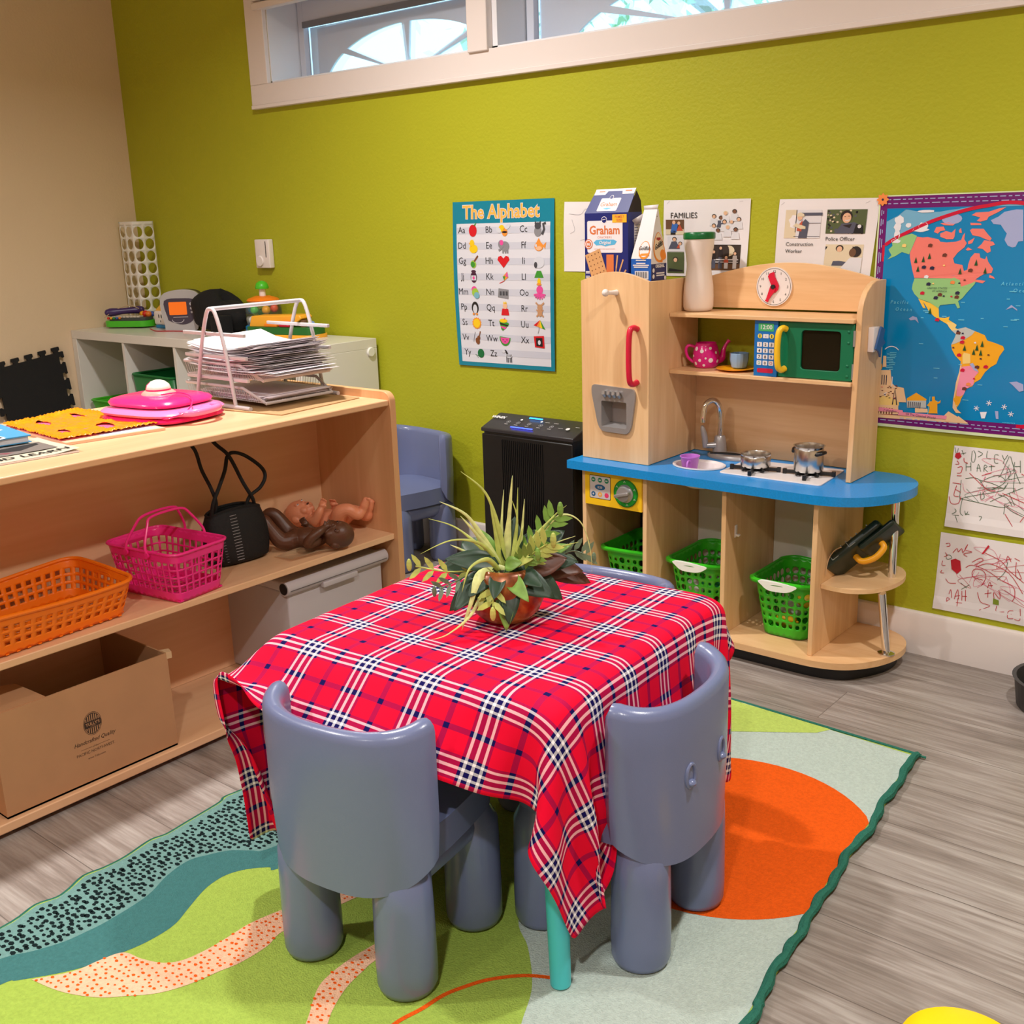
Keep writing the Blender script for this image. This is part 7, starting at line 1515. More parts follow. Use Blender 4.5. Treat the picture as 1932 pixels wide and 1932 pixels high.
# ================================================================== air purifier
def purifier():
    t = thing('air_purifier', 'tall black air purifier with a glowing blue strip between the plant and kitchen', 'air purifier', (2.45, -.16, 0))
    bk = mat('satin_black', (16, 16, 18), .42); dk = mat('panel_charcoal', (44, 42, 46), .35)
    x0, x1, yf, yb, zt = 2.288, 2.662, -.258, -.05, .548
    mb = MB(); mb.prism(rrect(x0, yf, x1, yb, .02, 6), .0, zt-.012); mb.build('body', bk, t, world=True, bevel=.006)
    f = MB(); n = 24
    f.prism([(x0+.004, zt-.02), (x0+.004, .03), (x1-.004, .03), (x1-.004, zt-.02)], yf-.004, yf+.002, fn=lambda x, y, z: (x, z, y)); f.build('front_grille_panel', bk, t, world=True, recalc=True, bevel=.003)
    r = MB()
    for i in range(22): x = 2.375+i*.0078; r.box((x, yf-.0065, .06), (x+.0035, yf-.0035, .515))
    r.build('vertical_ribs', bk, t, world=True)
    # sloping control head: y,z profile
    P = [(yf-.004, zt-.014), (yf-.004, zt-.002), (yf+.09, zt+.031), (yf+.1, zt+.031), (yb, zt-.004), (yb, zt-.014)]
    h = MB(); h.prism(P, x0, x1, fn=lambda x, y, z: (z, x, y)); h.build('control_head', dk, t, world=True, bevel=.008, seg=3, recalc=True)
    p0 = Vector((0, yf-.002, zt+.0012)); e = Vector((0, .094, .033)).normalized(); nn = Vector((0, -e.z, e.y))
    Fm = lambda x, y, k: (x, (p0+e*y+nn*(k+.0006)).y, (p0+e*y+nn*(k+.0006)).z)
    d_ = MB(); d = Decal(d_, lambda x, y, k: Fm(x, y+.006, k), .0003)
    d.text(2.312, .055, 'WINIX', .019, 0, 1, bold=.0008, shear=.15)
    for x in (2.37, 2.41, 2.455, 2.502, 2.545):
        d.line([(x+.0065*math.cos(a), .04+.0065*math.sin(a)) for a in [2*PI*i/16 for i in range(17)]], .0011, 1, 1); d.circ(x, .04, .0022, 1, 1, n=8); d.rect(x-.007, .024, x+.007, .0265, 1, 1)
    d.circ(2.61, .038, .0072, 0, 1); d.circ(2.41, .06, .0045, 0, 1); d.circ(2.49, .062, .0045, 0, 1)
    for x in (2.505, 2.54): d.rect(x, .06, x+.018, .0625, 1, 1)
    d.rect(2.573, .036, 2.592, .038, 1, 1); d.rect(2.63, .052, 2.645, .0545, 1, 1)
    d_.build('printed_icons', [mat('icon_white', (225, 225, 228), .5), mat('icon_grey', (170, 168, 172), .5)], t, world=True, smooth=0)
    l = MB(); d = Decal(l, lambda x, y, k: Fm(x, y+.006, k), .001); d.rect(2.4, .008, 2.49, .0135, 0, 1, .002); d.rect(2.43, .072, 2.485, .079, 1, 1, .002)
    l.build('blue_indicator_lights', [mat('blue_glow', (40, 60, 255), .4, emis=7), mat('cyan_glow', (30, 150, 255), .4, emis=4)], t, world=True, smooth=0)
purifier()
# objects cut by the frame: yellow toy on the floor, dark bin at the right
def edge_things():
    o = MB(); o.lathe([(0, 0), (.07, 0), (.09, .008), (.09, .018), (.06, .026), (0, .028)], 40); r = o.build('yellow_disc', mat('bright_yellow_plastic', (255, 214, 10), .3), smooth=50); r.location = (4.238, -1.458, 0)
    tag(r, 'bright yellow plastic disc on the floor at the bottom right corner', 'toy')
    o = MB(); o.lathe([(0, 0), (.1, 0), (.105, .01), (.115, .2), (.12, .205), (.11, .205), (.1, .012), (0, .01)], 40); r = o.build('waste_bin', mat('charcoal_bin', (60, 58, 60), .5), smooth=50); r.location = (4.06, -.15, 0); r.scale = (1, 1, .38)
    tag(r, 'dark grey round bin on the floor at the right edge', 'bin')
edge_things()
# outlines of the printed map and of the two drawings, in millimetres on the wall (x, z)
MAP_OUT = [(3475,1227),(3822,1227),(3875,639),(3494,638)]
MAP_ARC = [(3492,1106),(3519,1122),(3561,1142),(3604,1161),(3651,1177),(3698,1190),(3745,1198),(3809,1203)]
ALASKA = [(3511,1114),(3533,1126),(3562,1134),(3576,1128),(3568,1106),(3559,1082),(3540,1088),(3524,1078),(3503,1069),(3513,1080),(3504,1094),(3514,1104)]
CANADA = [(3576,1126),(3591,1124),(3603,1125),(3631,1119),(3636,1113),(3652,1111),(3675,1113),(3694,1119),(3701,1109),(3696,1099),(3681,1086),(3671,1072),(3675,1060),(3695,1056),(3700,1041),(3708,1045),(3709,1058),(3713,1074),(3722,1085),(3734,1084),(3736,1074),(3748,1070),(3751,1078),(3756,1064),(3769,1047),(3766,1037),(3749,1035),(3740,1029),(3729,1021),(3754,1018),(3747,1012),(3733,1015),(3713,1009),(3696,1003),(3693,1013),(3676,1023),(3577,1023),(3570,1044),(3562,1074),(3561,1086)]
ISLES = [[(3618,1137),(3623,1149),(3641,1150),(3646,1141),(3634,1139),(3628,1133)],[(3634,1133),(3648,1139),(3662,1135),(3671,1144),(3670,1125),(3667,1119),(3651,1119),(3635,1125)],[(3632,1158),(3652,1160),(3668,1156),(3664,1152),(3643,1153)],[(3679,1140),(3684,1146),(3687,1134),(3681,1134)],[(3706,1140),(3711,1144),(3738,1143),(3751,1128),(3759,1120),(3756,1114),(3740,1120),(3732,1124),(3713,1128)],[(3727,1097),(3737,1107),(3742,1116),(3763,1112),(3768,1105),(3757,1101),(3760,1089),(3752,1085),(3740,1095)],[(3707,1176),(3716,1182),(3746,1183),(3772,1191),(3786,1193),(3769,1182),(3747,1171),(3744,1164),(3729,1160),(3720,1162),(3728,1170)],[(3705,1158),(3731,1156),(3732,1152),(3707,1152)],[(3690,1128),(3695,1134),(3694,1117),(3687,1117)],[(3704,1113),(3719,1122),(3714,1109),(3705,1106)],[(3700,1093),(3705,1099),(3716,1093),(3704,1091)],[(3762,1033),(3772,1028),(3775,1023),(3761,1026)]]
GREENLAND = [(3825,1186),(3810,1187),(3798,1185),(3783,1182),(3770,1171),(3753,1163),(3760,1154),(3777,1152),(3787,1138),(3793,1131),(3789,1116),(3798,1102),(3809,1098),(3816,1100),(3821,1112),(3832,1113)]
USA = [(3578,1022),(3672,1023),(3678,1025),(3692,1019),(3696,1003),(3716,1010),(3731,1017),(3728,1009),(3721,1000),(3712,989),(3702,975),(3692,967),(3698,951),(3692,949),(3685,961),(3663,958),(3648,956),(3644,948),(3631,956),(3619,963),(3593,971),(3580,983),(3573,995),(3574,1007)]
MEXICO = [(3591,971),(3615,963),(3644,954),(3647,932),(3645,941),(3648,925),(3662,924),(3674,928),(3672,920),(3691,909),(3680,900),(3667,910),(3650,919),(3635,927),(3620,941),(3611,955),(3604,963),(3612,947),(3605,948)]
CAMER = [(3667,914),(3683,914),(3693,908),(3690,900),(3698,896),(3682,893),(3674,902)]
SAMER = [(3682,893),(3694,897),(3715,903),(3739,894),(3763,885),(3770,872),(3788,867),(3808,860),(3812,852),(3802,835),(3796,815),(3783,806),(3771,793),(3761,774),(3748,765),(3743,755),(3728,747),(3723,732),(3718,722),(3715,709),(3708,696),(3710,686),(3721,683),(3707,683),(3698,695),(3698,716),(3700,737),(3702,762),(3708,789),(3710,816),(3695,830),(3686,845),(3683,857),(3690,874),(3693,884)]
SA_NW = [(3682,893),(3694,897),(3715,903),(3739,894),(3732,884),(3714,871),(3691,860),(3683,857),(3690,874),(3693,884)]
BOLIVIA = [(3716,839),(3732,836),(3734,813),(3715,810),(3713,831)]
ARGENT = [(3711,802),(3735,807),(3756,792),(3747,780),(3745,759),(3728,747),(3723,732),(3715,726),(3705,727),(3705,758)]
PARAG = [(3732,811),(3740,814),(3756,792),(3744,796)]
CHILE = [(3711,810),(3713,802),(3707,758),(3703,731),(3700,714),(3710,692),(3721,683),(3707,683),(3698,695),(3698,716),(3700,737),(3702,762),(3708,789)]
TEMPLE = [[(3578,710),(3602,727),(3630,712),(3629,708),(3578,704)],[(3578,704),(3629,708),(3630,689),(3580,685)],[(3601,686),(3634,687),(3635,677),(3602,674)],[(3496,706),(3524,715),(3557,698),(3558,689),(3497,686)],[(3497,686),(3556,689),(3557,665),(3496,660)],[(3496,780),(3530,782),(3535,748),(3544,740),(3568,737),(3577,699),(3557,698),(3524,715),(3498,708)],[(3508,819),(3516,819),(3518,790),(3508,789)],[(3639,707),(3658,710),(3660,677),(3639,675)],[(3675,670),(3688,685),(3739,659),(3737,657),(3682,658)],[(3702,664),(3714,675),(3739,658)],[(3498,660),(3679,666),(3739,657),(3497,651)]]
STATUE = [(3644,720),(3651,721),(3652,712),(3660,706),(3667,713),(3666,705),(3658,702),(3658,681),(3662,677),(3637,675),(3640,692),(3632,696),(3639,705),(3645,709)]
BANNER = [[(3504,680),(3569,677),(3570,671),(3502,669)],[(3559,672),(3685,673),(3684,664),(3557,663)]]
DOLPH = [[(3570,919),(3580,926),(3591,923),(3597,908),(3587,917),(3575,915)],[(3830,771),(3847,774),(3863,768),(3865,752),(3855,749),(3839,764)],[(3766,690),(3783,692),(3779,675),(3771,674)],[(3802,696),(3810,696),(3812,676),(3806,676)],[(3807,949),(3819,961),(3833,951),(3834,947),(3822,955)]]
LABELS = [(3519,957),(3533,939),(3791,1008),(3820,992),(3612,996),(3625,989),(3822,667)]
SNOW = [(3786,715),(3757,699),(3823,708),(3840,691)]
SPOTS = [(3545,1104),(3578,1068),(3597,1070),(3612,1078),(3585,1046),(3612,1104),(3650,1080),(3691,1041),(3728,1062),(3751,1043),(3716,1043),(3621,1048),(3600,1050),(3615,1008),(3646,982),(3636,974),(3688,977),(3689,987),(3601,985),(3675,1013),(3608,1026),(3624,941),(3644,919),(3699,888),(3711,876),(3710,865),(3717,851),(3747,853),(3757,841),(3759,863),(3740,842),(3705,832),(3751,804),(3772,806),(3733,759),(3724,747),(3716,794),(3704,718)]
DRAW1 = [[(3709,590),(3714,574),(3718,589)],[(3727,585),(3733,573)],[(3726,575),(3738,579)],[(3753,586),(3753,560),(3760,558),(3762,576),(3756,588)],[(3767,587),(3779,581),(3768,571)],[(3790,590),(3790,572),(3800,570)],[(3818,582),(3809,581),(3810,562),(3819,561)],[(3810,571),(3817,572)],[(3827,583),(3833,572),(3840,585)],[(3833,572),(3831,561)],[(3740,555),(3742,531)],[(3752,555),(3754,533)],[(3741,542),(3753,544)],[(3769,533),(3771,553),(3778,534)],[(3767,542),(3777,543)],[(3786,535),(3786,552),(3793,549),(3787,543),(3796,535)],[(3803,555),(3804,539)],[(3797,549),(3812,552)],[(3858,569),(3857,544)],[(3871,574),(3874,543)],[(3859,557),(3872,559)],[(3844,582),(3828,533),(3822,525)],[(3847,582),(3861,545),(3876,514)],[(3742,511),(3772,515),(3798,489),(3825,500),(3840,517),(3822,529),(3796,518),(3780,505)],[(3776,512),(3811,506),(3838,498),(3847,514)],[(3774,490),(3831,498)],[(3732,454),(3759,466),(3832,490),(3841,506)],[(3732,456),(3785,451),(3836,447),(3855,454)],[(3739,455),(3736,421),(3744,411)],[(3732,506),(3732,458)],[(3782,480),(3785,462),(3793,467),(3789,481)],[(3808,458),(3843,481),(3884,505)],[(3842,455),(3863,440),(3890,430)],[(3845,459),(3844,430)],[(3716,411),(3726,420),(3722,427)],[(3718,409),(3734,410)],[(3725,408),(3732,392)],[(3748,425),(3751,414),(3756,424)],[(3749,417),(3760,417)],[(3784,415),(3791,415),(3787,403)],[(3852,486),(3868,456)],[(3861,541),(3861,498),(3866,488)],[(3840,556),(3851,540),(3846,525),(3856,523)],[(3826,479),(3847,474),(3862,455)]]
DRAW1R = [[(3717,556),(3723,548),(3714,546)],[(3720,538),(3731,541),(3730,526),(3720,523)],[(3720,516),(3732,517)],[(3711,496),(3732,495)],[(3722,490),(3717,463),(3730,461)],[(3720,479),(3734,473)],[(3705,458),(3712,440),(3730,443),(3735,462)],[(3734,565),(3736,555),(3745,552)],[(3751,527),(3798,489),(3819,489)],[(3782,524),(3805,534)],[(3836,484),(3867,474),(3890,466)],[(3877,540),(3884,537)],[(3847,431),(3870,398)],[(3885,415),(3893,430)]]
DRAW2 = [[(3752,225),(3769,213)],[(3775,224),(3755,207)],[(3865,304),(3861,277),(3844,251)],[(3709,295),(3719,297),(3724,290),(3713,284),(3709,291)]]
DRAW2R = [[(3706,327),(3715,330),(3717,323),(3709,320)],[(3726,305),(3736,319),(3740,310),(3748,321),(3752,310),(3763,335),(3757,319),(3775,316),(3754,307),(3764,301)],[(3706,302),(3712,295),(3704,290)],[(3701,278),(3700,266),(3709,266)],[(3701,251),(3698,244),(3707,244)],[(3712,229),(3722,219),(3740,221)],[(3777,288),(3797,303),(3804,297),(3784,282)],[(3762,270),(3778,280),(3816,272),(3852,253),(3884,240),(3890,215),(3884,200)],[(3792,279),(3822,292),(3871,275),(3909,226)],[(3806,320),(3848,305),(3870,283),(3909,256)],[(3779,258),(3785,270),(3806,270),(3815,253),(3806,228)],[(3779,258),(3784,247),(3808,244)],[(3724,187),(3728,201),(3732,178)],[(3739,176),(3746,205),(3750,178)],[(3739,184),(3753,189)],[(3757,203),(3759,176)],[(3766,207),(3768,176)],[(3758,188),(3771,190)],[(3719,160),(3720,176),(3727,173),(3720,166),(3728,162)],[(3744,167),(3760,169)],[(3748,180),(3748,158)],[(3821,224),(3826,242),(3831,228)],[(3822,231),(3834,234)],[(3815,207),(3832,213)],[(3823,220),(3824,198)],[(3840,197),(3838,216),(3854,200),(3852,222)],[(3848,180),(3848,164),(3868,167)],[(3890,175),(3878,171),(3878,153),(3892,154)],[(3879,163),(3887,165)],[(3906,184),(3908,154),(3895,153)],[(3862,303),(3864,321),(3873,307)],[(3863,311),(3874,315)],[(3881,318),(3894,313)],[(3886,308),(3888,271),(3902,266),(3890,290)],[(3797,207),(3807,182),(3831,176),(3805,159)]]
BLOB1 = [(3712,574),(3722,579),(3728,568),(3720,560),(3711,565)]
BLOB2 = [(3722,284),(3734,290),(3747,286),(3751,260),(3741,248),(3726,259)]
BLOB3 = [(3799,315),(3814,342),(3818,339),(3804,316)]
BLOB4 = [(3838,199),(3852,196),(3853,183),(3838,183)]
P1 = [(3707,593),(3878,596),(3898,376),(3699,376)]
P2 = [(3692,355),(3900,355),(3920,138),(3685,141)]
# ================================================================== papers and posters on the green wall
def wallD(mb, y=-.004): return Decal(mb, lambda x, z, k: (x, y-k, z), .0003)
def alphabet():
    TLx, TRx, BLx, BRx, zt, zbL, zbR = 1.969, 2.41, 1.972, 2.402, 1.259, .70, .704
    def S(u, v, k=0):   # u right, v down
        bul = .010*math.sin(PI*min(1, max(0, v)))*(1-u)**2*-1; y = -.003-.012*max(0, v-.55)**1.5-.006*math.sin(PI*v)*u
        return ((TLx+(BLx-TLx)*v)*(1-u)+(TRx+(BRx-TRx)*v)*u+bul, y-k, zt+((zbL-zt)*(1-u)+(zbR-zt)*u)*v-.0)
    mb = MB(); teal, wh, ink, yel = 0, 1, 2, 3
    cols = dict(red=(214, 20, 36), green=(60, 150, 50), yel=(250, 206, 30), org=(240, 150, 60), grey=(140, 140, 146), dgrey=(70, 72, 80), pink=(234, 80, 160), brown=(130, 76, 44), purple=(70, 30, 60), black=(30, 28, 32), sky=(120, 180, 200), peach=(240, 190, 150), dgreen=(10, 110, 60), tan=(200, 150, 110), lime=(160, 200, 70), pale=(214, 216, 226))
    MS = [mat('poster_teal', (0, 132, 158), .3), mat('poster_white', (224, 224, 234), .3), M_ink, mat('poster_title', (252, 186, 84), .35)]; ix = {}
    for n, c in cols.items(): ix[n] = len(MS); MS.append(mat('poster_'+n, c, .35))
    MS.append(mat('poster_band', (206, 208, 222), .3)); band = len(MS)-1
    grid_mesh(mb, 8, 40, lambda u, v: S(u, v), teal)
    def G(u0, v0, u1, v1, m, k): grid_mesh(mb, 4, 30, lambda a, b: S(u0+(u1-u0)*a, v0+(v1-v0)*b, k*.0004), m)
    G(.04, .13, .965, .975, wh, 1)
    for i in range(9): G(.04, .152+.092*i, .965, .152+.092*i+.04, band, 2)
    W, H = .436, .555
    d = Decal(mb, lambda x, y, k: S(x/W, 1-y/H, k+.0008), .0004)
    Y = lambda v: (1-v)*H
    def P(L, m, k=2): d.poly([(u*W, Y(v)) for u, v in L], ix[m], k)
    def E(u, v, ru, rv, m, k=2, rot=0): d.poly(circ(u*W, Y(v), ru*W, 16, rv*H, rot), ix[m], k)
    d.text(.485*W, Y(.1), 'The Alphabet', .062, wh, 1, bold=.003, sx=.97); d.text(.485*W, Y(.1), 'The Alphabet', .062, yel, 2, bold=.0012, sx=.97)
    L = ['Aa', 'Bb', 'Cc', 'Dd', 'Ee', 'Ff', 'Gg', 'Hh', 'Ii', 'Jj', 'Kk', 'Ll', 'Mm', 'Nn', 'Oo', 'Pp', 'Qq', 'Rr', 'Ss', 'Tt', 'Uu', 'Vv', 'Ww', 'Xx', 'Yy', 'Zz']
    rows = [.172, .265, .356, .45, .543, .637, .732, .826, .918]
    for i, s in enumerate(L):
        r_, c = divmod(i, 3); u = (.095, .372, .712)[c]+(.012 if r_ == 8 else 0)
        d.text(u*W, Y(rows[r_]+.014), s, .031, ink, 1, sx=.95)
    C3 = (.215, .512, .86)
    v = rows[0]; E(.21, v, .04, .036, 'red'); P([(.215, v-.03), (.25, v-.05), (.235, v-.03)], 'green', 3)
    E(.5, v-.01, .028, .02, 'yel'); E(.53, v+.012, .028, .024, 'org'); E(.53, v+.012, .026, .006, 'black', 3); E(.56, v-.02, .028, .014, 'pale', 3, .6); E(.47, v+.0, .028, .014, 'pale', 3, -.6)
    E(.85, v+.012, .035, .03, 'grey'); E(.85, v-.02, .03, .02, 'dgrey', 3); d.line([(.89*W, Y(v+.03)), (.91*W, Y(v)), (.9*W, Y(v-.03)), (.925*W, Y(v-.035))], .009, ix['dgrey'], 2); P([(.82, v-.03), (.825, v-.05), (.84, v-.035)], 'dgrey', 3); P([(.86, v-.035), (.875, v-.05), (.88, v-.03)], 'dgrey', 3)
    v = rows[1]; E(.215, v+.015, .042, .026, 'yel'); E(.2, v-.018, .024, .022, 'yel'); P([(.18, v-.018), (.165, v-.022), (.178, v-.01)], 'org', 3)
    E(.53, v+.002, .045, .03, 'grey'); E(.495, v-.01, .03, .026, 'grey', 3); P([(.49, v+.01), (.498, v+.02), (.475, v+.032), (.465, v+.022)], 'grey', 3); 
    for q in (.505, .53, .55): P([(q, v+.02), (q+.014, v+.02), (q+.014, v+.042), (q, v+.042)], 'grey', 3)
    E(.5, v-.02, .018, .016, 'pink', 4)
    E(.86, v+.005, .042, .026, 'org'); P([(.83, v-.01), (.86, v-.045), (.885, v-.01)], 'org', 2); P([(.895, v), (.93, v-.02), (.92, v+.02)], 'org', 2); E(.835, v, .01, .009, 'pale', 4); E(.86, v+.015, .03, .012, 'peach', 3)
    v = rows[2]; E(.21, v+.016, .028, .024, 'lime', 2, .5); E(.205, v+.018, .022, .018, 'green', 3, .5); d.line([(.22*W, Y(v)), (.258*W, Y(v-.035))], .006, ix['brown'], 3)
    P([(.515, v+.038), (.455, v-.01), (.465, v-.028), (.49, v-.034), (.515, v-.018), (.54, v-.034), (.565, v-.028), (.575, v-.01)], 'red')
    E(.86, v+.005, .052, .034, 'pale', 2); E(.86, v+.005, .05, .032, 'sky', 1); E(.83, v+.02, .016, .018, 'dgrey', 3)
    v = rows[3]; E(.21, v, .032, .034, 'purple'); P([(.185, v-.01), (.235, v-.01), (.235, v+.02), (.185, v+.02)], 'pale', 3); E(.21, v-.035, .024, .008, 'purple', 3); E(.21, v+.005, .012, .01, 'pink', 4)
    P([(.55, v-.035), (.56, v+.0), (.52, v+.02), (.505, v-.005)], 'org'); P([(.55, v-.035), (.56, v+.0), (.53, v-.008)], 'pink', 3); P([(.505, v-.005), (.53, v-.008), (.52, v+.02)], 'green', 3); d.line([(.52*W, Y(v+.02)), (.49*W, Y(v+.03)), (.47*W, Y(v+.035))], .002, ix['red'], 2)
    P([(.84, v-.04), (.88, v-.04), (.905, v-.0), (.815, v-.0)], 'green'); E(.86, v+.022, .016, .02, 'yel'); E(.86, v+.038, .024, .007, 'org', 3)
    v = rows[4]; E(.21, v-.018, .028, .02, 'pink'); E(.22, v, .034, .026, 'lime', 3); E(.235, v+.018, .028, .02, 'sky', 4)
    P([(.46, v-.028), (.56, v-.02), (.555, v+.035), (.45, v+.025)], 'grey'); 
    for q in range(3): P([(.47+.03*q, v-.01), (.49+.03*q, v-.01), (.49+.03*q, v+.015), (.47+.03*q, v+.015)], 'dgrey', 3)
    E(.865, v-.022, .032, .025, 'pink')
    for q in range(7): a = PI+PI*(q+.5)/7*1.0; d.line([(.865*W, Y(v)), ((.865+.058*math.cos(a))*W, Y(v-.034*math.sin(a)))], .0055, ix['pink'], 3)
    v = rows[5]; E(.212, v, .036, .038, 'black'); E(.212, v+.008, .022, .028, 'pale', 3); E(.195, v+.038, .012, .006, 'org', 4); E(.228, v+.038, .012, .006, 'org', 4)
    E(.52, v-.016, .022, .018, 'peach', 3); P([(.49, v), (.55, v), (.56, v+.04), (.48, v+.04)], 'red'); P([(.5, v-.03), (.51, v-.045), (.52, v-.034), (.53, v-.045), (.54, v-.03)], 'yel', 3)
    E(.865, v-.012, .026, .02, 'tan'); E(.865, v+.018, .024, .022, 'tan', 3); 
    for sx in (-1, 1): d.line([((.865+sx*.014)*W, Y(v-.025)), ((.865+sx*.04)*W, Y(v-.042))], .006, ix['tan'], 2); d.line([((.865+sx*.018)*W, Y(v+.03)), ((.865+sx*.034)*W, Y(v+.042))], .006, ix['tan'], 2); d.line([((.865+sx*.018)*W, Y(v+.01)), ((.865+sx*.034)*W, Y(v-.0))], .005, ix['tan'], 2)
    v = rows[6]; P([((.222+.05*math.cos(a)*(1 if q % 2 else .84)), v+.038*math.sin(a)*(1 if q % 2 else .84)) for q, a in [(q, 2*PI*q/28) for q in range(28)]], 'org'); E(.222, v, .036, .028, 'yel', 3)
    P([(.455, v-.02), (.55, v-.01), (.555, v+.0), (.49, v+.04), (.475, v+.03)], 'green'); P([(.46, v-.01), (.55, v+.005), (.54, v+.012), (.465, v)], 'black', 3); P([(.47, v+.01), (.53, v+.017), (.51, v+.03), (.475, v+.02)], 'pink', 3); P([(.5, v-.03), (.52, v-.028), (.515, v-.042)], 'pink', 3); E(.5, v-.022, .04, .012, 'yel', 3)
    for q, c_ in enumerate(('red', 'org', 'yel', 'green')): P([(.865, v-.035), (.8+.029*q, v-.002+.006*q), (.829+.029*q, v+.004+.006*q)], c_); 
    d.line([(.865*W, Y(v-.03)), (.85*W, Y(v+.03)), (.842*W, Y(v+.046))], .0025, ix['grey'], 1)
    v = rows[7]; E(.222, v+.016, .022, .022, 'brown', 2, .4); E(.235, v-.004, .016, .014, 'brown', 2, .4); d.line([(.24*W, Y(v-.01)), (.255*W, Y(v-.045))], .004, ix['brown'], 3); d.line([(.18*W, Y(v+.02)), (.2*W, Y(v-.04))], .0016, ix['dgrey'], 2)
    P([(.455, v-.02)]+[(.51+.056*math.cos(a), v-.012+.05*math.sin(a)) for a in [PI-PI*q/10 for q in range(11)]], 'green'); P([(.465, v-.014)]+[(.51+.046*math.cos(a), v-.012+.038*math.sin(a)) for a in [PI-PI*q/10 for q in range(11)]], 'pink', 3)
    for a, b in ((.49, .0), (.51, .012), (.53, 0)): E(a, v+b, .004, .004, 'black', 4)
    P([(.8, v-.03), (.9, v-.035), (.905, v+.04), (.81, v+.035)], 'red'); P([(.82, v-.02), (.885, v-.022), (.888, v+.03), (.825, v+.028)], 'black', 3); E(.855, v+.006, .014, .014, 'pale', 4)
    v = rows[8]; E(.25, v-.0, .035, .028, 'dgreen'); d.line([(.235*W, Y(v+.02)), (.19*W, Y(v+.008)), (.22*W, Y(v+.028))], .002, ix['dgreen'], 2)
    E(.545, v+.006, .034, .013, 'pale', 3); E(.49, v-.02, .02, .009, 'pale', 3); P([(.5, v-.03), (.515, v-.03), (.545, v+.0), (.525, v+.005)], 'black', 2)
    for q in range(5): d.line([((.525+.012*q)*W, Y(v-.004)), ((.52+.012*q)*W, Y(v+.012))], .0018, ix['black'], 4)
    for q in (.52, .535, .555, .57): d.line([(q*W, Y(v+.012)), (q*W, Y(v+.046))], .0035, ix['dgrey'], 2)
    o = mb.build('alphabet_poster', MS, smooth=0); tag(o, 'teal-bordered alphabet poster with letters and small pictures', 'poster'); loc_tag(o, (2.19, -.003, .70))
alphabet()
def face(d, x, z, r, skin, hair, k=3):
    d.circ(x, z+r*.25, r*1.15, hair, k, r*1.2); d.circ(x, z, r*.82, skin, k+1, r)
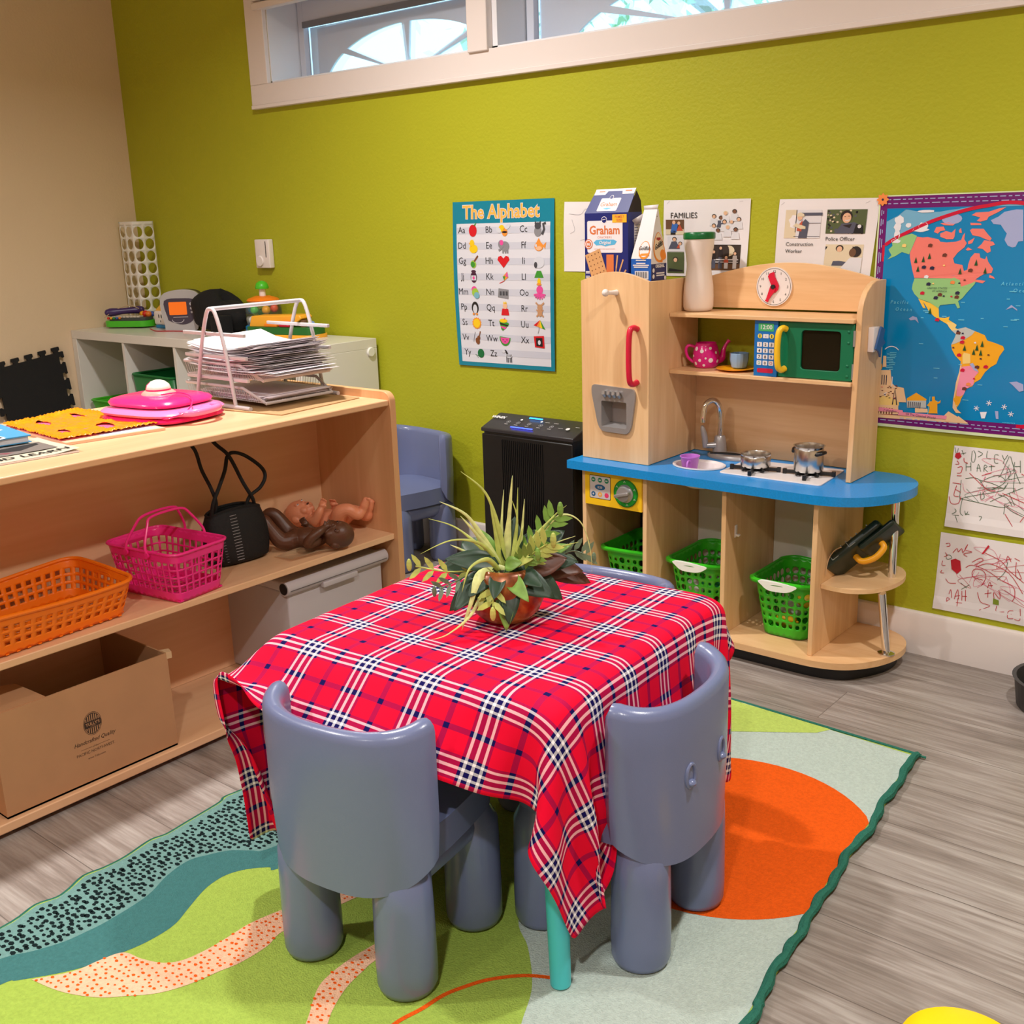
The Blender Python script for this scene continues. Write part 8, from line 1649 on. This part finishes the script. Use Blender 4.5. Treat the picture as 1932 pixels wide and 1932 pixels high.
def sheets_on_wall():
    sk, sk2, hr, wh, gy, bl, rd, gn, br, cr, bg = range(1, 12)
    PM = [M_paper]+[mat('print_'+n, c, .5) for n, c in (('skin', (232, 184, 150)), ('brown_skin', (130, 86, 62)), ('dark_hair', (40, 30, 30)), ('shirt_white', (226, 224, 230)), ('slate', (84, 86, 104)), ('denim', (60, 110, 190)), ('brick', (196, 86, 60)), ('foliage', (84, 96, 60)), ('brown', (110, 76, 52)), ('cream', (226, 210, 180)), ('deep_brown', (58, 46, 40)))]  # flat print tones, the last a very dark brown
    def paper(name, pts, label, fn, y=-.0035):
        mb = MB(); N = 12
        (ax, az), (bx, bz), (cx, cz), (dx, dz) = pts   # TL TR BR BL
        S = lambda u, v, k=0: ((ax+(bx-ax)*u)*(1-v)+(dx+(cx-dx)*u)*v, y-.002*math.sin(3*u+5*v)-.0035*v*(1-v)-k, (az+(bz-az)*u)*(1-v)+(dz+(cz-dz)*u)*v)
        grid_mesh(mb, N, N, lambda u, v: S(u, v), 0)
        d = Decal(mb, lambda a, b, k: S(a, 1-b, k+.0006), .0003); fn(d)
        o = mb.build(name, PM+[M_ink, mat('pencil_grey', (170, 166, 176), .7)], smooth=0); tag(o, label, 'paper'); loc_tag(o, (ax, y, dz)); return o
    INK, PEN = 12, 13
    def T(d, x, y, s, size, asp, k=3, al='LEFT'):
        V, F = text2d(s, size, al); d.mb.add([d.fn(x+a*asp, y+b, k*d.e) for a, b in V], F, INK)
    def blank(d):
        for P in ([(.1, .83), (.3, .82), (.4, .9), (.5, .82), (.6, .84)], [(.15, .75), (.2, .6), (.12, .55)], [(.3, .45), (.55, .5), (.5, .35), (.4, .2)]): d.line([p[:2] for p in catmull([(a, b, 0) for a, b in P], 5)], .004, PEN, 1)
    paper('drawing_paper', [(2.45, 1.246), (2.665, 1.24), (2.66, 1.03), (2.443, 1.03)], 'mostly blank white paper with faint pencil lines left of the cracker box', blank)
    def fam(d):
        T(d, .085, .765, 'FAMILIES', .105, .8)
        def photo(x0, y0, x1, y1, m): d.rect(x0, y0, x1, y1, m, 1)
        photo(.03, .55, .25, .745, br); d.rect(.03, .55, .25, .62, cr, 2); d.poly([(.09, .58), (.16, .58), (.18, .69), (.11, .7)], bl, 3); d.rect(.09, .55, .15, .6, INK, 3); d.poly([(.16, .6), (.24, .6), (.2, .69)], rd, 3); d.circ(.13, .71, .02, sk, 4, .025); d.circ(.19, .7, .018, sk, 4, .022)
        photo(.05, .33, .25, .53, wh); d.poly([(.06, .36), (.2, .36), (.16, .46), (.1, .46)], gy, 2); face(d, .135, .485, .024, sk, hr); d.poly([(.16, .37), (.2, .37), (.19, .44)], rd, 3); face(d, .205, .43, .02, sk, hr)
        photo(.04, .04, .25, .32, gn); d.poly([(.05, .06), (.24, .06), (.2, .18), (.09, .18)], INK, 2); d.circ(.145, .2, .085, gy, 2, .07); face(d, .145, .215, .028, sk, hr, 4)
        for i, (x, y, m, s2) in enumerate(((.6, .78, wh, sk), (.68, .76, gy, sk2), (.6, .66, wh, sk), (.72, .71, wh, sk), (.8, .71, wh, sk), (.73, .82, wh, sk), (.83, .84, wh, sk2), (.88, .74, wh, sk), (.65, .6, wh, sk2), (.76, .64, wh, sk), (.85, .61, wh, sk2))):
            d.poly([(x-.05, y-.12), (x+.05, y-.12), (x+.035, y-.03), (x-.035, y-.03)], m, 1+i//3); face(d, x, y, .022, s2, hr if i not in (5, 9) else cr, 2+i//3)
        photo(.55, .09, .92, .42, bg); d.rect(.55, .09, .92, .17, br, 2); d.circ(.78, .34, .07, cr, 2, .07); d.rect(.6, .22, .9, .235, wh, 3); d.rect(.6, .19, .9, .2, wh, 3)
        for x, y, h, m, l in ((.61, .3, .12, hr, gy), (.69, .35, .15, hr, gy), (.76, .23, .07, rd, wh), (.86, .28, .1, wh, wh)): d.poly([(x-.03, y-h*.6), (x+.03, y-h*.6), (x+.022, y), (x-.022, y)], m, 4); d.rect(x-.022, .11, x+.022, y-h*.55, l, 3); face(d, x, y+.025, .02, sk, hr, 5)
        d.line([(.04, .955), (.07, .99)], .003, PEN, 1); d.line([(.88, .965), (.92, .97)], .003, PEN, 1)
    paper('families_sheet', [(2.818, 1.239), (3.102, 1.235), (3.094, 1.018), (2.82, 1.02)], 'white FAMILIES sheet with small photographs behind the white bottle', fam)
    def helpers(d):
        d.rect(.08, .53, .45, .87, cr, 1); d.rect(.2, .53, .45, .87, wh, 2); d.rect(.23, .8, .46, .835, gy, 3); d.line([(.31, .71), (.45, .71)], .006, gy, 3); d.line([(.18, .55), (.45, .55)], .006, gy, 3); d.line([(.195, .6), (.195, .87)], .006, INK, 3)
        d.poly([(.23, .53), (.32, .53), (.33, .72), (.29, .76), (.25, .7)], gy, 4); d.poly([(.21, .62), (.26, .61), (.265, .75), (.22, .68)], rd, 5); d.poly([(.17, .68), (.25, .64), (.3, .64), (.3, .67), (.2, .71)], cr, 6); d.circ(.235, .78, .026, sk, 5, .035); d.poly([(.2, .79), (.21, .83), (.24, .84), (.275, .82), (.28, .79)], cr, 6)
        d.rect(.505, .585, .895, .87, gn, 1)
        r = random.Random(9)
        for _ in range(70): x, y = r.uniform(.51, .88), r.uniform(.59, .865); d.circ(x, y, .012, r.choice((gy, bg, cr, INK)), 2, .012, n=6)
        d.poly([(.59, .585), (.87, .585), (.86, .67), (.78, .72), (.66, .7)], gy, 3); d.poly([(.78, .585), (.88, .585), (.87, .68), (.8, .7)], INK, 4); d.circ(.835, .67, .018, wh, 5, .022); d.poly([(.67, .68), (.76, .7), (.74, .65)], hr, 4)
        d.circ(.7, .79, .058, hr, 4, .07); d.circ(.705, .77, .043, sk, 5, .06); d.line([(.69, .745), (.71, .738), (.735, .748)], .008, wh, 6); d.line([(.68, .785), (.695, .785)], .005, hr, 6); d.line([(.715, .79), (.735, .79)], .005, hr, 6)
        T(d, .51, .5, 'Police Officer', .066, .8); T(d, .105, .435, 'Construction', .066, .8); T(d, .105, .35, 'Worker', .066, .8)
        d.rect(.52, .12, .9, .455, cr, 1); d.rect(.52, .34, .56, .43, INK, 2); d.rect(.7, .4, .85, .43, br, 2); d.rect(.52, .22, .62, .3, gy, 2); d.poly([(.6, .2), (.75, .2), (.74, .34), (.67, .36), (.62, .3)], bl if 0 else gy, 3); face(d, .665, .4, .034, sk, hr, 4)
        d.poly([(.66, .12), (.9, .12), (.9, .3), (.78, .3)], wh, 5); d.circ(.83, .37, .055, hr, 5, .065); d.circ(.8, .36, .035, br, 6, .05)
        d.line([(.02, .93), (.055, .965)], .003, PEN, 1); d.line([(.87, .94), (.91, .965)], .003, PEN, 1)
    paper('helpers_sheet', [(3.19, 1.23), (3.472, 1.225), (3.455, 1.008), (3.178, 1.01)], 'white sheet reading Construction Worker and Police Officer with photographs', helpers)
sheets_on_wall()
def world_map():
    mb = MB(); r = random.Random(3)
    nm = dict(purple=(112, 28, 112), blue=(0, 134, 196), red=(208, 24, 62), sky=(120, 180, 214), white=(236, 236, 244), coral=(246, 130, 120), green=(152, 204, 134), lilac=(168, 178, 222), yellow=(250, 200, 70), amber=(250, 176, 40), pink=(246, 150, 176), grey=(196, 200, 196), cream=(250, 214, 130), orange=(246, 146, 80), brown=(110, 60, 50), dgreen=(30, 84, 50), tan=(246, 206, 160), navy=(40, 44, 74), cyan=(120, 220, 246), border=(220, 236, 190))
    MS = []; ix = {}
    for n, c in nm.items(): ix[n] = len(MS); MS.append(mat('map_'+n, c, .18, spec=.5))
    x0, x1, zt, zb = 3.474, 4.42, 1.227, .636
    S = lambda x, z, k=0: (x, -.004-.010*math.exp(-((x-x0)/.1)**2)*0-.006*math.sin(PI*(zt-z)/(zt-zb))-.004*math.sin((x-x0)*7)-k, z)
    def G(a, b, c, e, m, k, nx=20, nz=16): grid_mesh(mb, nx, nz, lambda u, v: S(a+(b-a)*u, e+(c-e)*v, k*.0004), ix[m])
    G(x0-.004, x1+.004, zt+.003, zb-.008, 'border', 0); G(x0, x1, zt, zb, 'purple', 1); G(x0+.019, x1-.019, zt-.03, zb+.03, 'blue', 2)
    d = Decal(mb, lambda x, z, k: S(x, z, k+.0008), .0004)
    def P(L, m, k=2): d.poly([(a/1000, b/1000) for a, b in L], ix[m], k)
    arc = [(a/1000, b/1000) for a, b in MAP_ARC]
    far = [(3.95, 1.179), (4.1, 1.18), (4.25, 1.155), (4.36, 1.11), (x1-.02, 1.05)]
    arcS = [tuple(p[:2]) for p in catmull([(max(a, x0+.02), b, 0) for a, b in arc+far], 5)]
    d.poly(arcS+[(x1-.02, zt-.031), (x0+.02, zt-.031)], ix['sky'], 1)
    d.poly([(x0+.02, 1.165), (x0+.05, 1.18), (x0+.07, zt-.031), (x0+.02, zt-.031)], ix['blue'], 2)
    d.line(arcS, .0085, ix['red'], 3)
    d.rect(x0+.013, zb+.03, x0+.0195, arc[0][1]+.0, ix['red'], 2); d.rect(x0+.02, zb+.021, x1-.02, zb+.031, ix['red'], 2)
    for (cx, cz, w_, h_) in ((3.528, 1.168, .013, .012), (3.524, 1.15, .01, .012), (3.524, 1.13, .008, .013), (3.522, 1.115, .014, .005), (3.583, 1.143, .022, .006), (3.59, 1.152, .013, .01), (3.595, 1.188, .022, .004), (3.552, 1.155, .008, .006)): d.poly([(cx+w_*math.cos(a)*r.uniform(.75, 1.1), cz+h_*math.sin(a)*r.uniform(.75, 1.1)) for a in [2*PI*i/12 for i in range(12)]], ix['white'], 3)
    d.poly([(cx, cz) for cx, cz in circ(3.66, 1.168, .025, 14, .013)], ix['lilac'], 2)
    P(GREENLAND, 'lilac'); P(ALASKA, 'green'); P(CANADA, 'coral')
    for q in ISLES: P(q, 'coral')
    P(USA, 'green', 3); P(MEXICO, 'yellow'); P(CAMER, 'cream', 3); P(SAMER, 'amber'); P(SA_NW, 'grey', 3); P(BOLIVIA, 'cream', 3); P(ARGENT, 'pink', 3); P(PARAG, 'lilac', 4); P(CHILE, 'tan', 4)
    tm = ['amber', 'grey', 'tan', 'cream', 'tan', 'tan', 'tan', 'yellow', 'tan', 'tan', 'tan']
    for q, m in zip(TEMPLE, tm): P(q, m, 3)
    for q in range(7): x = TEMPLE[1][0][0]/1000+.004+q*.0052; z0, z1 = TEMPLE[1][3][1]/1000+.001, TEMPLE[1][0][1]/1000-.002; d.rect(x, z0, x+.002, z1, ix['navy'], 5)
    for q in range(6): x = TEMPLE[4][0][0]/1000+.004+q*.0075; z0 = TEMPLE[4][3][1]/1000+.003; d.rect(x, z0, x+.003, z0+.017, ix['brown'], 5)
    for q in range(26): x, z = r.uniform(3.497, 3.553), r.uniform(.705, .742); d.rect(x, z, x+.005, z+.0018, ix[r.choice(('brown', 'coral', 'white', 'navy'))], 5)
    for q in range(5): x = 3.495+q*.006; d.rect(x, .742, x+.0022, .768, ix['navy'], 5)
    d.circ(3.503, .79, .004, ix['amber'], 6, .009); d.line([(3.536, .74), (3.536, .765)], .002, ix['white'], 5); d.line([(3.54, .69), (3.545, .735), (3.552, .69)], .003, ix['navy'], 5)
    P(STATUE, 'amber', 5); d.line([(.0+3.635, .665), (3.639, .72)], .0016, ix['cyan'], 5)
    for q in BANNER: P(q, 'pink', 6)
    d.text((BANNER[0][0][0]/1000+.03), BANNER[0][3][1]/1000+.0015, '7 Wonders', .0078, ix['navy'], 7, shear=.2); d.text((BANNER[1][0][0]/1000+.058), BANNER[1][3][1]/1000+.0005, 'Of The Classical World', .0082, ix['navy'], 7, rot=-.05)
    for q in DOLPH: P(q, 'lilac' if q[0][0] > 3550 and q[0][1] > 690 else 'white', 3)
    pos = [(a/1000, b/1000) for a, b in SPOTS]; cs = ['cream', 'dgreen', 'dgreen', 'dgreen', 'dgreen', 'brown', 'brown', 'dgreen', 'dgreen', 'dgreen', 'brown', 'navy', 'navy', 'navy', 'brown', 'navy', 'brown', 'navy', 'red', 'orange', 'white', 'dgreen', 'red', 'brown', 'red', 'red', 'dgreen', 'dgreen', 'dgreen', 'dgreen', 'dgreen', 'red', 'brown', 'red', 'orange', 'brown', 'red', 'amber', 'orange']
    for (x, z), c in zip(pos, cs):
        if c == 'dgreen': d.poly([(x-.0042, z-.007), (x+.0042, z-.007), (x, z+.008)], ix[c], 5)
        else: d.poly([(x-.006, z-.003), (x+.004, z-.004), (x+.006, z+.002), (x+.001, z+.005), (x-.005, z+.003)], ix[c], 5)
    for q in range(46):
        x, z = r.uniform(3.53, 3.83), r.uniform(.7, 1.1)
        land = any(inside((x*1000, z*1000), L) for L in (CANADA, USA, SAMER, MEXICO, ARGENT))
        if land: d.poly([(x-.003, z-.0015), (x+.003, z-.002), (x+.002, z+.002), (x-.002, z+.0015)], ix[r.choice(('brown', 'cream', 'red', 'dgreen', 'white', 'navy'))], 5)
        elif z < 1.02 and x > 3.6: d.rect(x, z, x+r.uniform(.006, .016), z+.0016, ix['cyan'], 3)
    for k, (s_, sz) in zip(LABELS, (('Pacific', .012), ('Ocean', .012), ('Atlantic', .012), ('Ocean', .012), ('UNITED STATES', .0065), ('OF AMERICA', .006), ('ANTARCTICA', .0045))):
        d.text(k[0]/1000, k[1]/1000, s_, sz, ix['navy'] if 'U' in s_ or 'OF' in s_ else ix['cyan'], 6, 'LEFT', shear=.2, space=1.5 if sz > .01 else 1.1)
    for k in SNOW:
        for q in range(3): a = PI*q/3+.3; d.line([(k[0]/1000+.007*math.cos(a), k[1]/1000+.007*math.sin(a)), (k[0]/1000-.007*math.cos(a), k[1]/1000-.007*math.sin(a))], .0016, ix['white'], 3)
    for i in range(11): a, b = 3.512+.0, .828-.0045*i; d.rect(3.53-r.uniform(.004, .014), b, 3.53+r.uniform(.004, .014), b+.0016, ix['cyan'], 3)
    d.line([(3.53+.026*math.cos(a), .815+.03*math.sin(a)) for a in [PI*.25+PI*.5*i/10 for i in range(11)]], .0022, ix['white'], 3)
    # writing on the border
    for rr_, m in ((zt-.009, 0), (zt-.019, 1), (zb+.009, 0), (zb+.018, 1)):
        x = x0+.02
        while x < x1-.02: L = r.uniform(.006, .022); d.rect(x, rr_, x+L, rr_+.0022, ix['lilac'], 1); x += L+.006
    z = zb+.03
    while z < zt-.04: L = r.uniform(.01, .03); d.rect(x0+.004, z, x0+.0062, z+L, ix['lilac'], 1); d.rect(x0+.009, z+.004, x0+.011, z+L-.002, ix['lilac'], 1); z += L+.008
    def rosette(x, z, c): d.poly([(x+.014*(1+.16*math.cos(8*a))*math.cos(a), z+.014*(1+.16*math.cos(8*a))*math.sin(a)) for a in [2*PI*i/48 for i in range(48)]], ix[c], 6)
    rosette(x0+.006, zt-.007, 'orange'); d.circ(x0+.006, zt-.007, .003, ix['navy'], 7); rosette(3.873, 1.19, 'yellow'); d.circ(3.873, 1.19, .004, ix['navy'], 7); rosette(x1-.008, zt-.008, 'orange')
    # rest of the map beyond the frame: africa and europe simply continued
    d.poly([(3.98, .98), (4.06, 1.01), (4.15, .99), (4.2, .92), (4.17, .84), (4.12, .75), (4.08, .76), (4.07, .85), (3.99, .88), (3.96, .93)], ix['yellow'], 2); d.poly([(4.0, 1.04), (4.05, 1.1), (4.15, 1.14), (4.3, 1.1), (4.38, 1.0), (4.3, .92), (4.2, .98), (4.08, 1.02)], ix['green'], 2)
    o = mb.build('world_map', MS, smooth=0); tag(o, 'large laminated illustrated world map with a purple border', 'map'); loc_tag(o, (3.9, -.004, zb))
world_map()
def drawings():
    gm, rm, pn, pk = mat('crayon_green', (50, 92, 60), .7), mat('crayon_red', (196, 26, 46), .7), mat('crayon_olive', (130, 150, 40), .7), mat('crayon_pink', (226, 120, 150), .7)
    for name, lab, zt, zb, xl0, xl1, xr, G, R, blobs in (('child_drawing', 'child drawing in green and red pencil with scrawled letters, the upper one', .595, .375, 3.707, 3.699, 3.985, DRAW1, DRAW1R, [(BLOB1, 2)]),
                                        ('child_drawing', 'child drawing mostly in red crayon with scrawled letters, the lower one', .357, .139, 3.691, 3.684, 3.975, DRAW2, DRAW2R, [(BLOB2, 2), (BLOB3, 2), (BLOB4, 3)])):
        mb = MB(); S = lambda x, z, k=0: (x, -.003-.0018*math.sin(9*x+14*z)-.002*(1 if z < zb+.02 else 0)-k, z)
        grid_mesh(mb, 14, 12, lambda u, v: S((xl1+(xl0-xl1)*v)*(1-u)+(xr-.0+.0)*u, zb+(zt-zb)*v), 0)
        d = Decal(mb, lambda x, z, k: S(x, z, k+.0006), .0003)
        for L in G: d.line([p[:2] for p in catmull([(a/1000, b/1000, 0) for a, b in L], 4)] if len(L) > 2 else [(a/1000, b/1000) for a, b in L], .0013, 1, 1)
        for L in R: d.line([p[:2] for p in catmull([(a/1000, b/1000, 0) for a, b in L], 4)] if len(L) > 2 else [(a/1000, b/1000) for a, b in L], .0016, 2, 2)
        for L, m in blobs: d.poly([(a/1000, b/1000) for a, b in L], m, 3)
        r = random.Random(5)
        for _ in range(14):
            x, z = r.uniform(3.75, 3.95), r.uniform(zb+.05, zt-.05); P = catmull([(x+r.uniform(-.05, .05), z+r.uniform(-.03, .03), 0) for _ in range(4)], 5); d.line([p[:2] for p in P], .0009, r.choice((1, 4)) if G is DRAW1 else r.choice((2, 4)), 1)
        o = mb.build(name, [M_paper, gm, rm, pn, pk], smooth=0, solid=0); tag(o, lab, 'drawing'); loc_tag(o, (3.84, -.003, zb))
drawings()
# ================================================================== sub-parts: pieces mounted on a part hang under that part
SUB = {'play_kitchen': {'fridge_door': ['red_door_handle', 'white_peg', 'ice_dispenser', 'dispenser_recess', 'dispenser_button'], 'microwave_door': ['microwave_window', 'yellow_door_handle', 'hinge', 'rivets'],
                        'clock_face': ['red_clock_hands', 'clock_hub'], 'green_dial_plate': ['oven_knob'], 'white_hob': ['black_grate', 'burner_disc'], 'faucet_body': ['chrome_spout', 'lever_arm', 'tap_lever'], 'arched_back_panel': []},
       'bookcase': {}, 'cube_shelf': {'side_panel': []}, 'thermostat': {'case': ['dial', 'slot']}, 'toy_keyboard': {'grey_deck': ['keys', 'buttons']}, 'clock_radio': {'silver_front': ['face']},
       'ball_popper_toy': {'orange_collar': ['white_stem', 'lime_knob']}, 'toy_laptop': {'lid': ['collar', 'dome_button']}, 'cardboard_box': {'walls': ['printed_logo', 'torn_corner']}, 'file_box': {'lid': ['front_rail', 'rail_opening', 'latch', 'seam']},
       'air_purifier': {'control_head': ['printed_icons', 'blue_indicator_lights'], 'front_grille_panel': ['vertical_ribs']}, 'handbag': {'body': ['stitched_bands', 'bound_rim']}, 'cracker_box': {'carton': ['raised_flap', 'dark_side_flap', 'rear_flap']},
       'window_1': {'window_frame': []}, 'magazine': {}, 'toy_teapot': {'body': ['white_dots']}}
def base(n): return n.split('.')[0]
for r_ in [o for o in C.objects if o.parent is None and base(o.name) in SUB]:
    kids = list(r_.children)
    for pn, cs in SUB[base(r_.name)].items():
        p = [k for k in kids if base(k.name) == pn]
        if not p: continue
        for k in kids:
            if base(k.name) in cs: k.parent = p[0]
